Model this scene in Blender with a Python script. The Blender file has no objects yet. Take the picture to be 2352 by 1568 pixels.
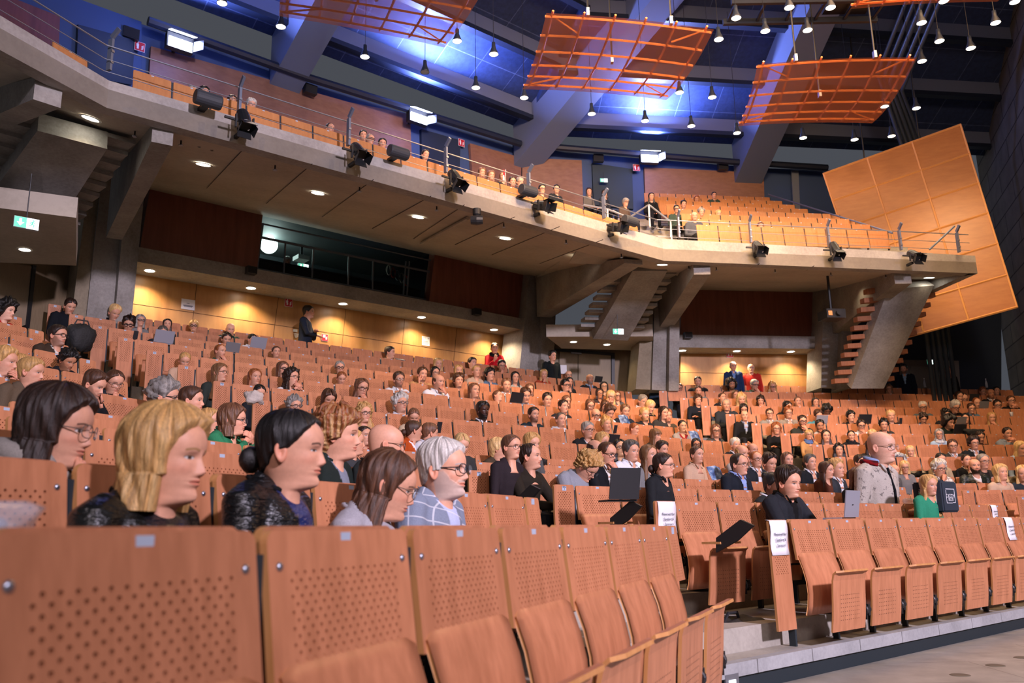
import bpy, bmesh, math, random
import numpy as np
from mathutils import Vector, Matrix
random.seed(7); rng = np.random.default_rng(7)
SC = bpy.context.scene
COL = SC.collection
# ------------------------------------------------------------------ camera
CZ = 0.97                                # lens height above the stage floor
F, PITCH, ROLL = 1950.0, 0.2187, -0.0187  # focal length in pixels of the 2352 px wide frame
cp, sp, cr, sr = math.cos(PITCH), math.sin(PITCH), math.cos(ROLL), math.sin(ROLL)
fw = Vector((0, cp, sp)); up0 = Vector((0, -sp, cp)); ri0 = Vector((1, 0, 0))
ri = ri0*cr + up0*sr; up = up0*cr - ri0*sr
cam = bpy.data.cameras.new('camera'); camo = bpy.data.objects.new('camera', cam); COL.objects.link(camo)
M3 = Matrix((ri, up, -fw)).transposed().to_4x4(); M3.translation = (0, 0, CZ); camo.matrix_world = M3
cam.sensor_width = 36.0; cam.lens = F/2352*36; cam.clip_start = 0.05; cam.clip_end = 200
cam.dof.use_dof = True; cam.dof.focus_distance = 8.5; cam.dof.aperture_fstop = 3.2
SC.camera = camo
# ------------------------------------------------------------------ world, exposure
w = bpy.data.worlds.new('world'); SC.world = w; w.use_nodes = True
bg = w.node_tree.nodes['Background']; bg.inputs[0].default_value = (0.78, 0.84, 1.0, 1); bg.inputs[1].default_value = 0.085
vs = SC.view_settings
vs.view_transform = 'Standard'; vs.look = 'None'; vs.exposure = 0.0; vs.gamma = 1.0; vs.use_curve_mapping = False
SC.cycles.max_bounces = 5; SC.cycles.diffuse_bounces = 2; SC.cycles.glossy_bounces = 2
SC.cycles.transparent_max_bounces = 8; SC.cycles.sample_clamp_indirect = 4.0; SC.cycles.caustics_reflective = False; SC.cycles.caustics_refractive = False

def light(name, kind, loc, energy, color, target=None, **k):
    d = bpy.data.lights.new(name, kind); d.energy = energy; d.color = color
    for a, b in k.items(): setattr(d, a, b)
    o = bpy.data.objects.new(name, d); COL.objects.link(o); o.location = loc
    if target is not None: o.rotation_euler = (Vector(target)-Vector(loc)).to_track_quat('-Z', 'Y').to_euler()
    return o
# stage lighting rig behind the photographer, then two unseen area lights over the hall
light('stage_key', 'SPOT', (10.5, -9.0, 9.0), 21000, (.92, .80, 1.0), (0.6, 12.5, 2.4), spot_size=.98, spot_blend=.75, shadow_soft_size=.55)
light('stage_front', 'AREA', (2.0, -9.0, 7.5), 520, (1.0, .82, .86), (3, 14, 3), size=2.5)
light('hall_wash', 'AREA', (7.5, 11.0, 10.6), 780, (1.0, .58, .28), (7.5, 15.5, 0), size=5.0)  # unseen warm light added to brighten the seats, mostly the right block
light('balcony_wash', 'AREA', (3.0, 7.5, 10.9), 560, (1.0, .62, .34), (2.5, 17.5, 7.4), size=2.5, spread=1.3)  # unseen warm light aimed at the balcony

# ------------------------------------------------------------------ rays and frames
def ray(px, py):
    u = (px-1176)/F; v = (784-py)/F
    return fw + ri*u + up*v
def at_z(px, py, z):
    d = ray(px, py); return Vector((0, 0, CZ)) + d*((z-CZ)/d.z)
class Frame:
    """plan frame of one straight bank of the hall: t along the rows, n away from the stage"""
    def __init__(s, deg):
        a = math.radians(deg); s.a = a
        s.u = Vector((math.cos(a), math.sin(a), 0)); s.n = Vector((-math.sin(a), math.cos(a), 0))
    def P(s, t, n, z): return s.u*t + s.n*n + Vector((0, 0, z))
    def hit(s, px, py, n):
        d = ray(px, py); k = n/d.dot(s.n); return Vector((0, 0, CZ)) + d*k
    def tz(s, px, py, n):
        p = s.hit(px, py, n); return p.dot(s.u), p.z
L, M, R = Frame(67.6), Frame(40.0), Frame(8.0)

# ------------------------------------------------------------------ materials
MATS = {}
def mat(name, color=(.5, .5, .5), rough=.6, metal=0.0, emit=0.0, ecol=None, spec=.5, build=None):
    if name in MATS: return MATS[name]
    m = bpy.data.materials.new(name); m.use_nodes = True
    nt = m.node_tree; b = nt.nodes['Principled BSDF']
    b.inputs['Base Color'].default_value = (*color, 1); b.inputs['Roughness'].default_value = rough
    b.inputs['Metallic'].default_value = metal; b.inputs['Specular IOR Level'].default_value = spec
    if emit:
        b.inputs['Emission Color'].default_value = (*(ecol or color), 1); b.inputs['Emission Strength'].default_value = emit
    if build: build(nt, b)
    MATS[name] = m
    return m
def N(nt, t, **k):
    n = nt.nodes.new(t)
    for a, v in k.items():
        if a in n.inputs: n.inputs[a].default_value = v
        else: setattr(n, a, v)
    return n
def ramp(nt, fac, stops):
    r = nt.nodes.new('ShaderNodeValToRGB'); e = r.color_ramp.elements
    while len(e) < len(stops): e.new(.5)
    for el, (p, c) in zip(e, stops): el.position = p; el.color = (*c, 1)
    nt.links.new(fac, r.inputs[0]); return r.outputs[0]
def coords(nt, scale, which='Object'):
    tc = nt.nodes.new('ShaderNodeTexCoord'); mp = nt.nodes.new('ShaderNodeMapping')
    mp.inputs['Scale'].default_value = scale; nt.links.new(tc.outputs[which], mp.inputs[0]); return mp.outputs[0]
def noise(nt, vec, scale, detail=3, rough=.55):
    n = N(nt, 'ShaderNodeTexNoise', Scale=scale, Detail=detail, Roughness=rough); nt.links.new(vec, n.inputs['Vector']); return n.outputs[0]
def bump(nt, b, h, dist=.002, strength=.5):
    n = N(nt, 'ShaderNodeBump', Strength=strength, Distance=dist); nt.links.new(h, n.inputs['Height']); nt.links.new(n.outputs[0], b.inputs['Normal'])
def mixc(nt, fac, a, c, mode='MIX'):
    n = nt.nodes.new('ShaderNodeMix'); n.data_type = 'RGBA'; n.blend_type = mode
    for s, v in ((0, fac), (6, a), (7, c)):
        if hasattr(v, 'links'): nt.links.new(v, n.inputs[s])
        elif s == 0: n.inputs[0].default_value = v
        else: n.inputs[s].default_value = (*v, 1)
    return n.outputs[2]
def math_n(nt, op, a, b=None):
    n = nt.nodes.new('ShaderNodeMath'); n.operation = op
    for s, v in ((0, a), (1, b)):
        if v is None: continue
        if hasattr(v, 'links'): nt.links.new(v, n.inputs[s])
        else: n.inputs[s].default_value = v
    return n.outputs[0]
def wood(c1, c2, sc=(9, 9, 1.2), rnd=True):
    def f(nt, b):
        v = coords(nt, sc)
        if rnd:
            oi = nt.nodes.new('ShaderNodeObjectInfo'); ad = nt.nodes.new('ShaderNodeVectorMath'); ad.operation = 'ADD'
            sc2 = math_n(nt, 'MULTIPLY', oi.outputs['Random'], 37.0); nt.links.new(v, ad.inputs[0]); nt.links.new(sc2, ad.inputs[1]); v = ad.outputs[0]
        n = noise(nt, v, 3.0, 4, .6)
        c = ramp(nt, n, [(.3, c1), (.7, c2)])
        if rnd:
            k = math_n(nt, 'MULTIPLY_ADD', oi.outputs['Random'], .14); k.node.inputs[2].default_value = .93
            c = mixc(nt, 1.0, c, (1, 1, 1), 'MULTIPLY') if False else c
            hv = nt.nodes.new('ShaderNodeHueSaturation'); nt.links.new(k, hv.inputs['Value']); nt.links.new(c, hv.inputs['Color']); c = hv.outputs[0]
        nt.links.new(c, b.inputs['Base Color']); bump(nt, b, n, .0006, .25)
    return f
def concrete(c1, c2, sc=1.0, joints=None):
    def f(nt, b):
        v = coords(nt, (1, 1, 1)); n1 = noise(nt, v, 1.3*sc, 5, .62); n2 = noise(nt, v, 22*sc, 3, .6)
        f2 = math_n(nt, 'MULTIPLY_ADD', n2, .35); f2.node.inputs[2].default_value = 0; s = math_n(nt, 'ADD', math_n(nt, 'MULTIPLY', n1, .75), f2)
        c = ramp(nt, s, [(.36, c1), (.68, c2)])
        nt.links.new(c, b.inputs['Base Color']); bump(nt, b, s, .006, .35)
    return f
BEECH = mat('beech_plywood', rough=.42, build=wood((.42, .165, .078), (.57, .235, .118)))
BEECHEDGE = mat('beech_edge', rough=.5, build=wood((.50, .22, .07), (.62, .30, .11)))
PALEBEECH = mat('balcony_beech', rough=.45, build=wood((.46, .185, .062), (.56, .24, .085)))
POST = mat('seat_post_paint', (.018, .028, .036), .45)
BLACK = mat('black_metal', (.012, .013, .015), .45)
BLACKP = mat('black_plastic', (.02, .021, .024), .35)
STEEL = mat('steel', (.35, .37, .42), .35, .8)
SCREW = mat('screw_steel', (.42, .46, .55), .3, .9)
CONC = mat('concrete', rough=.85, build=concrete((.20, .185, .165), (.38, .36, .33)))
CONCL = mat('concrete_fascia', rough=.85, build=concrete((.25, .23, .21), (.43, .40, .37)))
SOFF = mat('concrete_soffit', rough=.85, build=concrete((.36, .31, .25), (.50, .44, .36), .6))
STEPC = mat('concrete_step', rough=.8, build=concrete((.30, .275, .235), (.46, .42, .36), 1.5))
KERB = mat('concrete_kerb', rough=.8, build=concrete((.25, .255, .26), (.38, .385, .39), 2))
DARKBASE = mat('dark_plinth', (.012, .02, .026), .6)
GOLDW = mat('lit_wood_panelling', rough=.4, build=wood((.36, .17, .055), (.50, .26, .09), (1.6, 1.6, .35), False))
REDW = mat('red_wood_panelling', rough=.45, build=wood((.16, .052, .032), (.23, .080, .050), (3, 3, .3), False))
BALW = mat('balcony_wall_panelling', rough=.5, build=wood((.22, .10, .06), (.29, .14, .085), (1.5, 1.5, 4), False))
BLUEW = mat('blue_lit_wall', (.045, .085, .20), .7)  # wall's blue deepened in the colour to include the floods' spill
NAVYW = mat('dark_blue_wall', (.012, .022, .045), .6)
CEILM = mat('dark_ceiling', (.02, .028, .05), .7)
BEAMM = mat('ceiling_beam_paint', (.15, .18, .26), .6)
TRUSS = mat('dark_truss_steel', (.010, .016, .032), .5)
DOORM = mat('beige_door', rough=.6, build=wood((.25, .19, .125), (.30, .235, .16), (40, 40, 2), False))
WHITEP = mat('white_paper', (.80, .80, .84), .7)
PLATE = mat('number_plate', (.42, .50, .62), .4)
INK = mat('dark_ink', (.03, .04, .08), .6)
RED = mat('sign_red', (.50, .015, .03), .5)
WARMLAMP = mat('lamp_disc', (1, .95, .85), emit=14, ecol=(1, .84, .62))
DOWNL = mat('downlight_disc', (1, .97, .9), emit=22, ecol=(1, .93, .80))
FLOODM = mat('flood_glass', (1, 1, 1), emit=16, ecol=(.70, .76, 1.0))

# ------------------------------------------------------------------ mesh helpers
class MB:
    def __init__(s): s.v = []; s.f = []; s.m = []
    def add(s, vs, fs, m=0):
        o = len(s.v); s.v += [tuple(v) for v in vs]; s.f += [tuple(i+o for i in f) for f in fs]; s.m += [m]*len(fs); return s
    def quad(s, a, b, c, d, m=0): return s.add([a, b, c, d], [(0, 1, 2, 3)], m)
    def prism(s, base, top, m=0):
        n = len(base)
        return s.add(list(base)+list(top), [tuple(range(n))[::-1], tuple(range(n, 2*n))]+[(i, (i+1) % n, n+(i+1) % n, n+i) for i in range(n)], m)
    def box(s, c, sx, sy, sz, x=None, y=None, z=None, m=0):
        x = Vector(x or (1, 0, 0)); y = Vector(y or (0, 1, 0)); z = Vector(z or (0, 0, 1)); c = Vector(c)
        q = [c + x*(i*sx/2) + y*(j*sy/2) - z*(sz/2) for i, j in ((-1, -1), (1, -1), (1, 1), (-1, 1))]
        return s.prism(q, [p + z*sz for p in q], m)
    def tube(s, pts, r, k=8, m=0, cap=True):
        pts = [Vector(p) for p in pts]; n = len(pts); rr = r if hasattr(r, '__len__') else [r]*n
        rings = []; ref = None
        for i, p in enumerate(pts):
            d = (pts[min(i+1, n-1)]-pts[max(i-1, 0)]).normalized()
            if ref is None: ref = Vector((0, 0, 1)) if abs(d.z) < .9 else Vector((1, 0, 0))
            a = (ref - d*ref.dot(d)).normalized(); b = d.cross(a); ref = a
            rings += [p + (a*math.cos(2*math.pi*j/k)+b*math.sin(2*math.pi*j/k))*rr[i] for j in range(k)]
        fs = [(i*k+j, i*k+(j+1) % k, (i+1)*k+(j+1) % k, (i+1)*k+j) for i in range(n-1) for j in range(k)]
        if cap: fs += [tuple(range(k))[::-1], tuple((n-1)*k+j for j in range(k))]
        return s.add(rings, fs, m)
    def lathe(s, prof, c, axis=(0, 0, 1), k=14, m=0, capend=True):
        """prof: (radius, height) along axis from c"""
        ax = Vector(axis).normalized(); c = Vector(c)
        a = ax.orthogonal().normalized(); b = ax.cross(a); n = len(prof)
        vs = [c + ax*h + (a*math.cos(2*math.pi*j/k)+b*math.sin(2*math.pi*j/k))*r for r, h in prof for j in range(k)]
        fs = [(i*k+j, i*k+(j+1) % k, (i+1)*k+(j+1) % k, (i+1)*k+j) for i in range(n-1) for j in range(k)]
        if capend: fs += [tuple(range(k))[::-1], tuple((n-1)*k+j for j in range(k))]
        return s.add(vs, fs, m)
    def mesh(s, name, mats, smooth=False):
        me = bpy.data.meshes.new(name); me.from_pydata(s.v, [], s.f)
        for m in (mats if isinstance(mats, (list, tuple)) else [mats]): me.materials.append(m)
        if any(s.m): me.polygons.foreach_set('material_index', s.m)
        if smooth: me.polygons.foreach_set('use_smooth', [True]*len(s.f))
        me.update(); return me
    def build(s, name, mats, parent=None, smooth=False):
        return obj(name, s.mesh(name, mats, smooth), parent)
def obj(name, me, parent=None):
    o = bpy.data.objects.new(name, me); COL.objects.link(o)
    if parent is not None: o.parent = parent
    return o
def tag(o, label=None, cat=None, group=None, kind=None):
    if label: o['label'] = label
    if cat: o['category'] = cat
    if group: o['group'] = group
    if kind: o['kind'] = kind
    return o
def thing(name, loc, label, cat, group=None, rz=0.0):
    o = obj(name, None); o.location = loc; o.rotation_euler = (0, 0, rz); return tag(o, label, cat, group)
def struct(mb, name, mats, smooth=False): return tag(mb.build(name, mats, None, smooth), kind='structure')
def rel(mb, loc, rz=0.0):
    """shift a mesh built in world space into the local frame of a thing at loc"""
    c, s_ = math.cos(-rz), math.sin(-rz)
    mb.v = [((x-loc[0])*c-(y-loc[1])*s_, (x-loc[0])*s_+(y-loc[1])*c, z-loc[2]) for x, y, z in mb.v]; return mb
ORD = ['zeroth', 'first', 'second', 'third', 'fourth', 'fifth', 'sixth', 'seventh', 'eighth', 'ninth', 'tenth', 'eleventh', 'twelfth', 'thirteenth', 'fourteenth', 'fifteenth', 'sixteenth', 'seventeenth', 'eighteenth', 'nineteenth', 'twentieth', 'twenty-first', 'twenty-second', 'twenty-third', 'twenty-fourth', 'twenty-fifth', 'twenty-sixth', 'twenty-seventh', 'twenty-eighth', 'twenty-ninth', 'thirtieth']
NUM = ['zero', 'one', 'two', 'three', 'four', 'five', 'six', 'seven', 'eight', 'nine', 'ten', 'eleven', 'twelve', 'thirteen', 'fourteen', 'fifteen']
# ------------------------------------------------------------------ rows of seats: plan curves
P0 = 0.52
class Row:
    def __init__(s, block, num, th, n, c, z, pitch, sc, hgt=None):
        s.block, s.num, s.th, s.n, s.c, s.z, s.pitch, s.sc = block, num, th, n, c, z+CZ, pitch, sc
        hgt = hgt or {'M': .83 if num < 7 else 1.04, 'R': .83 if num < 7 else 1.0, 'L': 1.03}[block]
        s.floor = s.z - hgt; s.base = s.z-.83*sc
        s.u = Vector((math.cos(th), math.sin(th), 0)); s.nn = Vector((-math.sin(th), math.cos(th), 0))
    def pt(s, t, off=0.0, z=None):
        a = s.th - math.atan(s.c*t); nrm = Vector((-math.sin(a), math.cos(a), 0))
        p = s.u*t + s.nn*(s.n - s.c*t*t/2) + nrm*off; p.z = s.z if z is None else z
        return p
    def ang(s, t): return s.th - math.atan(s.c*t)
    def t_at(s, px, off=0.0, z=None, lo=-6, hi=34):
        def g(t):
            p = s.pt(t, off, z) - Vector((0, 0, CZ)); d = p.dot(fw)
            return (1e4*(p.dot(ri)) if d < .25 else 1176+F*p.dot(ri)/d) - px
        best = None; ts = [lo+(hi-lo)*i/240 for i in range(241)]
        for a, b in zip(ts, ts[1:]):
            pa = (s.pt(a)-Vector((0, 0, CZ))).dot(fw)
            if pa < .25: continue
            if g(a) <= 0 < g(b):
                for _ in range(40):
                    m = (a+b)/2
                    if g(m) <= 0: a = m
                    else: b = m
                return a
        return None
def project(p):
    p = Vector(p)-Vector((0, 0, CZ)); d = p.dot(fw)
    return 1176+F*p.dot(ri)/d, 784-F*p.dot(up)/d, d
ROWS = {}
for k in range(6): ROWS['M', k+1] = Row('M', k+1, .7051, 3.3665+.7726*k, 0, .0328+.1527*k, P0, 1.0)
for k in range(9): ROWS['M', k+7] = Row('M', k+7, .8732, 7.3628+1.0099*k, .0165, 1.1126+.3406*k+.0018*k*k, P0, 1.0)
for k in range(9): ROWS['R', k+7] = Row('R', k+7, .1335, .93*(15.0415+.878*k), -.0057, .93*(1.2389+.3219*k), .93*P0, .93)
for k, (z, n) in {3: (.36, 11.6), 4: (.50, 12.45), 5: (.655, 13.3), 6: (.81, 14.1)}.items():
    ROWS['R', k] = Row('R', k, .1335, n*.97, -.0057, z*.95, .93*P0, .93)
for k in range(2): ROWS['L', k+1] = Row('L', k+1, 1.1854, 1.1*(.9784+.9269*k), .0032, 1.1*(.0076+.1832*k), 1.1*P0, 1.12)
for k, py in {3: (250, 1013.2), 4: (250, 984), 5: (240, 965), 6: (245, 953)}.items():
    r = Row('L', k, 1.1854, 2.096+.7*(k-2), .0032, 0, P0, 1.0)
    d = ray(*py); q = d*(r.n/d.dot(r.nn)); ROWS['L', k] = Row('L', k, 1.1854, r.n, .0032, q.z, P0, 1.0)
for k, py in {7: (288, 912), 8: (250, 870), 9: (150, 815), 10: (90, 780), 11: (57, 752), 12: (20, 723), 13: (0, 697)}.items():
    r = Row('L', k, math.radians(66), 1.03*(5.64+.94*(k-7)), 0, 0, P0, 1.0)
    d = ray(*py); q = d*(r.n/d.dot(r.nn)); ROWS['L', k] = Row('L', k, r.th, r.n, 0, q.z, P0, 1.0)
# visible run of every row: left and right end (photo columns), and whether a tall end panel stands at the left / a short one at the right
ENDS = {('M', 1): (1750, 2700), ('M', 2): (1490, 2331), ('M', 3): (1255, 2194), ('M', 4): (1064, 2088), ('M', 5): (905, 1985), ('M', 6): (770, 1893),
        ('M', 7): (676, 1785), ('M', 8): (574, 1715), ('M', 9): (483.5, 1628), ('M', 10): (404.7, 1590), ('M', 11): (332.8, 1538), ('M', 12): (268, 1490), ('M', 13): (212, 1446), ('M', 14): (159, 1404), ('M', 15): (120, 1350),
        ('R', 3): (2334, 2480), ('R', 4): (2208, 2480), ('R', 5): (2096, 2480), ('R', 6): (1995, 2480), ('R', 7): (1932, 2460), ('R', 8): (1859, 2460), ('R', 9): (1786, 2460), ('R', 10): (1719, 2460), ('R', 11): (1660, 2460), ('R', 12): (1605, 2460), ('R', 13): (1553, 2440), ('R', 14): (1507, 2420), ('R', 15): (1488, 2327),
        ('L', 1): (-150, 1546), ('L', 2): (-250, 1246), ('L', 3): (-80, 900), ('L', 4): (-80, 730), ('L', 5): (-80, 600), ('L', 6): (-80, 490), ('L', 7): (-80, 392), ('L', 8): (-80, 297), ('L', 9): (-80, 224), ('L', 10): (-80, 161), ('L', 11): (-80, 104), ('L', 12): (-80, 54), ('L', 13): (-80, 12)}
SREF = {('M', 7): 7.1805, ('M', 8): 5.4796, ('M', 9): 5.5774, ('M', 10): 5.657, ('M', 11): 5.7244, ('M', 12): 5.7787, ('M', 13): 5.8322, ('M', 14): 5.8741, ('M', 15): 6.4358,
        ('M', 1): 5.3608, ('M', 2): 5.0795, ('M', 3): 4.8028, ('M', 4): 4.5596, ('M', 5): 5.3302, ('M', 6): 5.5933,
        ('R', 7): 9.944*.93, ('R', 8): 8.9208*.93, ('R', 9): 9.1962*.93, ('R', 10): 9.9937*.93, ('R', 11): 10.2806*.93, ('R', 12): 11.0686*.93, ('R', 13): 11.3628*.93, ('R', 14): 7.4668*.93, ('R', 15): 8.2797*.93,
        ('L', 1): (.71+P0)*1.1, ('L', 2): 1.6254*1.1}
TILT = math.radians(7)
def rounded(wd, h, r, n=5, bottom=0.0):
    """outline of a board, top edge at z=0, counter-clockwise from the lower left"""
    pts = [(-wd/2, -h), (wd/2, -h)]
    for cx, a0 in ((wd/2-r, 0), (-wd/2+r, 90)):
        for i in range(n+1):
            a = math.radians(a0+90*i/n); pts.append((cx+r*math.cos(a), -r+r*math.sin(a)))
    return pts
def perforated(wd, h, th, r, gx, gtop, gbot, cell, hr):
    """board with real staggered holes: gx half-width of the perforated field, gtop/gbot its lower bounds from the top edge"""
    mb = MB(); nx = int(round(2*gx/cell)); nz = int(round((gbot-gtop)/cell)); x0 = -nx*cell/2; z1 = -gtop; z0 = z1-nz*cell
    out = rounded(wd, h, r)
    rt = out[2:]                                    # rounded top run, right to left
    mb.add([(x, 0, z) for x, z in rt]+[(-wd/2, 0, z1), (x0, 0, z1), (-x0, 0, z1), (wd/2, 0, z1)], [tuple(range(len(rt)+4))])
    mb.quad((-wd/2, 0, -h), (wd/2, 0, -h), (wd/2, 0, z0), (-wd/2, 0, z0))
    mb.quad((-wd/2, 0, z0), (x0, 0, z0), (x0, 0, z1), (-wd/2, 0, z1)); mb.quad((-x0, 0, z0), (wd/2, 0, z0), (wd/2, 0, z1), (-x0, 0, z1))
    for i in range(nx):
        for j in range(nz):
            xa, za = x0+i*cell, z0+j*cell; xb, zb = xa+cell, za+cell
            if (i+j) % 2: mb.quad((xa, 0, za), (xb, 0, za), (xb, 0, zb), (xa, 0, zb)); continue
            cx, cz = (xa+xb)/2, (za+zb)/2
            sq = [(xb, cz), (xb, zb), (cx, zb), (xa, zb), (xa, cz), (xa, za), (cx, za), (xb, za)]
            ho = [(cx+hr*math.cos(k*math.pi/4), cz+hr*math.sin(k*math.pi/4)) for k in range(8)]
            mb.add([(x, 0, z) for x, z in sq]+[(x, 0, z) for x, z in ho]+[(x, th*.93, z) for x, z in ho],
                   [(k, (k+1) % 8, 8+(k+1) % 8, 8+k)[::-1] for k in range(8)]+[(8+k, 8+(k+1) % 8, 16+(k+1) % 8, 16+k)[::-1] for k in range(8)], 0)
            mb.add([(x, th*.93, z) for x, z in ho], [tuple(range(8))], 2)
    n = len(out)
    mb.add([(x, 0, z) for x, z in out]+[(x, th, z) for x, z in out], [tuple(range(n, 2*n))[::-1]], 0)
    mb.add([(x, 0, z) for x, z in out]+[(x, th, z) for x, z in out], [(i, (i+1) % n, n+(i+1) % n, n+i)[::-1] for i in range(n)], 1)
    return mb
def lean(mb, a=TILT):
    mb.v = [(x, y+z*math.tan(a), z) for x, y, z in mb.v]; return mb
HOLE = mat('hole_shade', (.03, .012, .007), .8)  # dark colour stands in for the shade inside the holes
WM = [BEECH, BEECHEDGE, HOLE]
def plain(wd, h, th, r):
    mb = MB(); o = rounded(wd, h, r); n = len(o)
    mb.add([(x, 0, z) for x, z in o], [tuple(range(n))]); mb.add([(x, th, z) for x, z in o], [tuple(range(n))[::-1]])
    mb.add([(x, 0, z) for x, z in o]+[(x, th, z) for x, z in o], [(i, (i+1) % n, n+(i+1) % n, n+i)[::-1] for i in range(n)], 1); return mb
HP, WP = .268, .490
PANEL = lean(perforated(WP, HP, .016, .022, .188, .068, .252, .0134, .0043)).mesh('panel', WM)
PANELFAR = lean(plain(WP, HP, .016, .022)).mesh('panel', WM)
ENDTALL = lean(perforated(.215, .72, .018, .02, .0737, .055, .36, .0134, .0043), math.radians(1)).mesh('panel', WM)
ENDSHORT = lean(perforated(.20, HP, .016, .02, .067, .068, .252, .0134, .0043)).mesh('panel', WM)
def sheet(prof, wd, th, mats, edge=1, round_top=.03):
    """curved plywood shell: prof = (y, z) from top to bottom, extruded over the seat width"""
    mb = MB(); n = len(prof); nx = 9; V = []
    for side in (0, 1):
        for i, (y, z) in enumerate(prof):
            a = Vector(prof[max(i-1, 0)]); b = Vector(prof[min(i+1, n-1)]); d = (b-a).normalized(); nm = Vector((d.y, -d.x))
            for j in range(nx):
                x = (j/(nx-1)-.5)*wd; zz, yy = z, y
                e = max(0, abs(x)-(wd/2-round_top))/round_top
                if i == 0 and e > 0: q = 1-math.sqrt(max(0, 1-e*e)); yy += d.x*round_top*q; zz += d.y*round_top*q
                V.append((x, yy+nm.x*th*side, zz+nm.y*th*side))
    id_ = lambda s, i, j: s*n*nx+i*nx+j
    fs = []; es = []
    for i in range(n-1):
        for j in range(nx-1):
            fs.append((id_(0, i, j), id_(0, i, j+1), id_(0, i+1, j+1), id_(0, i+1, j))[::-1]); fs.append((id_(1, i, j), id_(1, i, j+1), id_(1, i+1, j+1), id_(1, i+1, j)))
    for j in range(nx-1):
        es += [(id_(0, 0, j), id_(0, 0, j+1), id_(1, 0, j+1), id_(1, 0, j)), (id_(0, n-1, j), id_(0, n-1, j+1), id_(1, n-1, j+1), id_(1, n-1, j))[::-1]]
    for i in range(n-1):
        for j in (0, nx-1): es.append((id_(0, i, j), id_(0, i+1, j), id_(1, i+1, j), id_(1, i, j)))
    mb.add(V, fs+es); mb.m = [0]*len(fs)+[edge]*len(es)
    return mb
SHELL = sheet([(-.012, .615), (-.028, .575), (-.055, .50), (-.073, .42), (-.078, .34), (-.068, .26), (-.05, .20)], .465, .011, WM).mesh('backrest', WM, True)
pan = sheet([(-.318, .497), (-.285, .492), (-.262, .473), (-.250, .43), (-.243, .36), (-.236, .27), (-.226, .18), (-.213, .10)], .425, .013, WM)
for zz in range(7):                                    # flat dark dots painting the shade of drilled holes on the underside of the folded seat
    for k in range(10):
        x = (k-4.5)*.026; z = .17+zz*.027; y = -.226-(z-.18)*.11+.0008-.0155
        pan.add([(x+.0028*math.cos(a*math.pi/3), y, z+.0028*math.sin(a*math.pi/3)) for a in range(6)], [tuple(range(6))], 2)
SEATPAN = pan.mesh('seat_pan', WM, False)
PANDOWN = sheet([(-.455, .385), (-.44, .40), (-.38, .405), (-.28, .39), (-.17, .38), (-.09, .40)], .425, .013, WM).mesh('seat_pan', WM)
POSTM = MB().box((P0/2, .022, .39), .027, .040, .80).mesh('post', POST)
POSTFAR = MB().box((P0/2, .022, .28), .027, .040, 1.02).mesh('post', POST)
mb = MB()
mb.lathe([(.0, -.012), (.028, -.012), (.034, -.006), (.034, .006), (.026, .013), (.0, .013)], (P0/2-.035, -.225, .215), (1, 0, 0), 14)
mb.lathe([(.02, 0), (.023, .015), (.02, .03), (.024, .044)], (P0/2-.022, -.225, .215), (1, 0, 0), 12)
mb.box((P0/2-.036, -.225, .215), .012, .034, .13)
HINGE = mb.mesh('hinge', BLACK)
ARM = MB().prism([(P0/2-.012, .01, .15), (P0/2+.012, .01, .15), (P0/2+.012, -.245, .175), (P0/2-.012, -.245, .175)], [(P0/2-.012, .01, .26), (P0/2+.012, .01, .26), (P0/2+.012, -.245, .25), (P0/2-.012, -.245, .25)]).mesh('support_arm', BLACK)
SCREWM = MB().lathe([(.0085, 0), (.0085, -.0015), (.006, -.0045), (0, -.0055)], (0, 0, 0), (0, 1, 0), 8).mesh('screw', SCREW, True)
PLATEM = MB().box((0, -.001, -.0165), .034, .003, .023).mesh('number_plate', PLATE)
PLATEBIG = MB().box((0, -.001, -.024), .044, .003, .034).mesh('number_plate', PLATE)
DESK = plain(.47, .30, .018, .03).mesh('folding_desk', WM)
def part(root, name, me, loc=(0, 0, 0)):
    o = obj(name, me, root); o.location = loc; return o
ft = lambda z: z*math.tan(TILT)
seats = []
def seat_positions(key):
    r = ROWS[key]; pl, pr = ENDS[key]
    b = key[0]; tl = r.t_at(max(pl, -60)) if not (b == 'L') else None
    if b == 'L':
        tr = r.t_at(pr); wE = .24*r.sc
        if key in SREF: tref = SREF[key]
        else: tref = tr-wE
        k0 = math.floor((tr-wE-tref)/r.pitch+.3) if key in SREF else 0
        t1 = tref+k0*r.pitch; out = []
        t = t1
        while True:
            t -= r.pitch
            px, py, d = project(r.pt(t+r.pitch)) if (r.pt(t+r.pitch)-Vector((0, 0, CZ))).dot(fw) > .45 else (-999, 0, 0)
            if px < -40: break
            out.append(t+r.pitch/2)
        return out, None, t1+wE/2
    if tl is None: tl = 0
    wE = .235*r.sc
    tref = SREF.get(key)
    tr = r.t_at(min(pr, 2420)) or tl+9
    if b == 'R' and key[1] < 7: tref = tl+wE
    first = tref + math.ceil((tl+wE*.6-tref)/r.pitch-.45)*r.pitch
    hasright = pr < 2300
    last = first; out = []
    while last+r.pitch <= tr-(wE*.5 if hasright and b == 'M' else 0)+.12: out.append(last+r.pitch/2); last += r.pitch
    return out, first-wE/2, (last+wE/2 if (hasright and b == 'M') else None)
allseats = []; endpan = []
for key in ROWS:
    o, le, re = seat_positions(key)
    for i, t in enumerate(o):
        p = ROWS[key].pt(t); px, py, d = project(p)
        allseats.append((d, key, i, t, len(o)))
    if le is not None: endpan.append((key, le-(.03 if key == ('M', 1) else 0), 'tall'))
    if re is not None: endpan.append((key, re, 'short'))
BN = {'L': 'left', 'M': 'middle', 'R': 'right'}
inview = [s for s in allseats if -60 < project(ROWS[s[1]].pt(s[3]))[0] < 2420]
inview.sort(key=lambda s: s[0])
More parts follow.
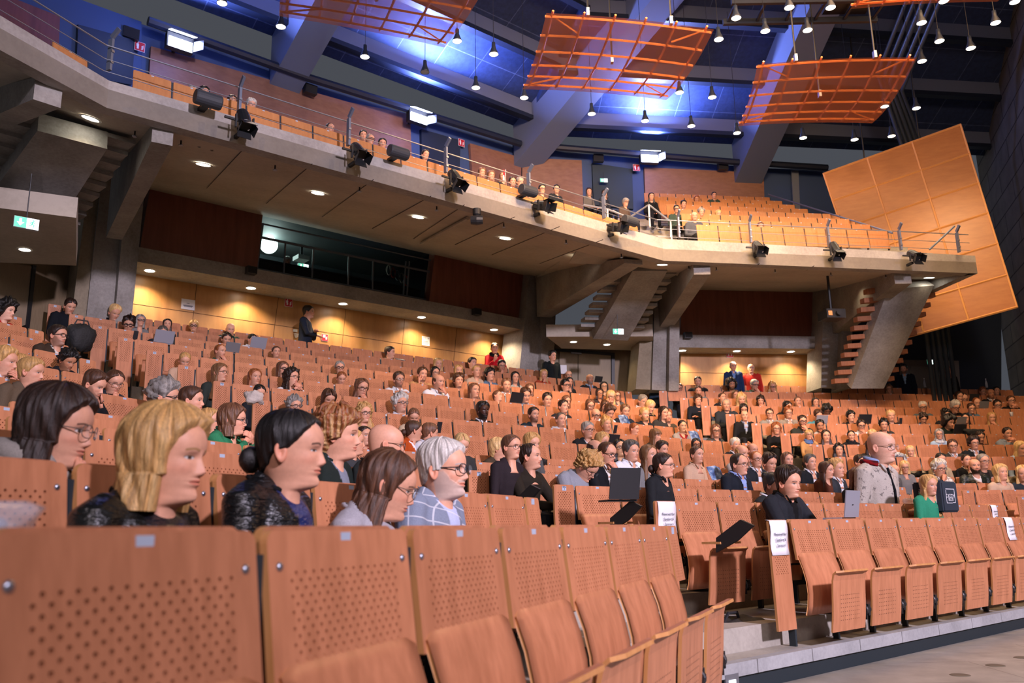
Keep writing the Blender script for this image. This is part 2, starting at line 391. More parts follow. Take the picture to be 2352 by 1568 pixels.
INDIV = inview[:300]; REST = inview[300:]
def place(o, r, t):
    o.location = r.pt(t, 0, r.base); o.rotation_euler = (0, 0, r.ang(t)); o.scale = (r.pitch/P0, r.sc, r.sc); return o
OCC = {}
def build_seats():
    for d, key, i, t, n in INDIV:
        r = ROWS[key]; b, num = key
        nm = {'L': 'from its aisle end', 'M': 'from its left aisle', 'R': 'from its left aisle'}[b]
        lab = 'perforated beech seat in row %s of the %s block, %s %s' % (NUM[num], BN[b], ORD[i+1], nm)
        s = place(tag(obj('lecture_seat', None), lab, 'seat', 'lecture hall seats, %s block row %s' % (BN[b], NUM[num])), r, t)
        part(s, 'panel', PANEL, (0, 0, .83))
        full = (b == 'L' and num == 1) or (b == 'M' and num <= 3)
        part(s, 'post', POSTM if b == 'M' and num < 7 else POSTFAR)
        part(s, 'number_plate', PLATEM, (0, 0, .83))
        occ = OCC.get((key, i))
        if full or (i < 2 and b != 'L' and not occ) or (b == 'L' and num == 2):
            part(s, 'backrest', SHELL); part(s, 'seat_pan', PANDOWN if occ else SEATPAN)
        if full: part(s, 'hinge', HINGE); part(s, 'support_arm', ARM)
        if b == 'L' and num < 3 or b == 'M' and num < 3:
            part(s, 'folding_desk', DESK, (.03, .045, .838))
        if d < 11:
            for sx in (-1, 1):
                for z in (-.062, -.250): part(s, 'screw', SCREWM, (sx*.215, ft(z), .83+z))
    # the seats farthest from the photographer, past the three hundred nearest
    mb = MB(); src = plain(WP, HP, .016, .022); lean(src)
    for d, key, i, t, n in REST:
        r = ROWS[key]; a = r.ang(t); m = Matrix.Translation(r.pt(t)) @ Matrix.Rotation(a, 4, 'Z') @ Matrix.Diagonal((r.pitch/P0, r.sc, r.sc, 1))
        k0 = len(mb.f); mb.add([m @ Vector(v) for v in src.v], src.f); mb.m[k0:] = src.m
        q = MB().box((P0/2, .022, -.33), .027, .04, .58); mb.add([m @ Vector(v) for v in q.v], q.f, 2)
        q = MB().box((0, -.001, -.0165), .034, .003, .023); mb.add([m @ Vector(v) for v in q.v], q.f, 3)
    o = mb.build('lecture_seats_beyond', [BEECH, BEECHEDGE, POST, PLATE]); tag(o, 'rows of distant perforated beech seats towards the rear wall', 'seat', None, 'stuff')
    for key, t, kind in endpan:
        r = ROWS[key]; px = project(r.pt(t))[0]
        if not -40 < px < 2400: continue
        tall = kind == 'tall'
        lab = ('tall narrow perforated end panel with row plaque, row %s, left end of the %s block' if tall else 'short narrow perforated end panel closing row %s at the right end of the %s block') % (NUM[key[1]], BN[key[0]])
        s = tag(obj('row_end_panel', None), lab, 'panel', 'row end panels'); place(s, r, t); s.scale = (r.sc, r.sc, r.sc)
        part(s, 'panel', ENDTALL if tall else ENDSHORT, (0, -.004 if tall else 0, .835 if tall else .83)); part(s, 'number_plate', PLATEBIG, (0, -.004, .83))
        low = -(r.base-r.floor)/r.sc; q = MB().box((.122 if tall else -.118, .03, .395+low/2), .02, .05, .80-low); q.build('post', POST, s)
        if tall and r.pt(t).length < 16:
            for txt, dz, size in (('Reihe', -.0175, .0155), (str(key[1]), -.034, .016)): text_mesh(s, txt, size, (0, -.0095, .83+dz), INK)
def text_mesh(parent, txt, size, loc, m, rot=(math.pi/2, 0, 0), name='lettering', extrude=.0003, align='CENTER'):
    c = bpy.data.curves.new(name, 'FONT'); c.body = txt; c.size = size; c.align_x = align; c.extrude = extrude
    o = bpy.data.objects.new('tmp', c); me = bpy.data.meshes.new_from_object(o); bpy.data.objects.remove(o); bpy.data.curves.remove(c)
    me.materials.clear(); me.materials.append(m); me.name = name
    o = obj(name, me, parent); o.location = loc; o.rotation_euler = rot; return o
# ------------------------------------------------------------------ the hall
def slab(fr, n, poly, depth, mb=None, m=0):
    """polygon drawn on the vertical plane n of a bank (photo corners), given real thickness away from the stage"""
    mb = mb or MB(); f = [fr.hit(x, y, n) for x, y in poly]
    return mb.prism(f, [p + fr.n*depth for p in f], m)
def fbox(fr, t0, t1, n0, n1, z0, z1, mb=None, m=0):
    mb = mb or MB()
    return mb.prism([fr.P(t0, n0, z0), fr.P(t1, n0, z0), fr.P(t1, n1, z0), fr.P(t0, n1, z0)], [fr.P(t0, n0, z1), fr.P(t1, n0, z1), fr.P(t1, n1, z1), fr.P(t0, n1, z1)], m)
def tiles(nt, b):
    v = coords(nt, (1, 1, 1)); br = N(nt, 'ShaderNodeTexBrick', Scale=1.0); br.offset = .5
    for a, x in (('Mortar Size', .006), ('Brick Width', 1.6), ('Row Height', .8)): br.inputs[a].default_value = x
    br.inputs['Color1'].default_value = (.36, .33, .28, 1); br.inputs['Color2'].default_value = (.33, .305, .26, 1); br.inputs['Mortar'].default_value = (.22, .2, .17, 1)
    nt.links.new(v, br.inputs['Vector']); n = noise(nt, v, 3, 5, .65)
    c = mixc(nt, 1.0, br.outputs['Color'], ramp(nt, n, [(.3, (.72, .72, .72)), (.7, (1.15, 1.15, 1.15))]), 'MULTIPLY')
    nt.links.new(c, b.inputs['Base Color']); bump(nt, b, n, .002, .2)
FLOORM = mat('stage_floor', rough=.5, build=tiles)
mb = MB(); mb.quad((-14, -8, 0), (22, -8, 0), (22, 30, 0), (-14, 30, 0)); struct(mb, 'floor', FLOORM)
# stepped platforms, one strip for each row
for blk in 'LMR':
    mb = MB()
    for k in range(1, 16):
        r = ROWS.get((blk, k)); nxt = ROWS.get((blk, k-1))
        if not r: continue
        pl, pr = ENDS[blk, k]
        if blk == 'L': t1 = (r.t_at(pr) or 3)+.35; t0 = t1-7.5
        else: t0 = (r.t_at(pl) or 0)-1.25; t1 = (r.t_at(min(pr, 2460)) or t0+9)+(.9 if blk == 'M' else 2.5)
        dep = -.09 if k == 1 else {'M': -.64 if k < 7 else -.87, 'L': -.57 if 2 < k < 7 else -.82, 'R': -.66}[blk]; n = 16
        for i in range(n):
            ta, tb = t0+(t1-t0)*i/n, t0+(t1-t0)*(i+1)/n
            q = [r.pt(ta, dep, 0), r.pt(tb, dep, 0), r.pt(tb, .13, 0), r.pt(ta, .13, 0)]
            for v in q: v.z = 0.002
            mb.prism(q, [Vector((v.x, v.y, r.floor-.0005)) for v in q])
    struct(mb, 'floor_'+{'L': 'left', 'M': 'middle', 'R': 'right'}[blk], STEPC)
# kerb of the first rows: pale stone blocks over a recessed dark plinth
for blk in 'ML':
    r = ROWS[blk, 1]; t0, t1 = (r.t_at(1745)-2.2, r.t_at(2400)+2) if blk == 'M' else (-.6, r.t_at(1546)+.2)
    kb = MB(); db = MB(); x = t0; L_ = .62
    while x < t1:
        for (a, b_, n0, n1, z0, z1, q) in ((x, x+L_-.008, -.135, -.06, r.floor-.075, r.floor+.004, kb), (x, x+L_, -.105, -.05, 0.001, r.floor-.074, db)):
            c = [r.pt(a, n0, z0), r.pt(b_, n0, z0), r.pt(b_, n1, z0), r.pt(a, n1, z0)]; q.prism(c, [Vector((v.x, v.y, z1)) for v in c])
        x += L_
    struct(kb, 'trim_1' if blk == 'M' else 'trim_2', KERB); struct(db, 'baseboard_middle' if blk == 'M' else 'baseboard_left', DARKBASE)
zt = ROWS['M', 15].floor; zr = ROWS['R', 15].floor
mb = MB(); fbox(M, 1.0, 17.5, 15.75, 19, zt-.3, zt, mb); struct(mb, 'floor_rear_middle', STEPC)
mb = MB(); fbox(R, 2.0, 19, 20.2, 25, zr-.3, zr, mb); struct(mb, 'floor_rear_right', STEPC)
mb = MB(); fbox(L, 2.0, 13, 11.7, 16, ROWS['L', 13].floor-.3, ROWS['L', 13].floor, mb); struct(mb, 'floor_rear_left', STEPC)

# ---- middle bank: rear wall under the balcony
NW = 16.8
mb = MB(); slab(M, NW, [(298, 738), (1165, 880), (1182, 769), (313, 627)], .12, mb); o = struct(mb, 'wall_middle', GOLDW)
for i, (a, b_) in enumerate((((303, 697), (1172, 826)), ((452, 650), (440, 760)), ((640, 680), (625, 790)), ((795, 705), (783, 815)), ((930, 727), (920, 835)), ((1050, 747), (1040, 850)))):
    mb = MB().tube([M.hit(*a, NW-.001), M.hit(*b_, NW-.001)], .006, 4); struct(mb, 'trim_%d' % (10+i), mat('panel_joint', (.10, .045, .015), .7))
mb = MB(); fbox(M, 4.05, 14.1, 16.0, 18.9, 5.0+CZ, 5.29+CZ, mb); struct(mb, 'slab_middle', CONC)
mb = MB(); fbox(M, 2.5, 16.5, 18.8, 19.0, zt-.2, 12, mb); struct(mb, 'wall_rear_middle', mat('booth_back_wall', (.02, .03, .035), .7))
for nm, poly in (('wall_red_left', [(320, 578), (590, 624), (604, 488), (345, 430)]), ('wall_red_right', [(985, 697), (1200, 731), (1212, 624), (1000, 574)])):
    mb = MB(); slab(M, 16.15, poly, .25, mb); struct(mb, nm, REDW)
# control booth glazing
GLASS = mat('booth_glass', (1, 1, 1), .03, build=lambda nt, b: (b.inputs['Transmission Weight'].__setattr__('default_value', 1.0), b.inputs['IOR'].__setattr__('default_value', 1.08)))
FRAME = mat('window_frame', (.10, .12, .15), .5)
win = tag(obj('window_1', None), kind='structure'); mb = MB()
tb = lambda a, b_, r_=.03: mb.tube([M.hit(*a, 16.3), M.hit(*b_, 16.3)], r_, 4)
tb((600, 545), (992, 625)); tb((604, 514), (1000, 600), .02); tb((590, 618), (985, 690))
for a, b_ in (((604, 512), (590, 620)), ((656, 555), (651, 630)), ((720, 567), (716, 641)), ((801, 583), (799, 655)), ((857, 594), (855, 665)), ((932, 600), (926, 680)), ((940, 600), (934, 681)), ((1000, 598), (985, 692))): tb(a, b_, .022)
mb.build('window_frame', FRAME, win)
mb = MB(); slab(M, 16.32, [(592, 618), (985, 690), (1000, 602), (606, 516)], .01, mb); mb.build('pane', GLASS, win)
# booth interior
bt0, bz = M.tz(592, 618, 16.4); bt1, _ = M.tz(985, 690, 16.4); tb0 = 6.6; bf = 5.29+CZ
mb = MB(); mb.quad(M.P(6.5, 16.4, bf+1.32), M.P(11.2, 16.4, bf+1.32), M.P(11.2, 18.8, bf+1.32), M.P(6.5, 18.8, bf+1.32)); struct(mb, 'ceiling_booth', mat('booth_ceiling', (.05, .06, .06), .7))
def desk_thing(t, n, wd, name, label, cat, parts):
    o = thing(name, M.P(t, n, bf), label, cat, None, M.a)
    for nm, (c, s), m_ in parts: MB().box(c, *s).build(nm, m_, o)
    return o
desk_thing(8.9, 16.75, 3, 'control_desk', 'long dark control desk behind the booth glass', 'desk', [('desk_top', ((0, 0, .40), (4.2, .5, .04)), BLACK), ('front_panel', ((0, -.2, .2), (4.2, .03, .38)), BLACK)])
desk_thing(7.4, 18.6, 1, 'wall_rail', 'long pale lighting rail on the rear wall of the control booth', 'rail', [('bar', ((1.5, 0, .85), (4.4, .08, .10)), mat('pale_rail', (.45, .5, .5), .5)), ('bracket', ((0, .08, .85), (.05, .12, .2)), BLACK)])
desk_thing(8.4, 17.6, 1, 'video_projector', 'white projector hung inside the control booth behind its glass', 'projector', [('body', ((0, 0, .98), (.28, .3, .10)), mat('white_plastic', (.6, .62, .6), .5)), ('ceiling_mount', ((0, 0, 1.16), (.05, .05, .3)), BLACK)])
bl = thing('projector', M.hit(821, 650, 16.9), 'booth projector with a glowing blue white lens behind the glass', 'projector', None, M.a)
MB().box((0, .1, 0), .3, .35, .2).build('body', BLACK, bl); MB().lathe([(.0, 0), (.05, 0), (.05, .05)], (0, -.09, 0), (0, -1, 0), 14).build('lens', mat('blue_lens', (1, 1, 1), emit=16, ecol=(.35, .5, 1)), bl)
for i in range(5):
    p = M.hit(892+i*10, 620+i*6, 17.3); c = thing('cable_coil', p, 'tangled coil of pale cables on the booth rack, coil %s from the left' % NUM[i+1], 'cable', 'cable coils in the booth', M.a)
    MB().tube([(.06*math.cos(a*.5)+.01*a/12, .02*math.sin(a*1.3), .13*math.sin(a*.5)) for a in range(26)], .010, 5).build('loop', mat('cable_%d' % (i % 3), [(.55, .5, .42), (.5, .05, .03), (.3, .3, .3)][i % 3], .5), c)
light('booth_light', 'POINT', M.P(7.6, 17.6, bf+1.15), 45, (.75, 1, .95), shadow_soft_size=.2)

# ---- right bank: rear wall
NR_ = 20.9
mb = MB(); slab(R, NR_+.15, [(1562, 895), (1864, 900), (1869, 812), (1564, 805)], .12, mb); struct(mb, 'wall_right', GOLDW)
mb = MB().tube([R.hit(1561, 855, NR_+.149), R.hit(1866, 861, NR_+.149)], .006, 4); struct(mb, 'trim_20', MATS['panel_joint'])
mb = MB(); fbox(R, R.tz(1555, 790, 20.3)[0], R.tz(1892, 790, 20.3)[0], 20.3, 22.8, R.hit(1700, 799, 20.3).z, R.hit(1700, 770, 20.3).z, mb); struct(mb, 'slab_right', CONC)
mb = MB(); slab(R, 20.5, [(1562, 772), (1872, 782), (1874, 670), (1567, 662)], .25, mb); struct(mb, 'wall_red_far', REDW)

# ---- balcony: fascia and sloping soffit
ZF = 5.2+CZ; ZT = 5.6+CZ
C0 = Vector((-5.05, 8.31-1.12, 0)); C1 = Vector((-4.97, 9.62, 0)); C2 = Vector((3.06, 16.22, 0)); C3 = Vector((10.03, 17.53, 0)); C0 = C1 - L.u*5.5
B1 = M.P(3.2, 16.25, 0); B2 = M.P(14.75, 16.25, 0); B2r = R.P(5.9, 20.55, 0); B3 = R.P(12.1, 20.55, 0); B0 = B1 - L.u*5.5 - L.n*.4
def ring(a, b_, inner=.22): return b_
pts = [C0, C1, C2, C3]; fm = MB()
inn = [C0+L.n*.2, C1+(L.n+M.n).normalized()*.2, C2+(M.n+R.n).normalized()*.2, C3+R.n*.2-R.u*.2]
zt_ = [ZT+.06, ZT-.03, ZT+.06, ZT]
for i in range(3):
    a, b_, c, d = pts[i], pts[i+1], inn[i+1], inn[i]
    z = lambda v, q: Vector((v.x, v.y, q))
    fm.prism([z(a, ZF), z(b_, ZF), z(c, ZF), z(d, ZF)], [z(a, zt_[i]), z(b_, zt_[i+1]), z(c, zt_[i+1]), z(d, zt_[i])])
struct(fm, 'balcony_fascia_wall', CONCL)
mb = MB(); e = C3+R.n*4.0
mb.prism([Vector((v.x, v.y, ZF)) for v in (C3, e, e-R.u*.2, C3-R.u*.2)], [Vector((v.x, v.y, ZT)) for v in (C3, e, e-R.u*.2, C3-R.u*.2)]); struct(mb, 'balcony_end_wall', CONCL)
zb = 6.55+CZ; zbr = 6.05+CZ; sm = MB(); z = lambda v, q: Vector((v.x, v.y, q))
SOFQ = {'L': (C0, C1, B1, B0, ZF, zb), 'M': (C1, C2, B2, B1, ZF, zb), 'R': (C2, C3, B3, B2r, ZF, zbr)}
for key, (a, b_, c, d, z0, z1) in SOFQ.items():
    sm.prism([z(a, z0), z(b_, z0), z(c, z1), z(d, z1)], [z(a, z0+.25), z(b_, z0+.25), z(c, z1+.25), z(d, z1+.25)])
sm.prism([z(C2, ZF), z(B2r, zbr), z(B2, zb)], [z(C2, ZF+.25), z(B2r, zbr+.25), z(B2, zb+.25)])
sm.prism([z(C3, ZF), z(e, ZF+.2), z(B3, zbr)], [z(C3, ZF+.3), z(e, ZF+.3), z(B3, zbr+.25)])
struct(sm, 'balcony_soffit_slab', SOFF)
def soffit_hit(px, py, key):
    a, b_, c, d, z0, z1 = SOFQ[key]; a, b_, c = z(a, z0), z(b_, z0), z(c, z1); nrm = (b_-a).cross(c-a)
    dr = ray(px, py); o_ = Vector((0, 0, CZ)); return o_ + dr*((a-o_).dot(nrm)/dr.dot(nrm)), -nrm.normalized() if nrm.z > 0 else nrm.normalized()
def joint(p, q, key, nm):
    a, _ = soffit_hit(*p, key); b_, _ = soffit_hit(*q, key); struct(MB().tube([a-Vector((0, 0, .001)), b_-Vector((0, 0, .001))], .007, 4), nm, mat('soffit_joint', (.07, .06, .05), .8))
for i, (p, q, k) in enumerate((((563, 338), (475, 432), 'M'), ((717, 376), (612, 467), 'M'), ((858, 412), (740, 498), 'M'), ((990, 450), (855, 525), 'M'), ((1067, 470), (950, 548), 'M'), ((1182, 498), (1045, 562), 'M'), ((1285, 520), (1130, 585), 'M'), ((1385, 550), (1240, 605), 'M'),
                           ((1745, 605), (1620, 667), 'R'), ((1870, 610), (1770, 670), 'R'), ((1990, 617), (1905, 670), 'R'))): joint(p, q, k, 'trim_%d' % (30+i))
# balcony seat terraces
def terrace(fr, t0, t1, n0, z0, cnt, dn, dz, nm, nf, slope):
    mb = MB(); low = lambda n: ZF+.27+(n-nf)*slope
    for i in range(cnt):
        zt_i = z0+dz*i; a, b_ = n0+dn*i, n0+dn*(i+1); q0, q1 = min(low(a), zt_i-.02), min(low(b_), zt_i-.02)
        mb.prism([fr.P(t0, a, q0), fr.P(t1, a, q0), fr.P(t1, b_, q1), fr.P(t0, b_, q1)], [fr.P(t0, a, zt_i), fr.P(t1, a, zt_i), fr.P(t1, b_, zt_i), fr.P(t0, b_, zt_i)])
    struct(mb, nm, STEPC)
terrace(M, 2.0, 15.0, 10.66, ZT-.10, 8, .9, .42, 'balcony_floor_middle', 10.42, .232)
terrace(R, 3.6, 12.0, 15.95, ZT-.10, 8, .88, .44, 'balcony_floor_right', 15.75, .178)
# ---- ribs carrying the balcony
def rib(nm, face, foot, wd, fr, key, nface, foot_n):
    """concrete cantilever rib: end face near the fascia, foot at the pier"""
    a = fr.hit(*face, nface); b_ = fr.hit(*foot, foot_n); d = Vector((b_.x-a.x, b_.y-a.y, 0)).normalized(); s = Vector((-d.y, d.x, 0))*wd/2
    top = 0.35; q = [a, b_, Vector((b_.x, b_.y, zb+.1)), Vector((a.x, a.y, ZF+.06))]
    mb = MB().prism([p-s for p in q], [p+s for p in q]); struct(mb, nm, CONC)
rib('beam_1', (108, 238), (-120, 330), .30, L, 'L', 8.45, 12.6)
rib('beam_2', (372, 330), (262, 548), .26, M, 'M', 10.75, 15.4)
rib('beam_3', (1455, 606), (1250, 728), .40, M, 'M', 10.9, 15.7)
rib('beam_4', (1613, 630), (1527, 757), .34, R, 'R', 15.95, 20.1)
rib('beam_5', (2075, 651), (1925, 768), .36, R, 'R', 16.2, 20.0)
# ---- piers
def pier(nm, fr, n, poly, depth, m=CONC): struct(slab(fr, n, poly, depth), nm, m)
pier('column_1', M, 15.85, [(197, 740), (262, 748), (290, 380), (238, 370)], .7)
pier('column_2', M, 15.7, [(262, 752), (300, 757), (332, 440), (290, 430)], .9)
pier('column_3', M, 15.9, [(163, 740), (200, 742), (240, 380), (208, 378)], .8, mat('concrete_warm', rough=.85, build=concrete((.22, .18, .12), (.36, .30, .21))))
pier('column_4', M, 15.9, [(1190, 880), (1240, 888), (1262, 615), (1218, 608)], .8)
pier('column_5', M, 15.8, [(1240, 888), (1268, 892), (1278, 690), (1262, 615), (1250, 620)], 1.0)
pier('column_6', R, 19.9, [(1497, 895), (1536, 897), (1540, 640), (1506, 640)], .8)
pier('column_7', R, 19.7, [(1536, 897), (1559, 897), (1562, 660), (1540, 655)], 1.1)
pier('column_8', R, 20.0, [(1460, 893), (1497, 895), (1506, 660), (1478, 680)], .8, MATS['concrete_warm'])
pier('column_9', R, 19.9, [(1886, 890), (1930, 892), (1938, 650), (1892, 650)], .8)
pier('column_10', R, 19.7, [(1930, 892), (1952, 892), (1958, 760), (1938, 650)], 1.1)
pier('wall_reveal_middle', M, 16.5, [(1178, 885), (1192, 887), (1206, 747), (1200, 755)], .3, mat('white_plaster', (.62, .6, .58), .8))
pier('wall_reveal_right', R, 20.7, [(1870, 895), (1884, 895), (1885, 796), (1872, 806)], .3, MATS['white_plaster'])
# ---- door walls between the banks
def wallq(nm, fr, n, poly, m, depth=.1): struct(slab(fr, n, poly, depth), nm, m)
wallq('wall_aisle_middle', R, 21.4, [(1230, 905), (1500, 905), (1500, 775), (1230, 775)], mat('warm_plywood_wall', rough=.6, build=wood((.21, .15, .085), (.27, .20, .12), (30, 30, 2), False)), .1)
dr = tag(obj('door_1', None), kind='structure')
slab(R, 21.33, [(1282, 900), (1403, 900), (1403, 811), (1286, 803)], .05).build('leaf', DOORM, dr)
slab(R, 21.30, [(1275, 800), (1412, 810), (1412, 900), (1405, 900), (1405, 816), (1275, 806)], .06).build('door_frame', BLACK, dr)
MB().tube([R.hit(1328, 808, 21.31), R.hit(1328, 900, 21.31)], .006, 4).build('meeting_joint', BLACK, dr)
slab(R, 21.25, [(1312, 808), (1336, 810), (1336, 813), (1312, 811)], .06).build('door_closer', STEEL, dr)
wallq('wall_left', L, 13.1, [(-60, 820), (176, 790), (182, 560), (-60, 560)], MATS['warm_plywood_wall'], .1)
dl = tag(obj('door_2', None), kind='structure')
slab(L, 13.0, [(-60, 790), (60, 745), (75, 612), (-60, 590)], .05).build('leaf', DOORM, dl)
slab(L, 12.97, [(60, 755), (68, 753), (84, 610), (76, 608)], .06).build('door_frame', BLACK, dl)
# soffits over the doors
mb = MB(); q = [R.hit(1262, 778, 19.4), R.hit(1420, 805, 21.4), R.hit(1500, 795, 21.4), R.hit(1500, 745, 19.4)]
zz0 = R.hit(1400, 782, 20.0).z; q = [at_z(x, y, zz0) for x, y in ((1255, 773), (1290, 800), (1500, 806), (1500, 772))]
mb.prism(q, [v+Vector((0, 0, .3)) for v in q]); struct(mb, 'ceiling_aisle_middle', SOFF)
q = [at_z(x, y, 5.35) for x, y in ((-60, 470), (-60, 600), (175, 610), (175, 500))]
mb = MB().prism(q, [v+Vector((0, 0, .3)) for v in q]); struct(mb, 'ceiling_aisle_left', SOFF)
# ---- stairs up to the balcony: sloping slab with stepped flanks
def flight(nm, fr, top, bot, ntop, nbot, wd_top, wd_bot, thick=.28, steps=9, warm=None):
    a0, a1 = fr.hit(*top[0], ntop), fr.hit(*top[1], ntop); b0, b1 = fr.hit(*bot[0], nbot), fr.hit(*bot[1], nbot)
    nrm = (a1-a0).cross(b0-a0).normalized(); nrm = nrm if nrm.z > 0 else -nrm
    mb = MB().prism([b0, b1, a1, a0], [v+nrm*thick for v in (b0, b1, a1, a0)]); struct(mb, nm, CONC)
    st = MB(); ex = (a1-a0).normalized()
    for i in range(steps):
        f0, f1 = i/steps, (i+1)/steps
        p = b0.lerp(a0, f0)+nrm*thick-ex*.35; q = b1.lerp(a1, f0)+nrm*thick+ex*.35
        p2 = b0.lerp(a0, f1)-ex*.35; q2 = b1.lerp(a1, f1)+ex*.35
        h = p2.z-b0.lerp(a0, f0).z; back = Vector((p2.x-b0.lerp(a0, f0).x+ex.x*.35, p2.y-b0.lerp(a0, f0).y+ex.y*.35, 0))
        base = [p, q, q+back, p+back]; st.prism(base, [v+Vector((0, 0, max(.06, h*.75))) for v in base])
    struct(st, nm+'_steps', warm or CONC)
flight('stair_slab_left', M, ((86, 300), (246, 342)), ((-60, 500), (110, 552)), 11.7, 14.2, 1, 1)
flight('stair_slab_middle', R, ((1453, 622), (1533, 622)), ((1362, 778), (1442, 782)), 16.9, 19.4, 1, 1)
flight('stair_slab_right', R, ((2040, 664), (2146, 655)), ((1955, 892), (2030, 892)), 17.0, 18.6, 1, 1, .28, 11, mat('stair_wood', rough=.5, build=wood((.30, .11, .05), (.42, .17, .075))))
# landing of the left stair
# ---- balcony rear walls
NB = 17.5; bz0 = ZT
def bw(nm, fr, n, poly, m, d=.15): struct(slab(fr, n, poly, d), nm, m)
cor = M.hit(1198, 352, NB); NRB = cor.dot(R.n)
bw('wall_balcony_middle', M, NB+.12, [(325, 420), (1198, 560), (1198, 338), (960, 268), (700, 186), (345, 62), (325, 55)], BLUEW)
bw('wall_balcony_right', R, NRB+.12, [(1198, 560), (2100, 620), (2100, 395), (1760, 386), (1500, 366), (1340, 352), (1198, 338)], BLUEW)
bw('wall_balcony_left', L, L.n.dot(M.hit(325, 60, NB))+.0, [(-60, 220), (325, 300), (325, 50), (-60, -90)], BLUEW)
bw('panelling_wall_middle', M, NB, [(338, 260), (948, 420), (942, 262), (800, 234), (347, 106)], BALW, .1)
bw('panelling_wall_corner', M, NB, [(1088, 440), (1196, 460), (1198, 362), (1080, 329)], BALW, .1)
bw('panelling_wall_right', R, NRB, [(1198, 480), (1340, 480), (1336, 368), (1200, 362)], BALW, .1)
bw('panelling_wall_far', R, NRB, [(1484, 500), (1758, 520), (1754, 397), (1480, 384)], mat('lit_balcony_panelling', rough=.5, build=wood((.26, .125, .07), (.33, .165, .095), (1.5, 1.5, 4), False)), .1)  # paler copy of the balcony panelling, brighter light put into its colour
nl = L.n.dot(M.hit(325, 60, NB))-.06
bw('panelling_wall_left', L, nl, [(-60, 130), (135, 105), (138, 38), (-60, -40)], REDW, .08)
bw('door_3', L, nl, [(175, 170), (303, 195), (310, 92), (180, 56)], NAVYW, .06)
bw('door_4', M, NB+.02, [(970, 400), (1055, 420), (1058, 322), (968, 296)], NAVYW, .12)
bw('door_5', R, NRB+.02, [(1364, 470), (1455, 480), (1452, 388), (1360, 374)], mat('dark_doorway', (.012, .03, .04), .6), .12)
bw('trim_45', R, NRB-.05, [(1823, 480), (1838, 480), (1834, 392), (1818, 391)], mat('grey_pipe', (.2, .23, .28), .4), .05)
# lower rear wall on the right, behind the stair, and its door
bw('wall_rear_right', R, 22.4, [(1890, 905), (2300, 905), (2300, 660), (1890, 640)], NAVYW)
d3 = tag(obj('door_6', None), kind='structure')
slab(R, 22.25, [(2072, 892), (2206, 892), (2202, 828), (2072, 826)], .12).build('door_frame', mat('grey_door_frame', (.22, .2, .18), .6), d3)
slab(R, 22.2, [(2092, 892), (2192, 892), (2190, 843), (2092, 841)], .06).build('leaf', mat('grey_door_leaf', (.27, .25, .22), .6), d3)
MB().tube([R.hit(2156, 843, 22.18), R.hit(2157, 892, 22.18)], .008, 4).build('meeting_joint', BLACK, d3)
# ---- right side wall of concrete blocks
def blocks(nt, b):
    v = coords(nt, (1, 1, 1), 'Generated'); br = N(nt, 'ShaderNodeTexBrick', Scale=1.0)
    tc = coords(nt, (1, 1, 1)); sx = N(nt, 'ShaderNodeSeparateXYZ'); nt.links.new(tc, sx.inputs[0]); cb = N(nt, 'ShaderNodeCombineXYZ')
    nt.links.new(sx.outputs[1], cb.inputs[0]); nt.links.new(sx.outputs[2], cb.inputs[1]); nt.links.new(cb.outputs[0], br.inputs['Vector'])
    for a, x in (('Mortar Size', .02), ('Brick Width', 2.4), ('Row Height', .62)): br.inputs[a].default_value = x
    br.inputs['Color1'].default_value = (.20, .185, .16, 1); br.inputs['Color2'].default_value = (.17, .155, .135, 1); br.inputs['Mortar'].default_value = (.05, .045, .04, 1)
    n = noise(nt, tc, 2, 5, .6); c = mixc(nt, 1.0, br.outputs['Color'], ramp(nt, n, [(.3, (.8, .8, .8)), (.7, (1.15, 1.15, 1.15))]), 'MULTIPLY')
    nt.links.new(c, b.inputs['Base Color']); bump(nt, b, br.outputs['Fac'], .02, .6)
a = Vector((14.3, 22.4, 0)); d = Vector((-.30, -.954, 0)); a = a - d*4; b_ = a + d*20; s = Vector((.954, -.30, 0))*.3
struct(MB().prism([a, b_, b_+s, a+s], [v+Vector((0, 0, 15)) for v in (a, b_, b_+s, a+s)]), 'wall_side', mat('concrete_block_wall', rough=.85, build=blocks))
PIPE = mat('dark_pipe', (.07, .09, .11), .4, .3)
for i in range(5):
    p0 = Vector((11.6-.17*i, 22.05-.05*i, zr+.0)); lean_ = Vector((-.02, 0, 0)); q = p0+Vector((0, 0, 7.6)); k = q+Vector((-1.0, -1.2, 1.2+.1*i))
    o = tag(MB().tube([p0, q, k, k+Vector((0, -4.5, 2.0))], .055+.012*(i == 2), 10).build('conduit_pipe', PIPE, None, True), 'dark grey pipe running up the side wall, %s of five counted from the wood reflector' % ORD[5-i], 'pipe', 'pipes beside the block wall')
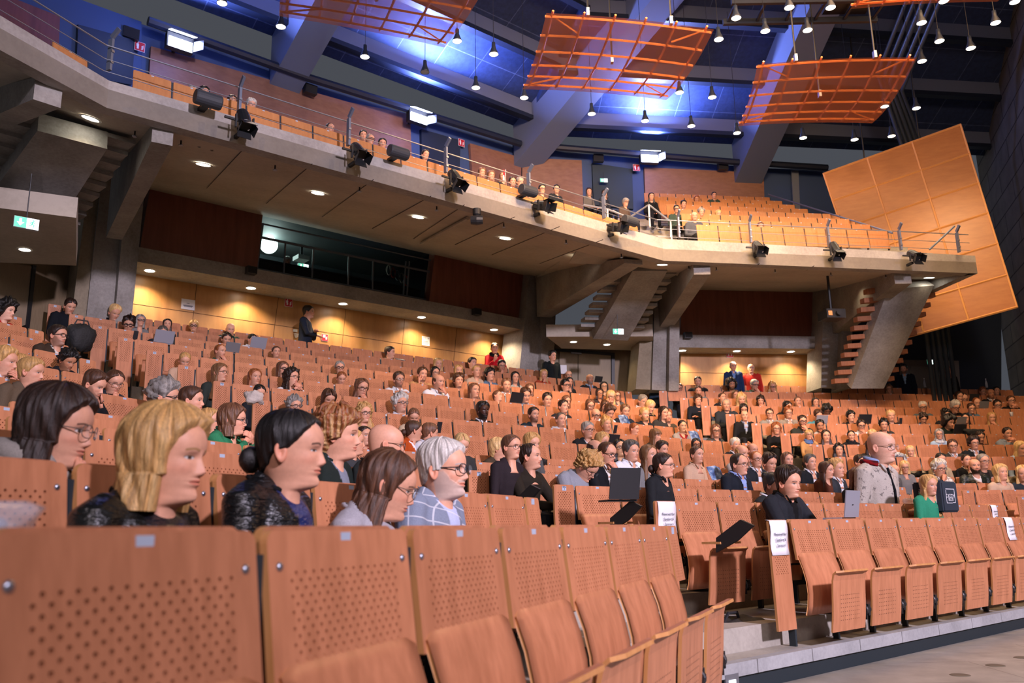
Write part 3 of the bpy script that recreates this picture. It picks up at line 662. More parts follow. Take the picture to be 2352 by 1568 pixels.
# ---- roof: dark sloping ceiling, radial box beams, purlins
def zc(n, n0=NB, z0=11.0, k=.46): return z0+CZ+k*(n0-n)
cm = MB()
bis = -(M.n+R.n).normalized()
K = Vector((cor.x, cor.y, 0)); far = K + bis*16
zz = lambda v, fr, n0, z0: Vector((v.x, v.y, zc(v.dot(fr.n), n0, z0)))
mM = [K, far, M.P(far.dot(M.u)-14, far.dot(M.n), 0), M.P(K.dot(M.u)-24, NB, 0)]
mR = [K, R.P(24, NRB, 0), R.P(24, far.dot(R.n), 0), far]
ZM0, ZR0 = 11.6, 11.4
for nm, poly, fr, n0, z0 in (('ceiling', mM, M, NB, ZM0), ('ceiling_right', mR, R, NRB, ZR0)):
    f = [zz(v, fr, n0, z0) for v in poly]
    def tilesc(nt, b, fr=fr):
        v = coords(nt, (1, 1, 1)); mp = N(nt, 'ShaderNodeMapping'); mp.inputs['Rotation'].default_value = (0, 0, -fr.a); nt.links.new(v, mp.inputs[0]); br = N(nt, 'ShaderNodeTexBrick', Scale=1.0); br.offset = 0
        for a_, x in (('Mortar Size', .012), ('Brick Width', 1.15), ('Row Height', 1.15)): br.inputs[a_].default_value = x
        br.inputs['Color1'].default_value = (.030, .052, .13, 1); br.inputs['Color2'].default_value = (.027, .047, .12, 1); br.inputs['Mortar'].default_value = (.10, .14, .26, 1)  # blue of the floodlights put into the ceiling colour
        nt.links.new(mp.outputs[0], br.inputs['Vector']); n = noise(nt, v, 9, 4, .6)
        nt.links.new(mixc(nt, 1.0, br.outputs['Color'], ramp(nt, n, [(.3, (.75, .75, .75)), (.7, (1.2, 1.2, 1.2))]), 'MULTIPLY'), b.inputs['Base Color'])
    struct(MB().prism(f, [v+Vector((0, 0, .2)) for v in f]), nm, mat('ceiling_panels_'+nm, rough=.75, build=tilesc))
def roof_beam(nm, fr, n0, px, py, z0, ln=13, wd=.75, dep=1.25):
    t, _ = fr.tz(px, py, n0); a = fr.P(t, n0, zc(n0, n0, z0)-dep+.0); b_ = fr.P(t, n0-ln, zc(n0-ln, n0, z0)-dep); s = fr.u*wd/2; h = Vector((0, 0, dep+.1))
    struct(MB().prism([a-s, a+s, b_+s, b_-s], [v+h for v in (a-s, a+s, b_+s, b_-s)]), nm, BEAMM)
roof_beam('roof_beam_1', M, NB, 655, 175, ZM0); roof_beam('roof_beam_2', M, NB, 1205, 338, ZM0, 13, .85); roof_beam('roof_beam_3', R, NRB, 1715, 378, ZR0, 13, .85)
def purlin(nm, fr, n0, n, t0, t1, z0):
    zz_ = zc(n, n0, z0)
    struct(fbox(fr, t0, t1, n-.10, n+.10, zz_-.52, zz_-.40), nm, TRUSS); struct(fbox(fr, t0, t1, n-.03, n+.03, zz_-.42, zz_+.05), nm+'_web', BEAMM)
for i, n in enumerate((16.7, 15.1, 13.5, 11.9, 10.3)):
    purlin('roof_purlin_%d' % (i+1), M, NB, n, -2, K.dot(M.u)-(NB-n)*.28, ZM0)
    purlin('roof_purlin_%d' % (i+11), R, NRB, n+NRB-NB, K.dot(R.u)+(NB-n)*.28, 20, ZR0)
# cornice ducts along the rear wall tops
struct(MB().tube([M.hit(340, 48, NB-.4), M.hit(700, 176, NB-.4), M.hit(1195, 330, NB-.4)], .10, 8), 'trim_50', TRUSS)
struct(MB().tube([R.hit(1205, 332, NRB-.4), R.hit(1690, 372, NRB-.4), R.hit(1900, 385, NRB-.4)], .10, 8), 'trim_51', TRUSS)
# ------------------------------------------------------------------ lamps
bell = MB().lathe([(.02, .26), (.035, .255), (.04, .16), (.05, .12), (.085, .03), (.092, 0), (.086, 0), (.045, .10)], (0, 0, 0), (0, 0, 1), 16, 0, False).mesh('shade', TRUSS, True)
disc = MB().lathe([(0, .012), (.05, .010), (.084, .004)], (0, 0, 0), (0, 0, 1), 16, 0, False).mesh('lamp_disc', WARMLAMP)
discoff = MB().lathe([(0, .012), (.05, .010), (.084, .004)], (0, 0, 0), (0, 0, 1), 16, 0, False).mesh('lamp_disc', mat('lamp_off', (.25, .27, .3), .4))
cordm = MB().tube([(0, 0, .25), (0, 0, 3.2)], .006, 4).mesh('cord', BLACK)
LAMPS = [(510, 8), (645, 62), (838, 131), (976, 166), (1050, 95), (1134, 125), (1093, 202), (1204, 225), (1359, 262), (1482, 278), (1588, 290), (1693, 306), (1561, 213), (1636, 224), (1691, 42), (1651, 91), (1758, 72), (1813, 18), (1855, 70), (1908, 18), (1845, 317), (1963, 321), (2048, 313), (2032, 245), (2105, 249), (2118, 141), (2117, 53), (2158, 95), (2230, 111), (2287, 53), (2168, 3), (2331, 5)]
where = 'first|second|third|fourth'.split('|')
for i, (x, y) in enumerate(LAMPS):
    p = at_z(x, y, 9.0+CZ); off = i == 3
    side = ('over the left balcony', 'between the left sails', 'around the middle sail', 'between the right sails', 'in the far right corner')[0 if x < 800 else 1 if x < 1220 else 2 if x < 1660 else 3 if x < 2000 else 4]
    o = thing('pendant_lamp', p, '%s pendant lamp %s, %s from the left' % ('unlit grey' if off else 'lit', side, ORD[sorted(LAMPS).index((x, y))+1] if len(ORD) > sorted(LAMPS).index((x, y))+1 else 'thirty-%s' % ORD[sorted(LAMPS).index((x, y))-29]), 'lamp', 'pendant lamps under the roof')
    part(o, 'shade', bell); part(o, 'lamp_disc', discoff if off else disc); c = part(o, 'cord', cordm)
    if not off:
        light('pendant_spot', 'SPOT', p-Vector((0, 0, .02)), 85, (1, .74, .47), p-Vector((0, 0, 5)), spot_size=1.9, spot_blend=.6, shadow_soft_size=.08)
rimm = MB().lathe([(.135, 0), (.135, -.006), (.105, -.008), (.10, .0)], (0, 0, 0), (0, 0, 1), 18, 0, False).mesh('rim', mat('white_enamel', (.7, .7, .68), .4))
dlm = MB().lathe([(0, -.004), (.10, -.004)], (0, 0, 0), (0, 0, 1), 18, 0, False).mesh('lamp_disc', DOWNL)
def downlight(x, y, hit, nrm, label, e, sc=1.0, soft=.06):
    o = thing('downlight', hit, label, 'light', 'recessed downlights'); o.rotation_euler = Vector((0, 0, 1)).rotation_difference(-nrm).to_euler() if nrm is not None else (0, 0, 0); o.scale = (sc,)*3
    if nrm is not None: o.rotation_euler = (nrm*-1).to_track_quat('Z', 'Y').to_euler()
    part(o, 'rim', rimm); part(o, 'lamp_disc', dlm)
    dn = nrm if nrm is not None else Vector((0, 0, -1))
    light('downlight_spot', 'SPOT', hit+dn*.03, e, (1, .74, .45), hit+dn*.03-Vector((0, 0, 4)), spot_size=2.3, spot_blend=.8, shadow_soft_size=soft)
for i, (x, y, k) in enumerate(((208, 271, 'L'), (467, 377, 'M'), (730, 443, 'M'), (960, 498, 'M'), (1160, 547, 'M'), (1330, 588, 'M'), (1521, 607, 'R'), (1672, 634, 'R'), (1816, 639, 'R'), (1950, 645, 'R'), (2134, 637, 'R'))):
    h, nrm = soffit_hit(x, y, k); downlight(x, y, h+nrm*.004, nrm, 'round white downlight in the sloping balcony soffit, %s from the left' % ORD[i+1], 14, 1.05)
zs = 5.0+CZ
for i, (x, y) in enumerate(((363, 607), (597, 650), (812, 687), (997, 718), (1167, 747))):
    h = at_z(x, y, zs-.003); h = M.P(h.dot(M.u), 16.42, zs-.003); downlight(x, y, h, Vector((0, 0, -1)), 'round downlight under the booth slab above the lit wood wall, %s from the left' % ORD[i+1], 150, .9, .03)
zr2 = R.hit(1700, 799, 20.3).z
for i, (x, y) in enumerate(((1595, 787), (1720, 791), (1845, 794))):
    h = at_z(x, y, zr2); h = R.P(h.dot(R.u), 20.66, zr2-.003); downlight(x, y, h, Vector((0, 0, -1)), 'round downlight above the right lit wood wall, %s from the left' % ORD[i+1], 150, .9, .03)
for i, (x, y) in enumerate(((1317, 785), (1394, 791))):
    downlight(x, y, at_z(x, y, zz0-.004), Vector((0, 0, -1)), 'round downlight over the beige double door, %s' % ('left one', 'right one')[i], 26, .8)
downlight(57, 573, at_z(57, 573, 5.35-.004), Vector((0, 0, -1)), 'round downlight over the beige door at the far left', 24, .8)
# blue flood lights on the balcony rear wall
for i, (fr, n, x, y) in enumerate(((M, NB-.5, 415, 92), (M, NB-.5, 962, 264), (R, NRB-.5, 1492, 357))):
    p = fr.hit(x, y, n); o = thing('flood_light', p, 'glowing blue white flood light with barn doors on the balcony rear wall, %s' % ('left', 'middle', 'right')[i]+' one', 'light', 'blue flood lights', fr.a)
    q = Vector((0, -.5, .55)).normalized()
    MB().box((0, .08, -.05), .56, .16, .34).build('housing', BLACK, o)
    MB().box((0, -.01, -.10), .5, .02, .22).build('flood_glass', FLOODM, o); MB().box((0, -.12, .10), .54, .22, .012, None, (0, 1, .45), (0, -.45, 1)).build('barn_door', mat('barn_door_glow', (.7, .72, .85), emit=7, ecol=(.66, .72, 1.0)), o)  # emission on the flap stands in for lamp light falling on it
    MB().prism([(.28, 0, -.18), (.42, -.2, -.16), (.42, -.2, .06), (.28, 0, .06)], [(.285, .01, -.18), (.425, -.19, -.16), (.425, -.19, .06), (.285, .01, .06)]).build('barn_door', STEEL, o)
    MB().box((0, .30, -.05), .06, .36, .06).build('bracket', BLACK, o)
    light('blue_flood', 'AREA', p-fr.n*.45+Vector((0, 0, .35)), 900, (.26, .34, 1.0), p-fr.n*4.2+Vector((0, 0, 4.6)), size=.5, spread=2.9); light('blue_spill', 'POINT', p-fr.n*.5-Vector((0, 0, .25)), 45, (.2, .3, 1.0), shadow_soft_size=.2)
# ------------------------------------------------------------------ reflector sails
def sailmat(nt, b):
    tr = nt.nodes.new('ShaderNodeBsdfTransparent'); mx = nt.nodes.new('ShaderNodeMixShader'); mx.inputs[0].default_value = .40
    nt.links.new(b.outputs[0], mx.inputs[1]); nt.links.new(tr.outputs[0], mx.inputs[2]); nt.links.new(mx.outputs[0], nt.nodes['Material Output'].inputs[0])
SAIL = mat('perforated_sail', (.50, .13, .045), .55, build=sailmat); SAILF = mat('sail_frame', (.75, .24, .07), .5)
def sail(c4, sag, label, nx=5, ny=5, zoff=0):
    tl, tr, br, bl_ = [Vector(c) for c in c4]; o = thing('reflector_sail', sum((tl, tr, br, bl_), Vector())/4, label, 'reflector', 'orange reflector sails'); org = o.location.copy()
    def S(a, b_):
        p = tl.lerp(tr, a).lerp(bl_.lerp(br, a), b_); p.z += sag*(1-(2*b_-1)**2)*-1 + sag*.35*(1-(2*a-1)**2); return p-org
    k = 14; mb = MB(); V = [S(i/k, j/k) for j in range(k+1) for i in range(k+1)]
    mb.add(V, [(j*(k+1)+i, j*(k+1)+i+1, (j+1)*(k+1)+i+1, (j+1)*(k+1)+i) for j in range(k) for i in range(k)]); mb.build('sheet', SAIL, o, True)
    up_ = Vector((0, 0, .05)); fr = MB()
    for i in range(nx+1): a = .04+.92*i/nx; fr.tube([S(a, b_/8)+up_ for b_ in range(9)], .022, 4)
    for j in range(ny+1): b_ = .05+.9*j/ny; fr.tube([S(a/8, b_)+up_ for a in range(9)], .022, 4)
    for (a0, b0, a1, b1) in ((.04, .05, .22, .2), (.96, .05, .8, .2), (.04, .95, .22, .8), (.96, .95, .8, .8)): fr.tube([S(a0, b0)+up_*1.4, S(a1, b1)+up_*1.4], .018, 4)
    fr.build('frame', SAILF, o)
    for a, b_ in ((.25, .03), (.75, .03), (.5, .5)):
        MB().tube([S(a, b_)+up_, S(a, b_)+Vector((0, 0, 6.0))], .018, 5).build('suspension_rod', BLACK, o); MB().box(S(a, b_)+Vector((0, 0, .12)), .05, .09, .14).build('hanger', STEEL, o)
zq = 8.5+CZ
sail([at_z(1255, 30, zq), at_z(1640, 68, zq-.1), at_z(1530, 230, zq), at_z(1200, 205, zq)], .14, 'orange perforated reflector sail hung in the middle of the roof, seen whole')
sail([at_z(1740, 148, zq), at_z(2106, 132, zq), at_z(2003, 283, zq), at_z(1695, 290, zq)], .14, 'orange perforated reflector sail nearest the tilted wood reflector, above the right seats')
sail([at_z(648, -120, zq), at_z(1130, -60, zq), at_z(1020, 109, zq), at_z(641, 37, zq)], .10, 'orange perforated reflector sail cut by the top edge, left of the middle sail')
sail([at_z(2000, -120, zq), at_z(2400, -130, zq), at_z(2290, 4, zq), at_z(1953, 21, zq)], .10, 'orange perforated reflector sail just peeping in at the top right')
# dark lighting gantry between the sails
g = thing('lighting_gantry', at_z(1850, 25, 11.2), 'dark steel lighting gantry near the roof, above the right sail', 'gantry')
for k in range(2): MB().box((0, k*.7-.35, 0), 3.2, .08, .12).build('rail', TRUSS, g)
for k in range(6): MB().box((k*.6-1.5, 0, 0), .05, .7, .05).build('crossbar', TRUSS, g)
MB().box((.9, 0, .25), .9, .6, .3).build('lamp_housing', BLACK, g)
for k in (-1.4, 1.4): MB().tube([(k, 0, 0), (k, 0, 2.5)], .02, 5).build('hanger', TRUSS, g)
# ------------------------------------------------------------------ big tilted wood reflector on the right
def reflmat(nt, b):
    v = coords(nt, (1.2, 1.2, 5)); n = noise(nt, v, 2.2, 4, .6); c = ramp(nt, n, [(.3, (.43, .15, .032)), (.7, (.52, .20, .046))]); nt.links.new(c, b.inputs['Base Color'])
REFL = mat('reflector_veneer', (.5, .2, .06), .38, build=reflmat)
nrm = (R.n*-1+R.u*-.55).normalized()
def rh(px, py):
    d = ray(px, py); c = Vector((11.6, 19.6, 0)); o_ = Vector((0, 0, CZ)); return o_+d*((c-o_).dot(nrm)/d.dot(nrm))
A, B_, C_, D_ = rh(1890, 398), rh(2207, 284), rh(2338, 706), rh(2040, 783); D_ = A+(C_-B_)*1.0+(D_-(A+(C_-B_)))*.6
o = thing('wood_reflector', (A+B_+C_+D_)/4, 'huge tilted orange wood acoustic reflector gridded in squares, beside the block wall', 'reflector'); org = o.location.copy()
MB().prism([p-org for p in (A, D_, C_, B_)], [p-org-nrm*.05 for p in (A, D_, C_, B_)]).build('veneer_sheet', REFL, o)
gm = MB(); Q = lambda a, b_: A.lerp(B_, a).lerp(D_.lerp(C_, a), b_)-org+nrm*.004
for a in (0.004, .33, .655, .996): gm.tube([Q(a, .002), Q(a, .998)], .028, 4)
for k in range(7): b_ = .004+.992*k/6; gm.tube([Q(0, b_), Q(1, b_)], .028, 4)
gm.build('grid_frame', mat('reflector_strip', (.85, .42, .14), .45), o)
for a in (.3, .7): MB().tube([Q(a, .05)-nrm*.1, Q(a, .05)-nrm*.1+Vector((0, 0, 5))], .02, 5).build('suspension_rod', BLACK, o)
light('reflector_wash', 'SPOT', Vector((9.6, 14.6, 9.6)), 600, (1, .66, .34), (11.3, 19.8, 6.8), spot_size=.9, spot_blend=.8, shadow_soft_size=.2)
# ------------------------------------------------------------------ balcony seats
BPAN = lean(plain(.49, .46, .018, .02), .12).mesh('panel', [PALEBEECH, BEECHEDGE]); BPOST = MB().box((P0/2, .03, -.24), .03, .04, .46).mesh('post', POST)
BPL = MB().box((0, -.001, -.0165), .034, .003, .023).mesh('number_plate', PLATE)
def balc(fr, n, z, x0, x1, lab, sc=1.0, zpx=None):
    t0 = fr.tz(*x0, n)[0]; t1 = fr.tz(*x1, n)[0]; k = int(round((t1-t0)/(P0*sc)))
    for i in range(k):
        o = tag(obj('balcony_seat', None), 'pale beech balcony seat back, %s, %s from the left' % (lab, ORD[i+1] if i < 30 else 'last'), 'seat', 'balcony seats'); o.location = fr.P(t0+(i+.5)*P0*sc, n, z); o.rotation_euler = (0, 0, fr.a); o.scale = (sc, sc, sc)
        part(o, 'panel', BPAN); part(o, 'post', BPOST); part(o, 'number_plate', BPL)
fz = lambda fr, n, x, y: fr.hit(x, y, n).z
balc(M, 10.95, fz(M, 10.95, 900, 344), (303, 170), (1478, 492), 'front row of the long middle balcony')
for i in range(1, 5):
    balc(M, 10.95+.88*i, fz(M, 10.95, 900, 344)+.405*i, (1285+14*i, 452-9*i), (1478-14*i, 470-8*i), 'row %s behind the middle balcony front' % NUM[i])
for i in range(8):
    y0 = 506-8.5*i; zb_ = fz(R, 16.25, 1800, 522)+.465*i
    x0 = 1597-17*i if i < 8 else 1480; x1 = 2040-41*i
    balc(R, 16.25+.87*i, zb_, (x0, y0), (x1, y0+18), 'row %s of the right balcony block' % NUM[i+1], .93)
for i in range(5):
    balc(L, 8.55+.8*i, fz(L, 8.55, 205, 142)+.40*i, (120+8*i, 90), (236+3*i, 168-4*i), 'row %s of the left balcony bank' % NUM[i+1])
# ------------------------------------------------------------------ balcony rail
RAIL = mat('rail_paint', (.16, .19, .26), .4, .3)
def railpost(fr, n, x, y, lab):
    p = fr.hit(x, y, n); o = thing('rail_post', p, lab, 'post', 'balcony rail posts', fr.a)
    MB().box((0, 0, .21), .035, .07, .44).build('upright', RAIL, o); MB().box((0, -.06, .50), .035, .16, .06, None, (0, .75, -.66), (0, .66, .75)).build('bent_head', RAIL, o)
    for k in (.1, .25): MB().box((0, -.04, k), .04, .02, .03).build('clamp', STEEL, o)
PST = [(L, 8.42, 250, 160), (M, 10.5, 548, 268), (M, 10.5, 800, 333), (M, 10.5, 1024, 395), (M, 10.5, 1215, 450), (M, 10.5, 1388, 500), (R, 15.78, 1560, 545), (R, 15.78, 1725, 556), (R, 15.78, 1905, 566), (R, 15.78, 2070, 573), (R, 15.78, 2203, 578)]
for i, q in enumerate(PST): railpost(*q, 'bent steel rail post on the concrete balcony edge, %s from the left' % ORD[i+1])
for h, lab in ((.52, 'top'), (.33, 'middle'), (.16, 'lowest')):
    z_ = lambda v, q: Vector((v.x, v.y, q))
    o = tag(MB().tube([z_(C0+L.n*.15, ZT+h), z_(C1+(L.n+M.n)*.08, ZT+h), z_(C2+(M.n+R.n)*.08, ZT+h), z_(C3+R.n*.12, ZT+h)], .011 if h > .5 else .006, 6).build('rail_cable', STEEL), '%s steel cable of the balcony rail' % lab, 'rail')
a = R.hit(1765, 450, 22.4); b_ = R.hit(2050, 540, 16.3); tag(MB().tube([a+Vector((0, 0, .05)), b_+Vector((0, 0, .05))], .022, 8).build('sloping_handrail', RAIL), 'dark sloping handrail at the right end of the balcony seats', 'handrail')
h = thing('aisle_handrail', R.hit(1480, 500, 16.2), 'bright bent handrail at the balcony corner aisle', 'handrail', None, 0)
P1 = [R.hit(x, y, 16.2)-h.location for x, y in ((1340, 470), (1395, 480), (1445, 500), (1490, 470), (1540, 508), (1540, 545))]
MB().tube(P1, .022, 8).build('tube', STEEL, h)
for q in (P1[1], P1[3], P1[4]): MB().tube([q, q-Vector((0, 0, .5))], .02, 6).build('leg', mat('white_post', (.6, .6, .62), .5), h)
e_ = thing('end_handrail', R.hit(2200, 575, 15.9), 'short sloping handrail at the far right end of the balcony', 'handrail')
MB().tube([(0, 0, .55), R.hit(2135, 573, 15.9)-e_.location], .02, 6).build('tube', RAIL, e_)
# ------------------------------------------------------------------ theatre spots, speakers
def theatre(fr, n, x, y, lab, tiltx, s=1.0):
    p = fr.hit(x, y, n); o = thing('theatre_spotlight', p, lab, 'spotlight', 'black theatre spotlights on the balcony front', fr.a); o.scale = (s,)*3
    q = Matrix.Rotation(tiltx, 4, 'X')
    def bld(nm, mb, m): mb.v = [tuple(q @ Vector(v)) for v in mb.v]; mb.build(nm, m, o)
    bld('body', MB().lathe([(.0, .20), (.085, .20), (.095, .1), (.095, -.08), (.08, -.10)], (0, 0, 0), (0, 1, 0), 14), BLACK)
    bld('lens', MB().lathe([(0, -.085), (.075, -.085)], (0, 0, 0), (0, 1, 0), 14, 0, False), mat('dark_lens', (.03, .035, .05), .1))
    for k, (c, sx, sz, d) in enumerate((((0, -.16, .10), .2, .012, (0, -1, .35)), ((0, -.16, -.10), .2, .012, (0, -1, -.35)), ((-.1, -.16, 0), .012, .16, (-.3, -1, 0)), ((.1, -.16, 0), .012, .16, (.3, -1, 0)))):
        d = Vector(d).normalized(); zx = Vector((0, 0, 1)) if k < 2 else Vector((1, 0, 0)); nz = (zx-d*zx.dot(d)).normalized(); bld('barn_door', MB().box(c, sx if k < 2 else sz, .15, .008, d.cross(nz), d, nz), BLACK)
    MB().box((-.17, .02, .0), .22, .03, .03).build('pan_handle', BLACK, o); MB().box((.0, .22, -.12), .05, .2, .05).build('clamp', BLACK, o)
    MB().box((.125, 0, -.02), .02, .04, .2).build('yoke', BLACK, o); MB().box((-.125, 0, -.02), .02, .04, .2).build('yoke', BLACK, o)
for i, (fr, n, x, y, tl, s) in enumerate(((M, 10.25, 562, 279, 1.0, .95), (M, 10.25, 825, 350, .8, .95), (M, 10.25, 1048, 412, .9, .95), (M, 10.25, 1248, 472, .35, .95), (M, 10.25, 1417, 522, .3, .9), (R, 15.5, 1743, 568, .7, .95), (R, 15.5, 1920, 574, 1.0, .95), (R, 15.5, 2102, 587, .6, .95))):
    theatre(fr, n, x, y, 'black theatre spotlight with barn doors on the balcony front, %s from the left' % ORD[i+1], tl, s)
for i, (fr, n, x, y, s) in enumerate(((M, 10.3, 478, 229, .9), (M, 10.3, 915, 350, .85), (M, 10.3, 1213, 438, .85), (M, 10.3, 1447, 507, .85))):
    p = fr.hit(x, y, n); o = thing('cylinder_speaker', p, 'dark cylindrical speaker on the balcony edge, %s from the left' % ORD[i+1], 'speaker', 'cylinder speakers', fr.a); o.scale = (s,)*3
    MB().lathe([(0, -.19), (.10, -.19), (.11, -.17), (.11, .17), (.10, .19), (0, .19)], (0, 0, 0), (1, 0, 0), 18).build('body', mat('dark_grey_grille', (.035, .04, .05), .6), o, False); MB().box((0, .2, -.05), .1, .22, .05).build('bracket', BLACK, o)
for i, (fr, n, x, y, w_, nm) in enumerate(((M, 15.9, 577, 621, .2, 'under the control booth'), (M, 15.9, 1095, 716, .2, 'on the booth slab right of the windows'), (R, 20.2, 1580, 770, .2, 'on the slab above the right wood wall'), (M, NB-.2, 300, 78, .32, 'high on the left balcony rear wall'), (R, NRB-.2, 1374, 364, .3, 'over the balcony doorway'), (R, NRB-.2, 1660, 382, .3, 'high on the right balcony rear wall'), (M, NB-.2, 713, 206, .3, 'above the left balcony panelling'))):
    p = fr.hit(x, y, n); o = thing('box_speaker', p, 'small black box speaker '+nm, 'speaker', 'small black wall speakers', fr.a); MB().box((0, 0, 0), w_, .14, w_*.75).build('cabinet', BLACKP, o); MB().box((0, -.072, 0), w_*.9, .006, w_*.65).build('grille', mat('black_grille', (.012, .012, .012), .9), o); MB().box((0, .12, 0), .04, .12, .04).build('bracket', BLACK, o)
p, nm_ = soffit_hit(1095, 480, 'M'); o = thing('dome_camera', p, 'black dome camera hung from the balcony soffit', 'camera'); MB().lathe([(.07, 0), (.07, -.1), (.05, -.13)], (0, 0, 0), (0, 0, 1), 12).build('base', BLACK, o); MB().lathe([(0, -.1), (.07, -.1), (.085, 0), (.07, .1), (0, .1)], (0, -.02, -.2), (1, 0, 0), 12).build('camera_head', BLACKP, o)
a, _ = soffit_hit(1075, 497, 'M'); b_, _ = soffit_hit(968, 556, 'M'); tag(MB().tube([a-Vector((0, 0, .03)), b_-Vector((0, 0, .03))], .035, 6).build('cable_duct', SOFF), 'long concrete coloured cable duct under the balcony soffit', 'duct')
# ceiling projector under the right soffit
p, _ = soffit_hit(1897, 632, 'R'); q = R.hit(1910, 724, p.dot(R.n)); o = thing('projector', q, 'black projector with a glowing lens hung from the right balcony soffit', 'projector', None, R.a)
MB().box((0, 0, 0), .44, .42, .20).build('body', BLACKP, o); MB().lathe([(0, 0), (.05, 0), (.06, -.05)], (.03, -.245, .0), (0, 1, 0), 14).build('lens_ring', BLACK, o); MB().lathe([(0, 0), (.035, 0)], (.03, -.262, 0), (0, 1, 0), 12, 0, False).build('lens', mat('lens_glow', (1, 1, 1), emit=18, ecol=(.75, .9, 1)), o); MB().box((-.14, -.214, .0), .09, .004, .10).build('warning_sticker', mat('orange_sticker', (.8, .35, .12), .5), o)
MB().tube([Vector((0, 0, .1)), Vector((0, 0, p.z-q.z))], .03, 8).build('mounting_pole', BLACK, o); MB().box((0, 0, .115), .26, .2, .03).build('mount_plate', STEEL, o)
# sprinklers under the soffit
for i, (x, y, k) in enumerate(((310, 302, 'M'), (416, 323, 'M'), (632, 380, 'M'), (826, 430, 'M'), (1003, 474, 'M'), (1157, 513, 'M'), (1300, 551, 'M'), (1427, 583, 'M'), (1582, 610, 'R'), (1645, 613, 'R'), (1780, 618, 'R'), (1908, 625, 'R'), (2034, 630, 'R'), (2203, 638, 'R'))):
    h, _ = soffit_hit(x, y, k); o = thing('sprinkler', h, 'small brass sprinkler under the balcony soffit, %s from the left' % ORD[i+1], 'sprinkler', 'soffit sprinklers'); MB().tube([(0, 0, .02), (0, 0, -.07)], .012, 6).build('pipe', BLACK, o); MB().lathe([(.0, 0), (.035, 0), (.03, -.01)], (0, 0, -.07), (0, 0, 1), 10).build('deflector', STEEL, o)
# ------------------------------------------------------------------ signs
EXITG = mat('exit_green', (.1, .6, .4), emit=.9, ecol=(.16, .62, .42)); EXITW = mat('exit_white', (1, 1, 1), emit=2.6, ecol=(.85, 1, .95))
def running_man(mb, x, z, s, y):
    mb.lathe([(0, 0), (.09*s, 0)], (x+.05*s, y, z+.33*s), (0, -1, 0), 8, 0, False)
    for pts, w_ in (([(0, .22), (-.05, 0)], .07), ([(-.05, 0), (.12, -.1), (.1, -.32)], .05), ([(-.05, 0), (-.14, -.15), (-.3, -.2)], .05), ([(0, .2), (.2, .08)], .04), ([(0, .2), (-.2, .1), (-.25, -.02)], .04)):
        mb.tube([(x+a*s, y, z+b_*s) for a, b_ in pts], w_*s, 4)
def exit_sign(fr, n, x, y, w_, lab, glow=1, rod=0):
    p = fr.hit(x, y, n); o = thing('exit_sign', p, lab, 'sign', 'green and white exit signs', fr.a); h_ = w_*.5
    MB().box((0, .03, 0), w_*1.03, .06, h_*1.06).build('case', mat('grey_case', (.4, .42, .42), .5), o); MB().box((-w_*.25, -.002, 0), w_*.5, .004, h_).build('arrow_field', EXITG, o); MB().box((w_*.25, -.002, 0), w_*.5, .004, h_).build('door_field', EXITW, o)
    a = MB().prism([(-w_*.25-h_*.3, -.006, 0), (-w_*.25+h_*.3, -.006, 0), (-w_*.25, -.006, -h_*.34)], [(-w_*.25-h_*.3, -.004, 0), (-w_*.25+h_*.3, -.004, 0), (-w_*.25, -.004, -h_*.34)]); a.box((-w_*.25, -.005, h_*.17), h_*.2, .003, h_*.36); a.build('arrow', EXITW, o)
    r_ = MB(); running_man(r_, w_*.25, -.02*h_, h_*.95, -.006); r_.build('running_figure', EXITG, o)
    if rod: MB().tube([(0, .03, h_*.5), (0, .03, h_*.5+rod)], .007, 6).build('hanger', BLACK, o)
exit_sign(M, 11.5, 61, 512, .27, 'lit green and white exit sign under the left stair', 1, .6); exit_sign(R, 18.4, 1420, 761, .25, 'lit green and white exit sign under the middle stair', 1, .5); exit_sign(R, 22.0, 2139, 831, .25, 'lit green and white exit sign above the far right grey door'); exit_sign(R, NRB-.2, 1387, 414, .22, 'small green exit sign in the dark balcony doorway', 1, .2)
exit_sign(M, 18.0, 697, 612, .26, 'green exit sign seen through the booth glass', 1, .4)
def fire_sign(fr, n, x, y, s, lab, hose=False):
    p = fr.hit(x, y, n); o = thing('fire_sign', p, lab, 'sign', 'red fire signs', fr.a); MB().box((0, 0, 0), s*1.06, .006, s*1.06).build('white_border', WHITEP, o); MB().box((0, -.005, 0), s*.98, .004, s*.98).build('red_field', RED, o)
    g = MB(); y_ = -.009
    if hose: g.box((-s*.12, y_, s*.18), s*.4, .002, s*.4); g.lathe([(0, 0), (s*.13, 0)], (s*.2, y_, -s*.15), (0, -1, 0), 10, 0, False)
    else: g.box((-s*.2, y_, -.05*s), s*.2, .002, s*.55); g.box((-s*.2, y_, s*.33), s*.12, .002, s*.14); g.tube([(-s*.2, y_, s*.3), (-s*.36, y_, s*.2), (-s*.36, y_, -s*.05)], s*.03, 4)
    for k in range(3): g.tube([(s*.14, y_, -s*.32+k*s*.16), (s*.26, y_, -s*.26+k*s*.16), (s*.34, y_, -s*.12+k*s*.16)], s*.045, 4)
    g.build('pictogram', WHITEP, o); return o
fire_sign(M, NW-.01, 663, 695, .17, 'red and white fire extinguisher sign high on the lit wood wall'); fire_sign(M, NW-.01, 746, 775, .15, 'red and white fire hose sign beside the standing man in the dark sweater', True)
fire_sign(R, NR_+.13, 1676, 813, .17, 'red fire extinguisher sign above the two standing men at the right wood wall')
for (fr, n, x, y) in ((M, NB-.16, 321, 107), (M, NB-.0, 1060, 328), (R, NRB-.12, 1462, 385)): fire_sign(fr, n, x, y, .2, 'dim red fire sign beside the balcony doorway, at the %s' % ('left' if x < 400 else 'middle' if x < 1200 else 'right'))
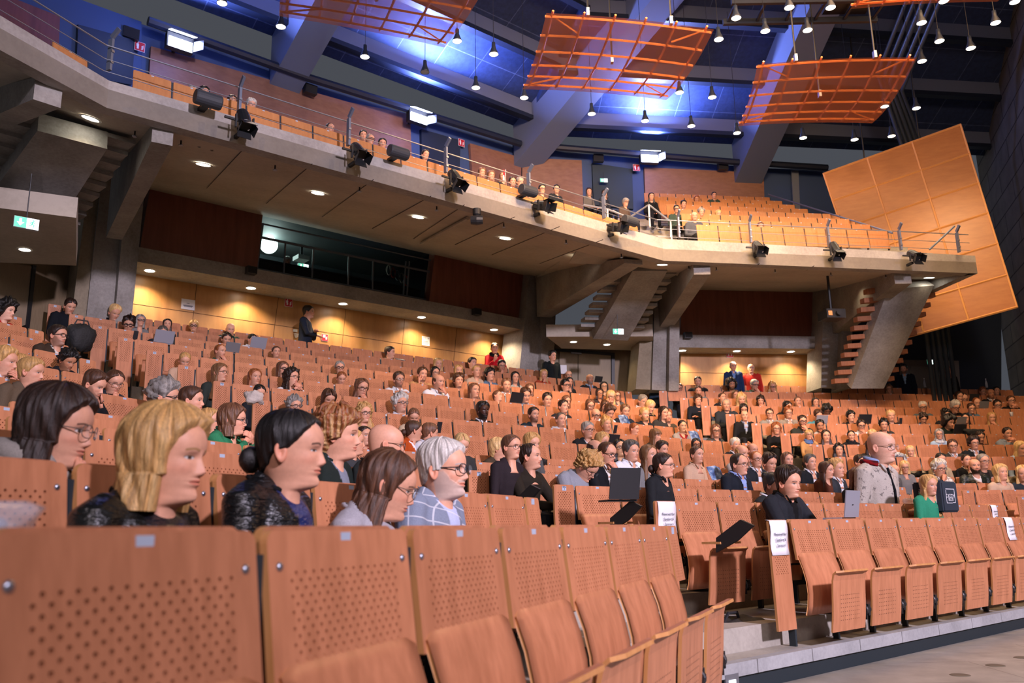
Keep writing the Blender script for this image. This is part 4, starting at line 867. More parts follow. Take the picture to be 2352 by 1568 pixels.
def notice(fr, n, x, y, w_, h_, lab, lines=(), wifi=False, cat='notice'):
    p = fr.hit(x, y, n); o = thing('paper_notice', p, lab, cat, None, fr.a); MB().box((0, 0, 0), w_, .003, h_).build('sheet', WHITEP, o); g = MB()
    for (zc_, a, b_) in lines: g.box(((a+b_)/2*w_, -.003, zc_*h_), (b_-a)*w_, .001, h_*.035)
    if wifi:
        for k in range(3): g.tube([(w_*.32+math.sin(t_)*w_*(.05+.05*k), -.003, h_*.2+math.cos(t_)*w_*(.05+.05*k)) for t_ in [(-.8+.2*q) for q in range(9)]], .003, 4)
    g.build('print', INK, o); return o
notice(M, NW-.01, 432, 699, .27, .21, 'white paper notice on the lit wood wall at the left', ((.1, -.12, .1), (-.1, -.35, .35), (-.16, -.35, .35), (-.22, -.3, .3)))
o = notice(M, NW-.01, 978, 783, .225, .225, 'white wireless network notice on the lit wood wall at the right', ((-.05, -.4, .25), (-.2, -.4, .35), (-.33, -.4, .25)), True); text_mesh(o, 'Wireless', .03, (-.1, -.004, .07), INK, align='LEFT')
o = thing('paper_notice', M.hit(678, 764, NW-.01), 'white cut out logo sheet behind the standing man in the dark sweater', 'notice', None, M.a); MB().box((0, 0, .05), .10, .003, .06).build('sheet', WHITEP, o); g = MB()
for k in range(14): g.box((-.02+.03*(k % 4)+.01*(k//4), -.001, -.02-.025*(k//4)), .022, .003, .018)
g.build('dots', WHITEP, o)
notice(R, 21.2, 1293, 848, .2, .23, 'white paper pinned to the beige double door beside the standing man in black')
o = thing('paper_notice', R.hit(1702, 866, NR_-.0+.12), 'white cut out logo sheet beside the man in the blue blazer', 'notice', None, R.a); g = MB()
for k in range(15): g.box((.03*(k % 3), 0, -.028*(k//3)), .02, .003, .018)
g.build('dots', WHITEP, o)
# ------------------------------------------------------------------ people
def hexc(s):
    s = ''.join(c*2 for c in s) if len(s) == 3 else s
    v = np.array([int(s[i:i+2], 16)/255 for i in (0, 2, 4)]); return np.where(v <= .04045, v/12.92, ((v+.055)/1.055)**2.4)
def attrmat(name, rough, extra=None, spec=.4):
    def f(nt, b):
        a = nt.nodes.new('ShaderNodeAttribute'); a.attribute_name = 'Col'; c = a.outputs['Color']
        if extra: c = extra(nt, b, c)
        nt.links.new(c, b.inputs['Base Color'])
    return mat(name, rough=rough, spec=spec, build=f)
def skinx(nt, b, c):
    b.inputs['Subsurface Weight'].default_value = .0
    n = noise(nt, coords(nt, (1, 1, 1)), 60, 3); return mixc(nt, 1.0, c, ramp(nt, n, [(.3, (.93, .92, .92)), (.7, (1.05, 1.04, 1.03))]), 'MULTIPLY')
def hairx(nt, b, c):
    n = noise(nt, coords(nt, (95, 95, 7)), 3.2, 4, .65); bump(nt, b, n, .004, .7)
    return mixc(nt, 1.0, c, ramp(nt, n, [(.3, (.55, .55, .55)), (.72, (1.45, 1.42, 1.38))]), 'MULTIPLY')
def clothx(nt, b, c):
    n = noise(nt, coords(nt, (1, 1, 1)), 9, 4, .6); bump(nt, b, n, .02, .35); f = noise(nt, coords(nt, (1, 1, 1)), 260, 2)
    return mixc(nt, 1.0, c, ramp(nt, f, [(.3, (.85, .85, .85)), (.7, (1.15, 1.15, 1.15))]), 'MULTIPLY')
def leatherx(nt, b, c):
    n = noise(nt, coords(nt, (5, 5, 16)), 1.6, 4, .6); bump(nt, b, n, .05, .6); return c
def plaidx(nt, b, c):
    w_ = []
    for ax, r in (('X', (0, 0, .25)), ('Z', (0, 0, .25))):
        v = coords(nt, (1, 1, 1)); mp = N(nt, 'ShaderNodeMapping'); mp.inputs['Rotation'].default_value = (.25, .0, .3); nt.links.new(v, mp.inputs[0])
        x = nt.nodes.new('ShaderNodeSeparateXYZ'); nt.links.new(mp.outputs[0], x.inputs[0]); k = math_n(nt, 'FRACT', math_n(nt, 'MULTIPLY', x.outputs['XYZ'.index(ax)], 15.0)); w_.append(math_n(nt, 'LESS_THAN', k, .09))
    m_ = math_n(nt, 'MAXIMUM', *w_); c2 = clothx(nt, b, c); return mixc(nt, math_n(nt, 'MULTIPLY', m_, .55), c2, (.75, .75, .78))
def checkx(nt, b, c):
    w_ = []
    for ax in 'XZ':
        v = coords(nt, (1, 1, 1)); x = nt.nodes.new('ShaderNodeSeparateXYZ'); nt.links.new(v, x.inputs[0]); k = math_n(nt, 'FRACT', math_n(nt, 'MULTIPLY', x.outputs['XYZ'.index(ax)], 14.0)); w_.append(math_n(nt, 'LESS_THAN', k, .13))
    return mixc(nt, math_n(nt, 'MULTIPLY', math_n(nt, 'MAXIMUM', *w_), .8), c, (.05, .04, .04))
def fleecex(nt, b, c):
    v = coords(nt, (1, 1, 1)); n = noise(nt, v, 34, 5, .75); bump(nt, b, n, .02, .6); return mixc(nt, math_n(nt, 'GREATER_THAN', noise(nt, v, 16, 5, .7), .59), c, (.22, .20, .18))
SKIN = attrmat('skin', .52, skinx); HAIR = attrmat('hair', .42, hairx, .5)
CLOTH = {'c': attrmat('cloth', .85, clothx, .2), 'l': attrmat('leather', .33, leatherx, .6), 'p': attrmat('plaid_cloth', .85, plaidx, .2), 'k': attrmat('checked_cloth', .8, checkx, .2), 'f': attrmat('flecked_wool', .95, fleecex, .1)}
LENSM = mat('spectacle_lens', (.9, .95, 1), .05, build=lambda nt, b: (b.inputs['Alpha'].__setattr__('default_value', .10)))
GFR = {'k': BLACKP, 'm': mat('wire_frame', (.30, .24, .2), .3, .7), 'b': mat('brown_frame', (.09, .04, .02), .35), 'd': mat('dark_shades', (.01, .01, .012), .15)}
def npmesh(name, V, Fq, col, m, smooth=True, mats=None, mi=None):
    me = bpy.data.meshes.new(name); me.from_pydata(np.asarray(V, float).tolist(), [], Fq)
    if smooth: me.polygons.foreach_set('use_smooth', [True]*len(me.polygons))
    at = me.color_attributes.new('Col', 'FLOAT_COLOR', 'POINT'); c = np.ones((len(V), 4)); c[:, :3] = col; at.data.foreach_set('color', c.ravel())
    for x in (mats or [m]): me.materials.append(x)
    me.update(); return me
RING = np.array([(-.14, -.058, .088, .084, 1), (-.10, -.044, .070, .055, 1), (-.05, -.036, .062, .0485, 1), (-.018, -.034, .060, .048, 1), (-.006, -.042, .063, .049, 1.1), (.001, -.064, .066, .050, 1.25), (.009, -.081, .069, .0505, 1.4),
    (.022, -.088, .073, .0515, 1.42), (.040, -.0865, .080, .0565, 1.3), (.055, -.0875, .086, .0615, 1.2), (.070, -.0875, .091, .0655, 1.1), (.085, -.087, .096, .069, 1.0), (.100, -.085, .1, .0715, .95), (.115, -.084, .104, .0735, .9), (.130, -.0885, .107, .075, .86),
    (.145, -.092, .109, .0765, .84), (.165, -.0905, .109, .076, .84), (.185, -.082, .104, .0715, .86), (.202, -.067, .094, .0625, .9), (.216, -.046, .078, .0495, .95), (.227, -.021, .056, .032, 1), (.232, .002, .03, .014, 1)])
def herm(z):
    x = RING[:, 0]; out = np.zeros((len(z), 4)); i = np.clip(np.searchsorted(x, z)-1, 0, len(x)-2); h = x[i+1]-x[i]; t = np.clip((z-x[i])/h, 0, 1)
    Y = RING[:, 1:]; d = np.gradient(Y, x, axis=0)
    h0 = 2*t**3-3*t**2+1; h1 = t**3-2*t**2+t; h2 = -2*t**3+3*t**2; h3 = t**3-t**2
    return h0[:, None]*Y[i]+(h1*h)[:, None]*d[i]+h2[:, None]*Y[i+1]+(h3*h)[:, None]*d[i+1]
def angles(ns, dens=.5):
    t = np.linspace(-1, 1, ns, endpoint=False); return math.pi*(dens*t+(1-dens)*t**3)
def section(P4, a):
    yf, yb, w_, e = [P4[:, k][:, None] for k in range(4)]
    s, c = np.sin(a)[None], np.cos(a)[None]; ee = np.where(c > 0, e, 1)
    x = w_*np.sign(s)*np.abs(s)**ee; y = np.where(c > 0, yf*np.abs(c)**.95, -yb*c); return x, np.where(c > 0, y, yb*np.abs(c))
G = lambda v, c, s: np.exp(-((v-c)/s)**2)
def gridfaces(nr, ns, off=0, flip=False):
    f = []
    for i in range(nr-1):
        for j in range(ns):
            k = (j+1) % ns; q = (off+i*ns+j, off+i*ns+k, off+(i+1)*ns+k, off+(i+1)*ns+j); f.append(q[::-1] if flip else q)
    return f
def head(lod, skin, hc, sex, beard, bcol, eyec=(.05, .03, .02), lip=None, lids=0.0, smile=0.0, age=0.0):
    if lod == 0: z = np.concatenate([[-.14, -.10, -.05, -.018, -.004, .003], np.arange(.010, .142, .0052), [.15, .165, .18, .195, .208, .218, .227, .232]]); ns = 36
    elif lod == 1: z = np.concatenate([np.linspace(-.14, -.02, 6), np.arange(-.012, .145, .0032), np.linspace(.15, .232, 14)]); ns = 64
    else: z = np.concatenate([np.linspace(-.14, -.02, 9), np.arange(-.012, .147, .0016), np.linspace(.15, .232, 22)]); ns = 128
    a = angles(ns, .42); x, y = section(herm(z), a); Z = np.repeat(z[:, None], ns, 1); fr = np.cos(a)[None] > .05
    ax = np.abs(x); m = 1.0 if sex == 'm' else .6
    hz = np.interp(z, [.068, .074, .082, .090, .125, .138], [0, .012, .0225, .021, .006, 0])[:, None]*(1 if sex == 'm' else .86); sg = np.interp(z, [.07, .08, .125], [.0135, .0115, .0075])[:, None]
    d = hz*np.exp(-(x/sg)**2) + .004*G(ax, .011, .006)*G(Z, .077, .006)
    d -= .0075*G(ax, .031, .015)*G(Z, .1175, .0085); d += .0048*G(ax, .0315, .0095)*G(Z, .1165, .0058); d += .0036*m*G(ax, .030, .02)*G(Z, .1335, .0065)
    mz = .056+smile*.006*(ax/.025)**2
    d += .0048*G(x, 0, .0195)*(G(Z-mz+.056, .0612, .0042)+1.1*G(Z-mz+.056, .0505, .0048)); d -= .0034*G(x, 0, .023)*G(Z-mz, 0, .0016)
    d += .0035*G(ax, .046, .017)*G(Z, .093, .015) + .0045*m*G(x, 0, .016)*G(Z, .020, .011) - .003*G(x, 0, .022)*G(Z, .040, .0055); d -= age*.0022*G(ax-(.088-Z)*.5, .026, .004)*G(Z, .066, .016)
    y = y - np.where(fr, d, 0)
    skin = np.array(skin); C = np.ones(x.shape+(3,))*skin; hcol = np.array(hc)*.75
    def blend(mask, col): C[:] = C*(1-np.clip(mask, 0, 1)[..., None])+np.array(col)*np.clip(mask, 0, 1)[..., None]
    F_ = np.where(fr, 1.0, 0)
    blend(.35*F_*(G(ax, .045, .02)*G(Z, .088, .016)+G(x, 0, .012)*G(Z, .083, .01)), skin*np.array([1.05, .72, .68]))
    if beard:
        bm = F_*0+np.where(np.cos(a)[None] > -.25, 1, 0)*1/(1+np.exp((Z-np.interp(ax, [0, .03, .055, .07], [.046, .056, .075, .11]))/.003))*1/(1+np.exp(-(Z+.008)/.004)); bm = np.maximum(bm, F_*G(Z, .0685, .0045)*(ax < .03)); blend(bm*beard, bcol if bcol is not None else hcol); y -= np.where(bm > .5, .003*beard, 0)
    if lip is None: lip = skin*np.array([.86, .50, .48])
    blend(F_*.9*((ax < .0245)*np.clip(1-((Z-mz)/(.0092*np.sqrt(np.clip(1-(ax/.025)**2, 0.01, 1))))**4, 0, 1)), lip); blend(F_*.75*G(Z-mz, 0, .0014)*(ax < .024), skin*.22)
    blend(F_*.5*G(ax, .008, .004)*G(Z, .0735, .0025), skin*.2)
    blend(F_*.85*np.clip(1.4-np.abs((Z-(.1365+.004*np.sin(np.clip((ax-.012)/.036, 0, 1)*3)-.002))/.0042)*1.2, 0, 1)*((ax > .011) & (ax < .050)), hcol*.8)
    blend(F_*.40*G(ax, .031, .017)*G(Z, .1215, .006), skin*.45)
    op = 1-lids; ez = (Z-.1165)/(.0056*max(op, .25)); ex = (ax-.0315)/.0140; ey = ex**2+ez**2
    if op > .3: blend(F_*np.clip((1.1-ey)*5, 0, 1), (.55, .52, .50)); blend(F_*np.clip((.0064-np.hypot(ax-.0315, Z-.1165))*900, 0, 1)*(ey < 1.15), eyec)
    blend(F_*.9*G(Z, .1165+.0056*max(op, .2)*np.sqrt(np.clip(1-ex**2, 0, 1)), .0015)*(np.abs(ex) < 1.05), hcol*.3)
    V = np.stack([x, y, Z], -1).reshape(-1, 3); Cc = C.reshape(-1, 3); F4 = gridfaces(len(z), ns)
    top = len(V); V = np.vstack([V, [[0, .012, .2335]], [[0, .01, -.14]]]); Cc = np.vstack([Cc, skin[None], skin[None]])
    F4 += [((len(z)-1)*ns+j, (len(z)-1)*ns+(j+1) % ns, top) for j in range(ns)]+[((j+1) % ns, j, top+1) for j in range(ns)]
    V = V-np.array([0, 0, .116])
    # ears
    nu, nv = (8, 10) if lod < 2 else (14, 20)
    for s in (-1, 1):
        u = np.linspace(0, math.pi, nu); v = np.linspace(0, 2*math.pi, nv, endpoint=False); U, W_ = np.meshgrid(u, v, indexing='ij')
        rr = np.sin(U); ey_ = .018*rr*np.cos(W_)*(1+.25*np.sin(W_)); ez_ = .031*rr*np.sin(W_); exx = .010*np.cos(U)*(1-.95*(rr < .72)*np.exp(-(rr/.5)**2)*(np.cos(U) > 0))+.012*(ey_/.018)*.6+.004
        E_ = np.stack([s*(.0735+exx), .012+ey_+.10*ez_, -.012+ez_], -1).reshape(-1, 3); o_ = len(V); V = np.vstack([V, E_]); Cc = np.vstack([Cc, np.ones((len(E_), 3))*skin*np.array([1.0, .82, .78])]); F4 += gridfaces(nu, nv, o_, s < 0)
    return V, F4, Cc
def tube_np(pts, rad, k=8, flat=1.0, nrm=None):
    mb = MB(); mb.tube(pts, rad, k); return np.array(mb.v), mb.f
HAIRS = {  # opening half-angle by height (z, a_open), thickness top/side, lower end, flare, noise amplitude and frequency
 'short': ([(.232, 0), (.198, 0), (.190, .45), (.172, .86), (.150, 1.05), (.130, 1.22), (.112, 1.28), (.108, 1.9), (.075, 2.05), (.058, 2.4), (.048, 3.3)], .022, .009, .03, 0, .0035, 9),
 'quiff': ([(.232, 0), (.203, 0), (.192, .55), (.172, .9), (.150, 1.05), (.130, 1.22), (.112, 1.28), (.108, 1.9), (.075, 2.05), (.058, 2.4), (.048, 3.3)], .034, .008, .03, 0, .005, 9),
 'thin': ([(.232, 0), (.222, .15), (.212, .8), (.185, 1.0), (.150, 1.12), (.130, 1.24), (.112, 1.3), (.108, 1.9), (.075, 2.05), (.058, 2.4), (.048, 3.3)], .010, .008, .03, 0, .003, 9),
 'fringe': ([(.232, 3.3), (.196, 3.2), (.182, 2.1), (.160, 1.35), (.130, 1.25), (.112, 1.3), (.108, 1.9), (.075, 2.05), (.058, 2.4), (.048, 3.3)], .004, .009, .03, 0, .003, 9),
 'curly': ([(.232, 0), (.192, 0), (.182, .5), (.165, .9), (.150, 1.05), (.125, 1.2), (.110, 1.3), (.108, 1.85), (.07, 2.05), (.05, 2.5), (.04, 3.3)], .040, .022, .02, 0, .014, 26),
 'afro': ([(.232, 0), (.185, 0), (.172, .55), (.150, .95), (.125, 1.1), (.100, 1.2), (.06, 1.5), (.03, 1.9), (.01, 3.3)], .055, .045, .0, 0, .016, 26),
 'mop': ([(.232, 0), (.178, 0), (.168, .5), (.155, .95), (.135, 1.12), (.10, 1.22), (.085, 1.7), (.05, 1.95), (.02, 2.4), (.005, 3.3)], .034, .022, -.01, 0, .009, 14),
 'crop': ([(.232, 0), (.165, 0), (.155, .55), (.150, 1.0), (.125, 1.15), (.10, 1.28), (.085, 1.75), (.05, 2.0), (.02, 2.4), (.01, 3.3)], .026, .018, 0, 0, .005, 10),
 'long': ([(.232, 0), (.204, 0), (.190, .5), (.165, .88), (.13, 1.08), (.09, 1.2), (.03, 1.25), (-.05, 1.2), (-.2, 1.15), (-.3, 1.2)], .018, .016, -.17, .012, .005, 12),
 'vlong': ([(.232, 0), (.204, 0), (.190, .5), (.165, .88), (.13, 1.08), (.09, 1.2), (.03, 1.2), (-.05, 1.1), (-.2, 1.1), (-.4, 1.2)], .018, .016, -.25, .018, .005, 12),
 'bob': ([(.232, 0), (.198, 0), (.186, .5), (.162, .86), (.13, 1.04), (.09, 1.12), (.03, 1.1), (-.05, 1.1)], .026, .024, -.02, .008, .005, 11),
 'bangs': ([(.232, 0), (.148, 0), (.142, .6), (.138, .9), (.13, 1.04), (.09, 1.12), (.03, 1.1), (-.05, 1.1), (-.3, 1.1)], .022, .020, -.15, .010, .005, 12),
 'wavy': ([(.232, 0), (.200, 0), (.186, .5), (.162, .86), (.13, 1.04), (.09, 1.15), (.03, 1.15), (-.05, 1.1), (-.3, 1.15)], .030, .030, -.14, .02, .012, 16),
 'tied': ([(.232, 0), (.205, 0), (.192, .5), (.170, .9), (.145, 1.12), (.118, 1.4), (.10, 1.9), (.07, 2.1), (.05, 2.5), (.04, 3.3)], .013, .009, .02, 0, .0025, 14)}
def hair(style, lod, hc, seed=0, hi=None):
    base = {'bun': 'tied', 'pony': 'tied', 'shades': 'tied', 'top': 'tied'}.get(style, style); tab, tt, ts, zend, flare, amp, freq = HAIRS[base]
    nr, ns = ((26, 40), (44, 72), (90, 170))[lod]; zs = np.concatenate([np.linspace(zend, .05, max(4, int(nr*.35)), endpoint=False), np.linspace(.05, .232, int(nr*.65))]); a = angles(ns, .75); rg = np.random.default_rng(seed)
    hz = np.maximum(zs, .072); P4 = herm(hz); low = np.clip((.072-zs)/.2, 0, 1.5)
    P4[:, 0] = np.where(zs < .072, -.06, P4[:, 0]); P4[:, 1] = np.where(zs < .072, .092+flare*low*1.2, P4[:, 1]); P4[:, 2] = np.where(zs < .072, .0705+flare*low*2.2, P4[:, 2])
    short = zend > -.005
    if short: P4 = herm(zs)
    x, y = section(P4, a); Z = np.repeat(zs[:, None], ns, 1)
    tz = np.array(tab)[::-1]; ao = np.interp(zs, tz[:, 0], tz[:, 1])[:, None]; sd = (np.abs(a)[None]-ao)*.085
    T = ts+(tt-ts)*np.clip((Z-.12)/.09, 0, 1); ph = rg.uniform(0, 6.3, 8)
    n1 = sum(np.sin(a[None]*f_+ph[i]+Z*(30+20*i)) for i, f_ in enumerate((freq*.5, freq*.83, freq*1.4)))/2.2
    if amp > .008:
        q = rg.standard_normal((nr_ := len(zs), ns)); kr = max(1, int(nr_/26)); 
        for _ in range(kr): q = (q+np.roll(q, 1, 1)+np.roll(q, -1, 1))/3; q[1:-1] = (q[1:-1]+q[2:]+q[:-2])/3
        n1 = n1*.35+q/q.std()*.8
    if lod == 2: n1 = n1+.5*sum(np.sin(a[None]*f_+ph[i]*2+Z*(18-9*i)+np.sin(Z*40+i)) for i, f_ in enumerate((31, 47, 68)))/1.5
    sm = np.clip(sd/.018, 0, 1); sm = sm*sm*(3-2*sm); off = (T+amp*n1)*sm - .009*(sd < 0)-.004*(1-sm)*(sd >= 0)
    nx, ny, nz = x, y*.9-.01, (Z-.11)*1.05*(Z > .11); ln = np.sqrt(nx**2+ny**2+nz**2)+1e-6
    X, Y, ZZ = x+nx/ln*off, y+ny/ln*off, Z+nz/ln*off
    ins = (sd < 0) & (Z < .085)
    if not short: X = np.where(ins, x*.55, X); Y = np.where(ins, np.maximum(y*.3, -.02), Y)
    V = np.stack([X, Y, ZZ], -1).reshape(-1, 3)
    str_ = 1+.22*np.sin(a*freq*2.3+ph[0])+.15*np.sin(a*freq*5.1+ph[1]); C = np.ones((len(zs), ns, 3))*np.array(hc)*str_[None, :, None]
    if hi is not None: k = np.clip(np.sin(a*freq*1.7+ph[3])*.5+.3, 0, 1)[None, :, None]*np.clip((.23-Z)/.1, .3, 1)[..., None]; C = C*(1-k)+np.array(hi)*k
    C = C.reshape(-1, 3); Fq = gridfaces(len(zs), ns); o = len(V); V = np.vstack([V, [[0, .012, .2335+tt]], [[0, .03, zend]]]); C = np.vstack([C, [hc], [hc]])
    Fq += [((len(zs)-1)*ns+j, (len(zs)-1)*ns+(j+1) % ns, o) for j in range(ns)]+[((j+1) % ns, j, o+1) for j in range(ns)]
    def addm(mb):
        nonlocal V, C, Fq; k = len(V); V = np.vstack([V, np.array(mb.v)]); C = np.vstack([C, np.ones((len(mb.v), 3))*np.array(hc)]); Fq = Fq+[tuple(i+k for i in f) for f in mb.f]
    def blob(c, r, sx=1, sy=1, sz=1):
        mb = MB(); n = 12; prof = [(r*math.sin(math.pi*i/9), -r*math.cos(math.pi*i/9)) for i in range(10)]; mb.lathe(prof, (0, 0, 0), (0, 0, 1), n, 0, False)
        mb.v = [(c[0]+x_*sx*(1+.09*math.sin(9*z_/r+3*x_/r)), c[1]+y_*sy, c[2]+z_*sz*(1+.08*math.sin(7*x_/r))) for x_, y_, z_ in mb.v]; addm(mb)
    if style in ('bun', 'shades'): blob((0, .128, .085), .042, 1.05, .85, 1)
    if style == 'top': blob((0, .105, .205), .036)
    if style == 'pony': addm(MB().tube([(0, .105, .13), (0, .14, .11), (0, .145, .05), (0, .13, -.04)], [.018, .03, .028, .012], 8))
    V = V-np.array([0, 0, .116]); return V, Fq, C
def glasses(style, fat=1.0):
    mb = MB(); r = .0016*fat; y = -.103
    for s in (-1, 1):
        n = 14; pts = []
        for i in range(n+1):
            t = 2*math.pi*i/n; e = .75; cx, sz = math.copysign(abs(math.cos(t))**e, math.cos(t)), math.copysign(abs(math.sin(t))**e, math.sin(t)); X_ = .033+.0245*cx; pts.append((s*X_, y+.012*(X_/.058)**2, .0015+.0195*sz))
        mb.tube(pts, r, 5, 0, False)
        mb.tube([(s*.0575, y+.014, .006), (s*.070, y+.045, .006), (s*.0765, .0, .006), (s*.079, .03, -.01)], r*1.15, 5)
    mb.tube([(-.009, y, .004), (0, y-.004, .007), (.009, y, .004)], r, 5); return mb
def hand_mb(side, curl, lod):
    """right hand (side=1 mirrors to left): wrist at the origin, fingers along -Y, palm down -Z, thumb towards -X for the right"""
    mb = MB(); k = 6 if lod < 2 else 10; cu = curl
    mb.tube([(0, .03, 0), (0, 0, 0), (0, -.03, 0), (0, -.065, 0), (0, -.088, -.002)], [.024, .026, .033, .037, .033], k)
    mb.v = [(x, y, z*.55) for x, y, z in mb.v]
    for i, (x, ln) in enumerate(((-.029, .072), (-.0105, .08), (.009, .075), (.027, .06))):
        p = Vector((x, -.082, 0)); d = 0.15*cu; pts = [p+Vector((0, .02, 0)), p]; ang = .12+.25*cu
        for q in (.45, .32, .23): p = p+Vector((x*.10*(1-cu), -math.cos(ang), -math.sin(ang)))*ln*q; pts.append(p); ang += .85*cu+.08
        mb.tube(pts, [.0095, .0092, .0085, .0078, .0062], k)
    mb.tube([(-.02, -.015, -.004), (-.042, -.042, -.012), (-.053, -.07, -.018-.012*cu), (-.050+.02*cu, -.095, -.022-.02*cu)], [.013, .0125, .0105, .008], k)
    if side > 0: mb.v = [(-x, y, z) for x, y, z in mb.v]; mb.f = [f[::-1] for f in mb.f]
    return mb
def remesh(mb, vox, smooth=4, name='tmp'):
    me = bpy.data.meshes.new(name); me.from_pydata(mb.v, [], mb.f); o = bpy.data.objects.new(name, me); COL.objects.link(o)
    r = o.modifiers.new('r', 'REMESH'); r.mode = 'VOXEL'; r.voxel_size = vox
    s = o.modifiers.new('s', 'SMOOTH'); s.factor = .5; s.iterations = smooth
    dg = bpy.context.evaluated_depsgraph_get(); ev = o.evaluated_get(dg).to_mesh(); n = len(ev.vertices); V = np.zeros(n*3); ev.vertices.foreach_get('co', V); V = V.reshape(-1, 3)
    Fq = [tuple(p.vertices) for p in ev.polygons]; bpy.data.objects.remove(o); bpy.data.meshes.remove(me); return V, Fq
POSES = {  # elbow and wrist of the right (x<0) and left arm in the shoulder frame, plus hand direction hints; 'H' = relative to the chin
 'lap': [((-.245, -.04, -.30), (-.10, -.27, -.40)), ((.245, -.04, -.30), (.10, -.27, -.40))],
 'desk': [((-.24, -.17, -.25), (-.06, -.38, -.27)), ((.24, -.17, -.25), (.06, -.38, -.27))],
 'cross': [((-.25, -.11, -.27), (.10, -.20, -.24)), ((.25, -.11, -.27), (-.10, -.22, -.21))],
 'chinR': [((-.20, -.24, -.26), 'H'), ((.24, -.16, -.28), (-.08, -.30, -.27))],
 'chinL': [((-.24, -.16, -.28), (.08, -.30, -.27)), ((.20, -.24, -.26), 'H')],
 'cheekR': [((-.24, -.20, -.24), 'K'), ((.24, -.15, -.28), (-.05, -.30, -.28))],
 'cheekL': [((-.24, -.15, -.28), (.05, -.30, -.28)), ((.24, -.20, -.24), 'K')],
 'clasp': [((-.22, -.25, -.24), 'C'), ((.22, -.25, -.24), 'C')],
 'phone': [((-.23, -.13, -.28), (-.05, -.30, -.13)), ((.24, -.17, -.25), (.08, -.34, -.22))],
 'tray': [((-.23, .02, -.29), (-.13, -.24, -.30)), ((.23, .02, -.29), (.09, -.30, -.30))]}
SK = {'n': 'd9a184', 'p': 'e3b298', 't': 'b98160', 'd': '6b4530', 'v': '47291b', 'r': 'd4917a', 'a': 'd8a880'}
HCOL = {'k': '120e0d', 'd': '2a1a12', 'b': '4a2e1d', 'l': '7a5637', 'o': 'c69a5e', 'y': 'd8b277', 'r': '8c4f27', 'g': '8f8a84', 's': '55504b', 'w': 'c9c4bd', 'x': '6b4630'}
KEYPEOPLE = {}
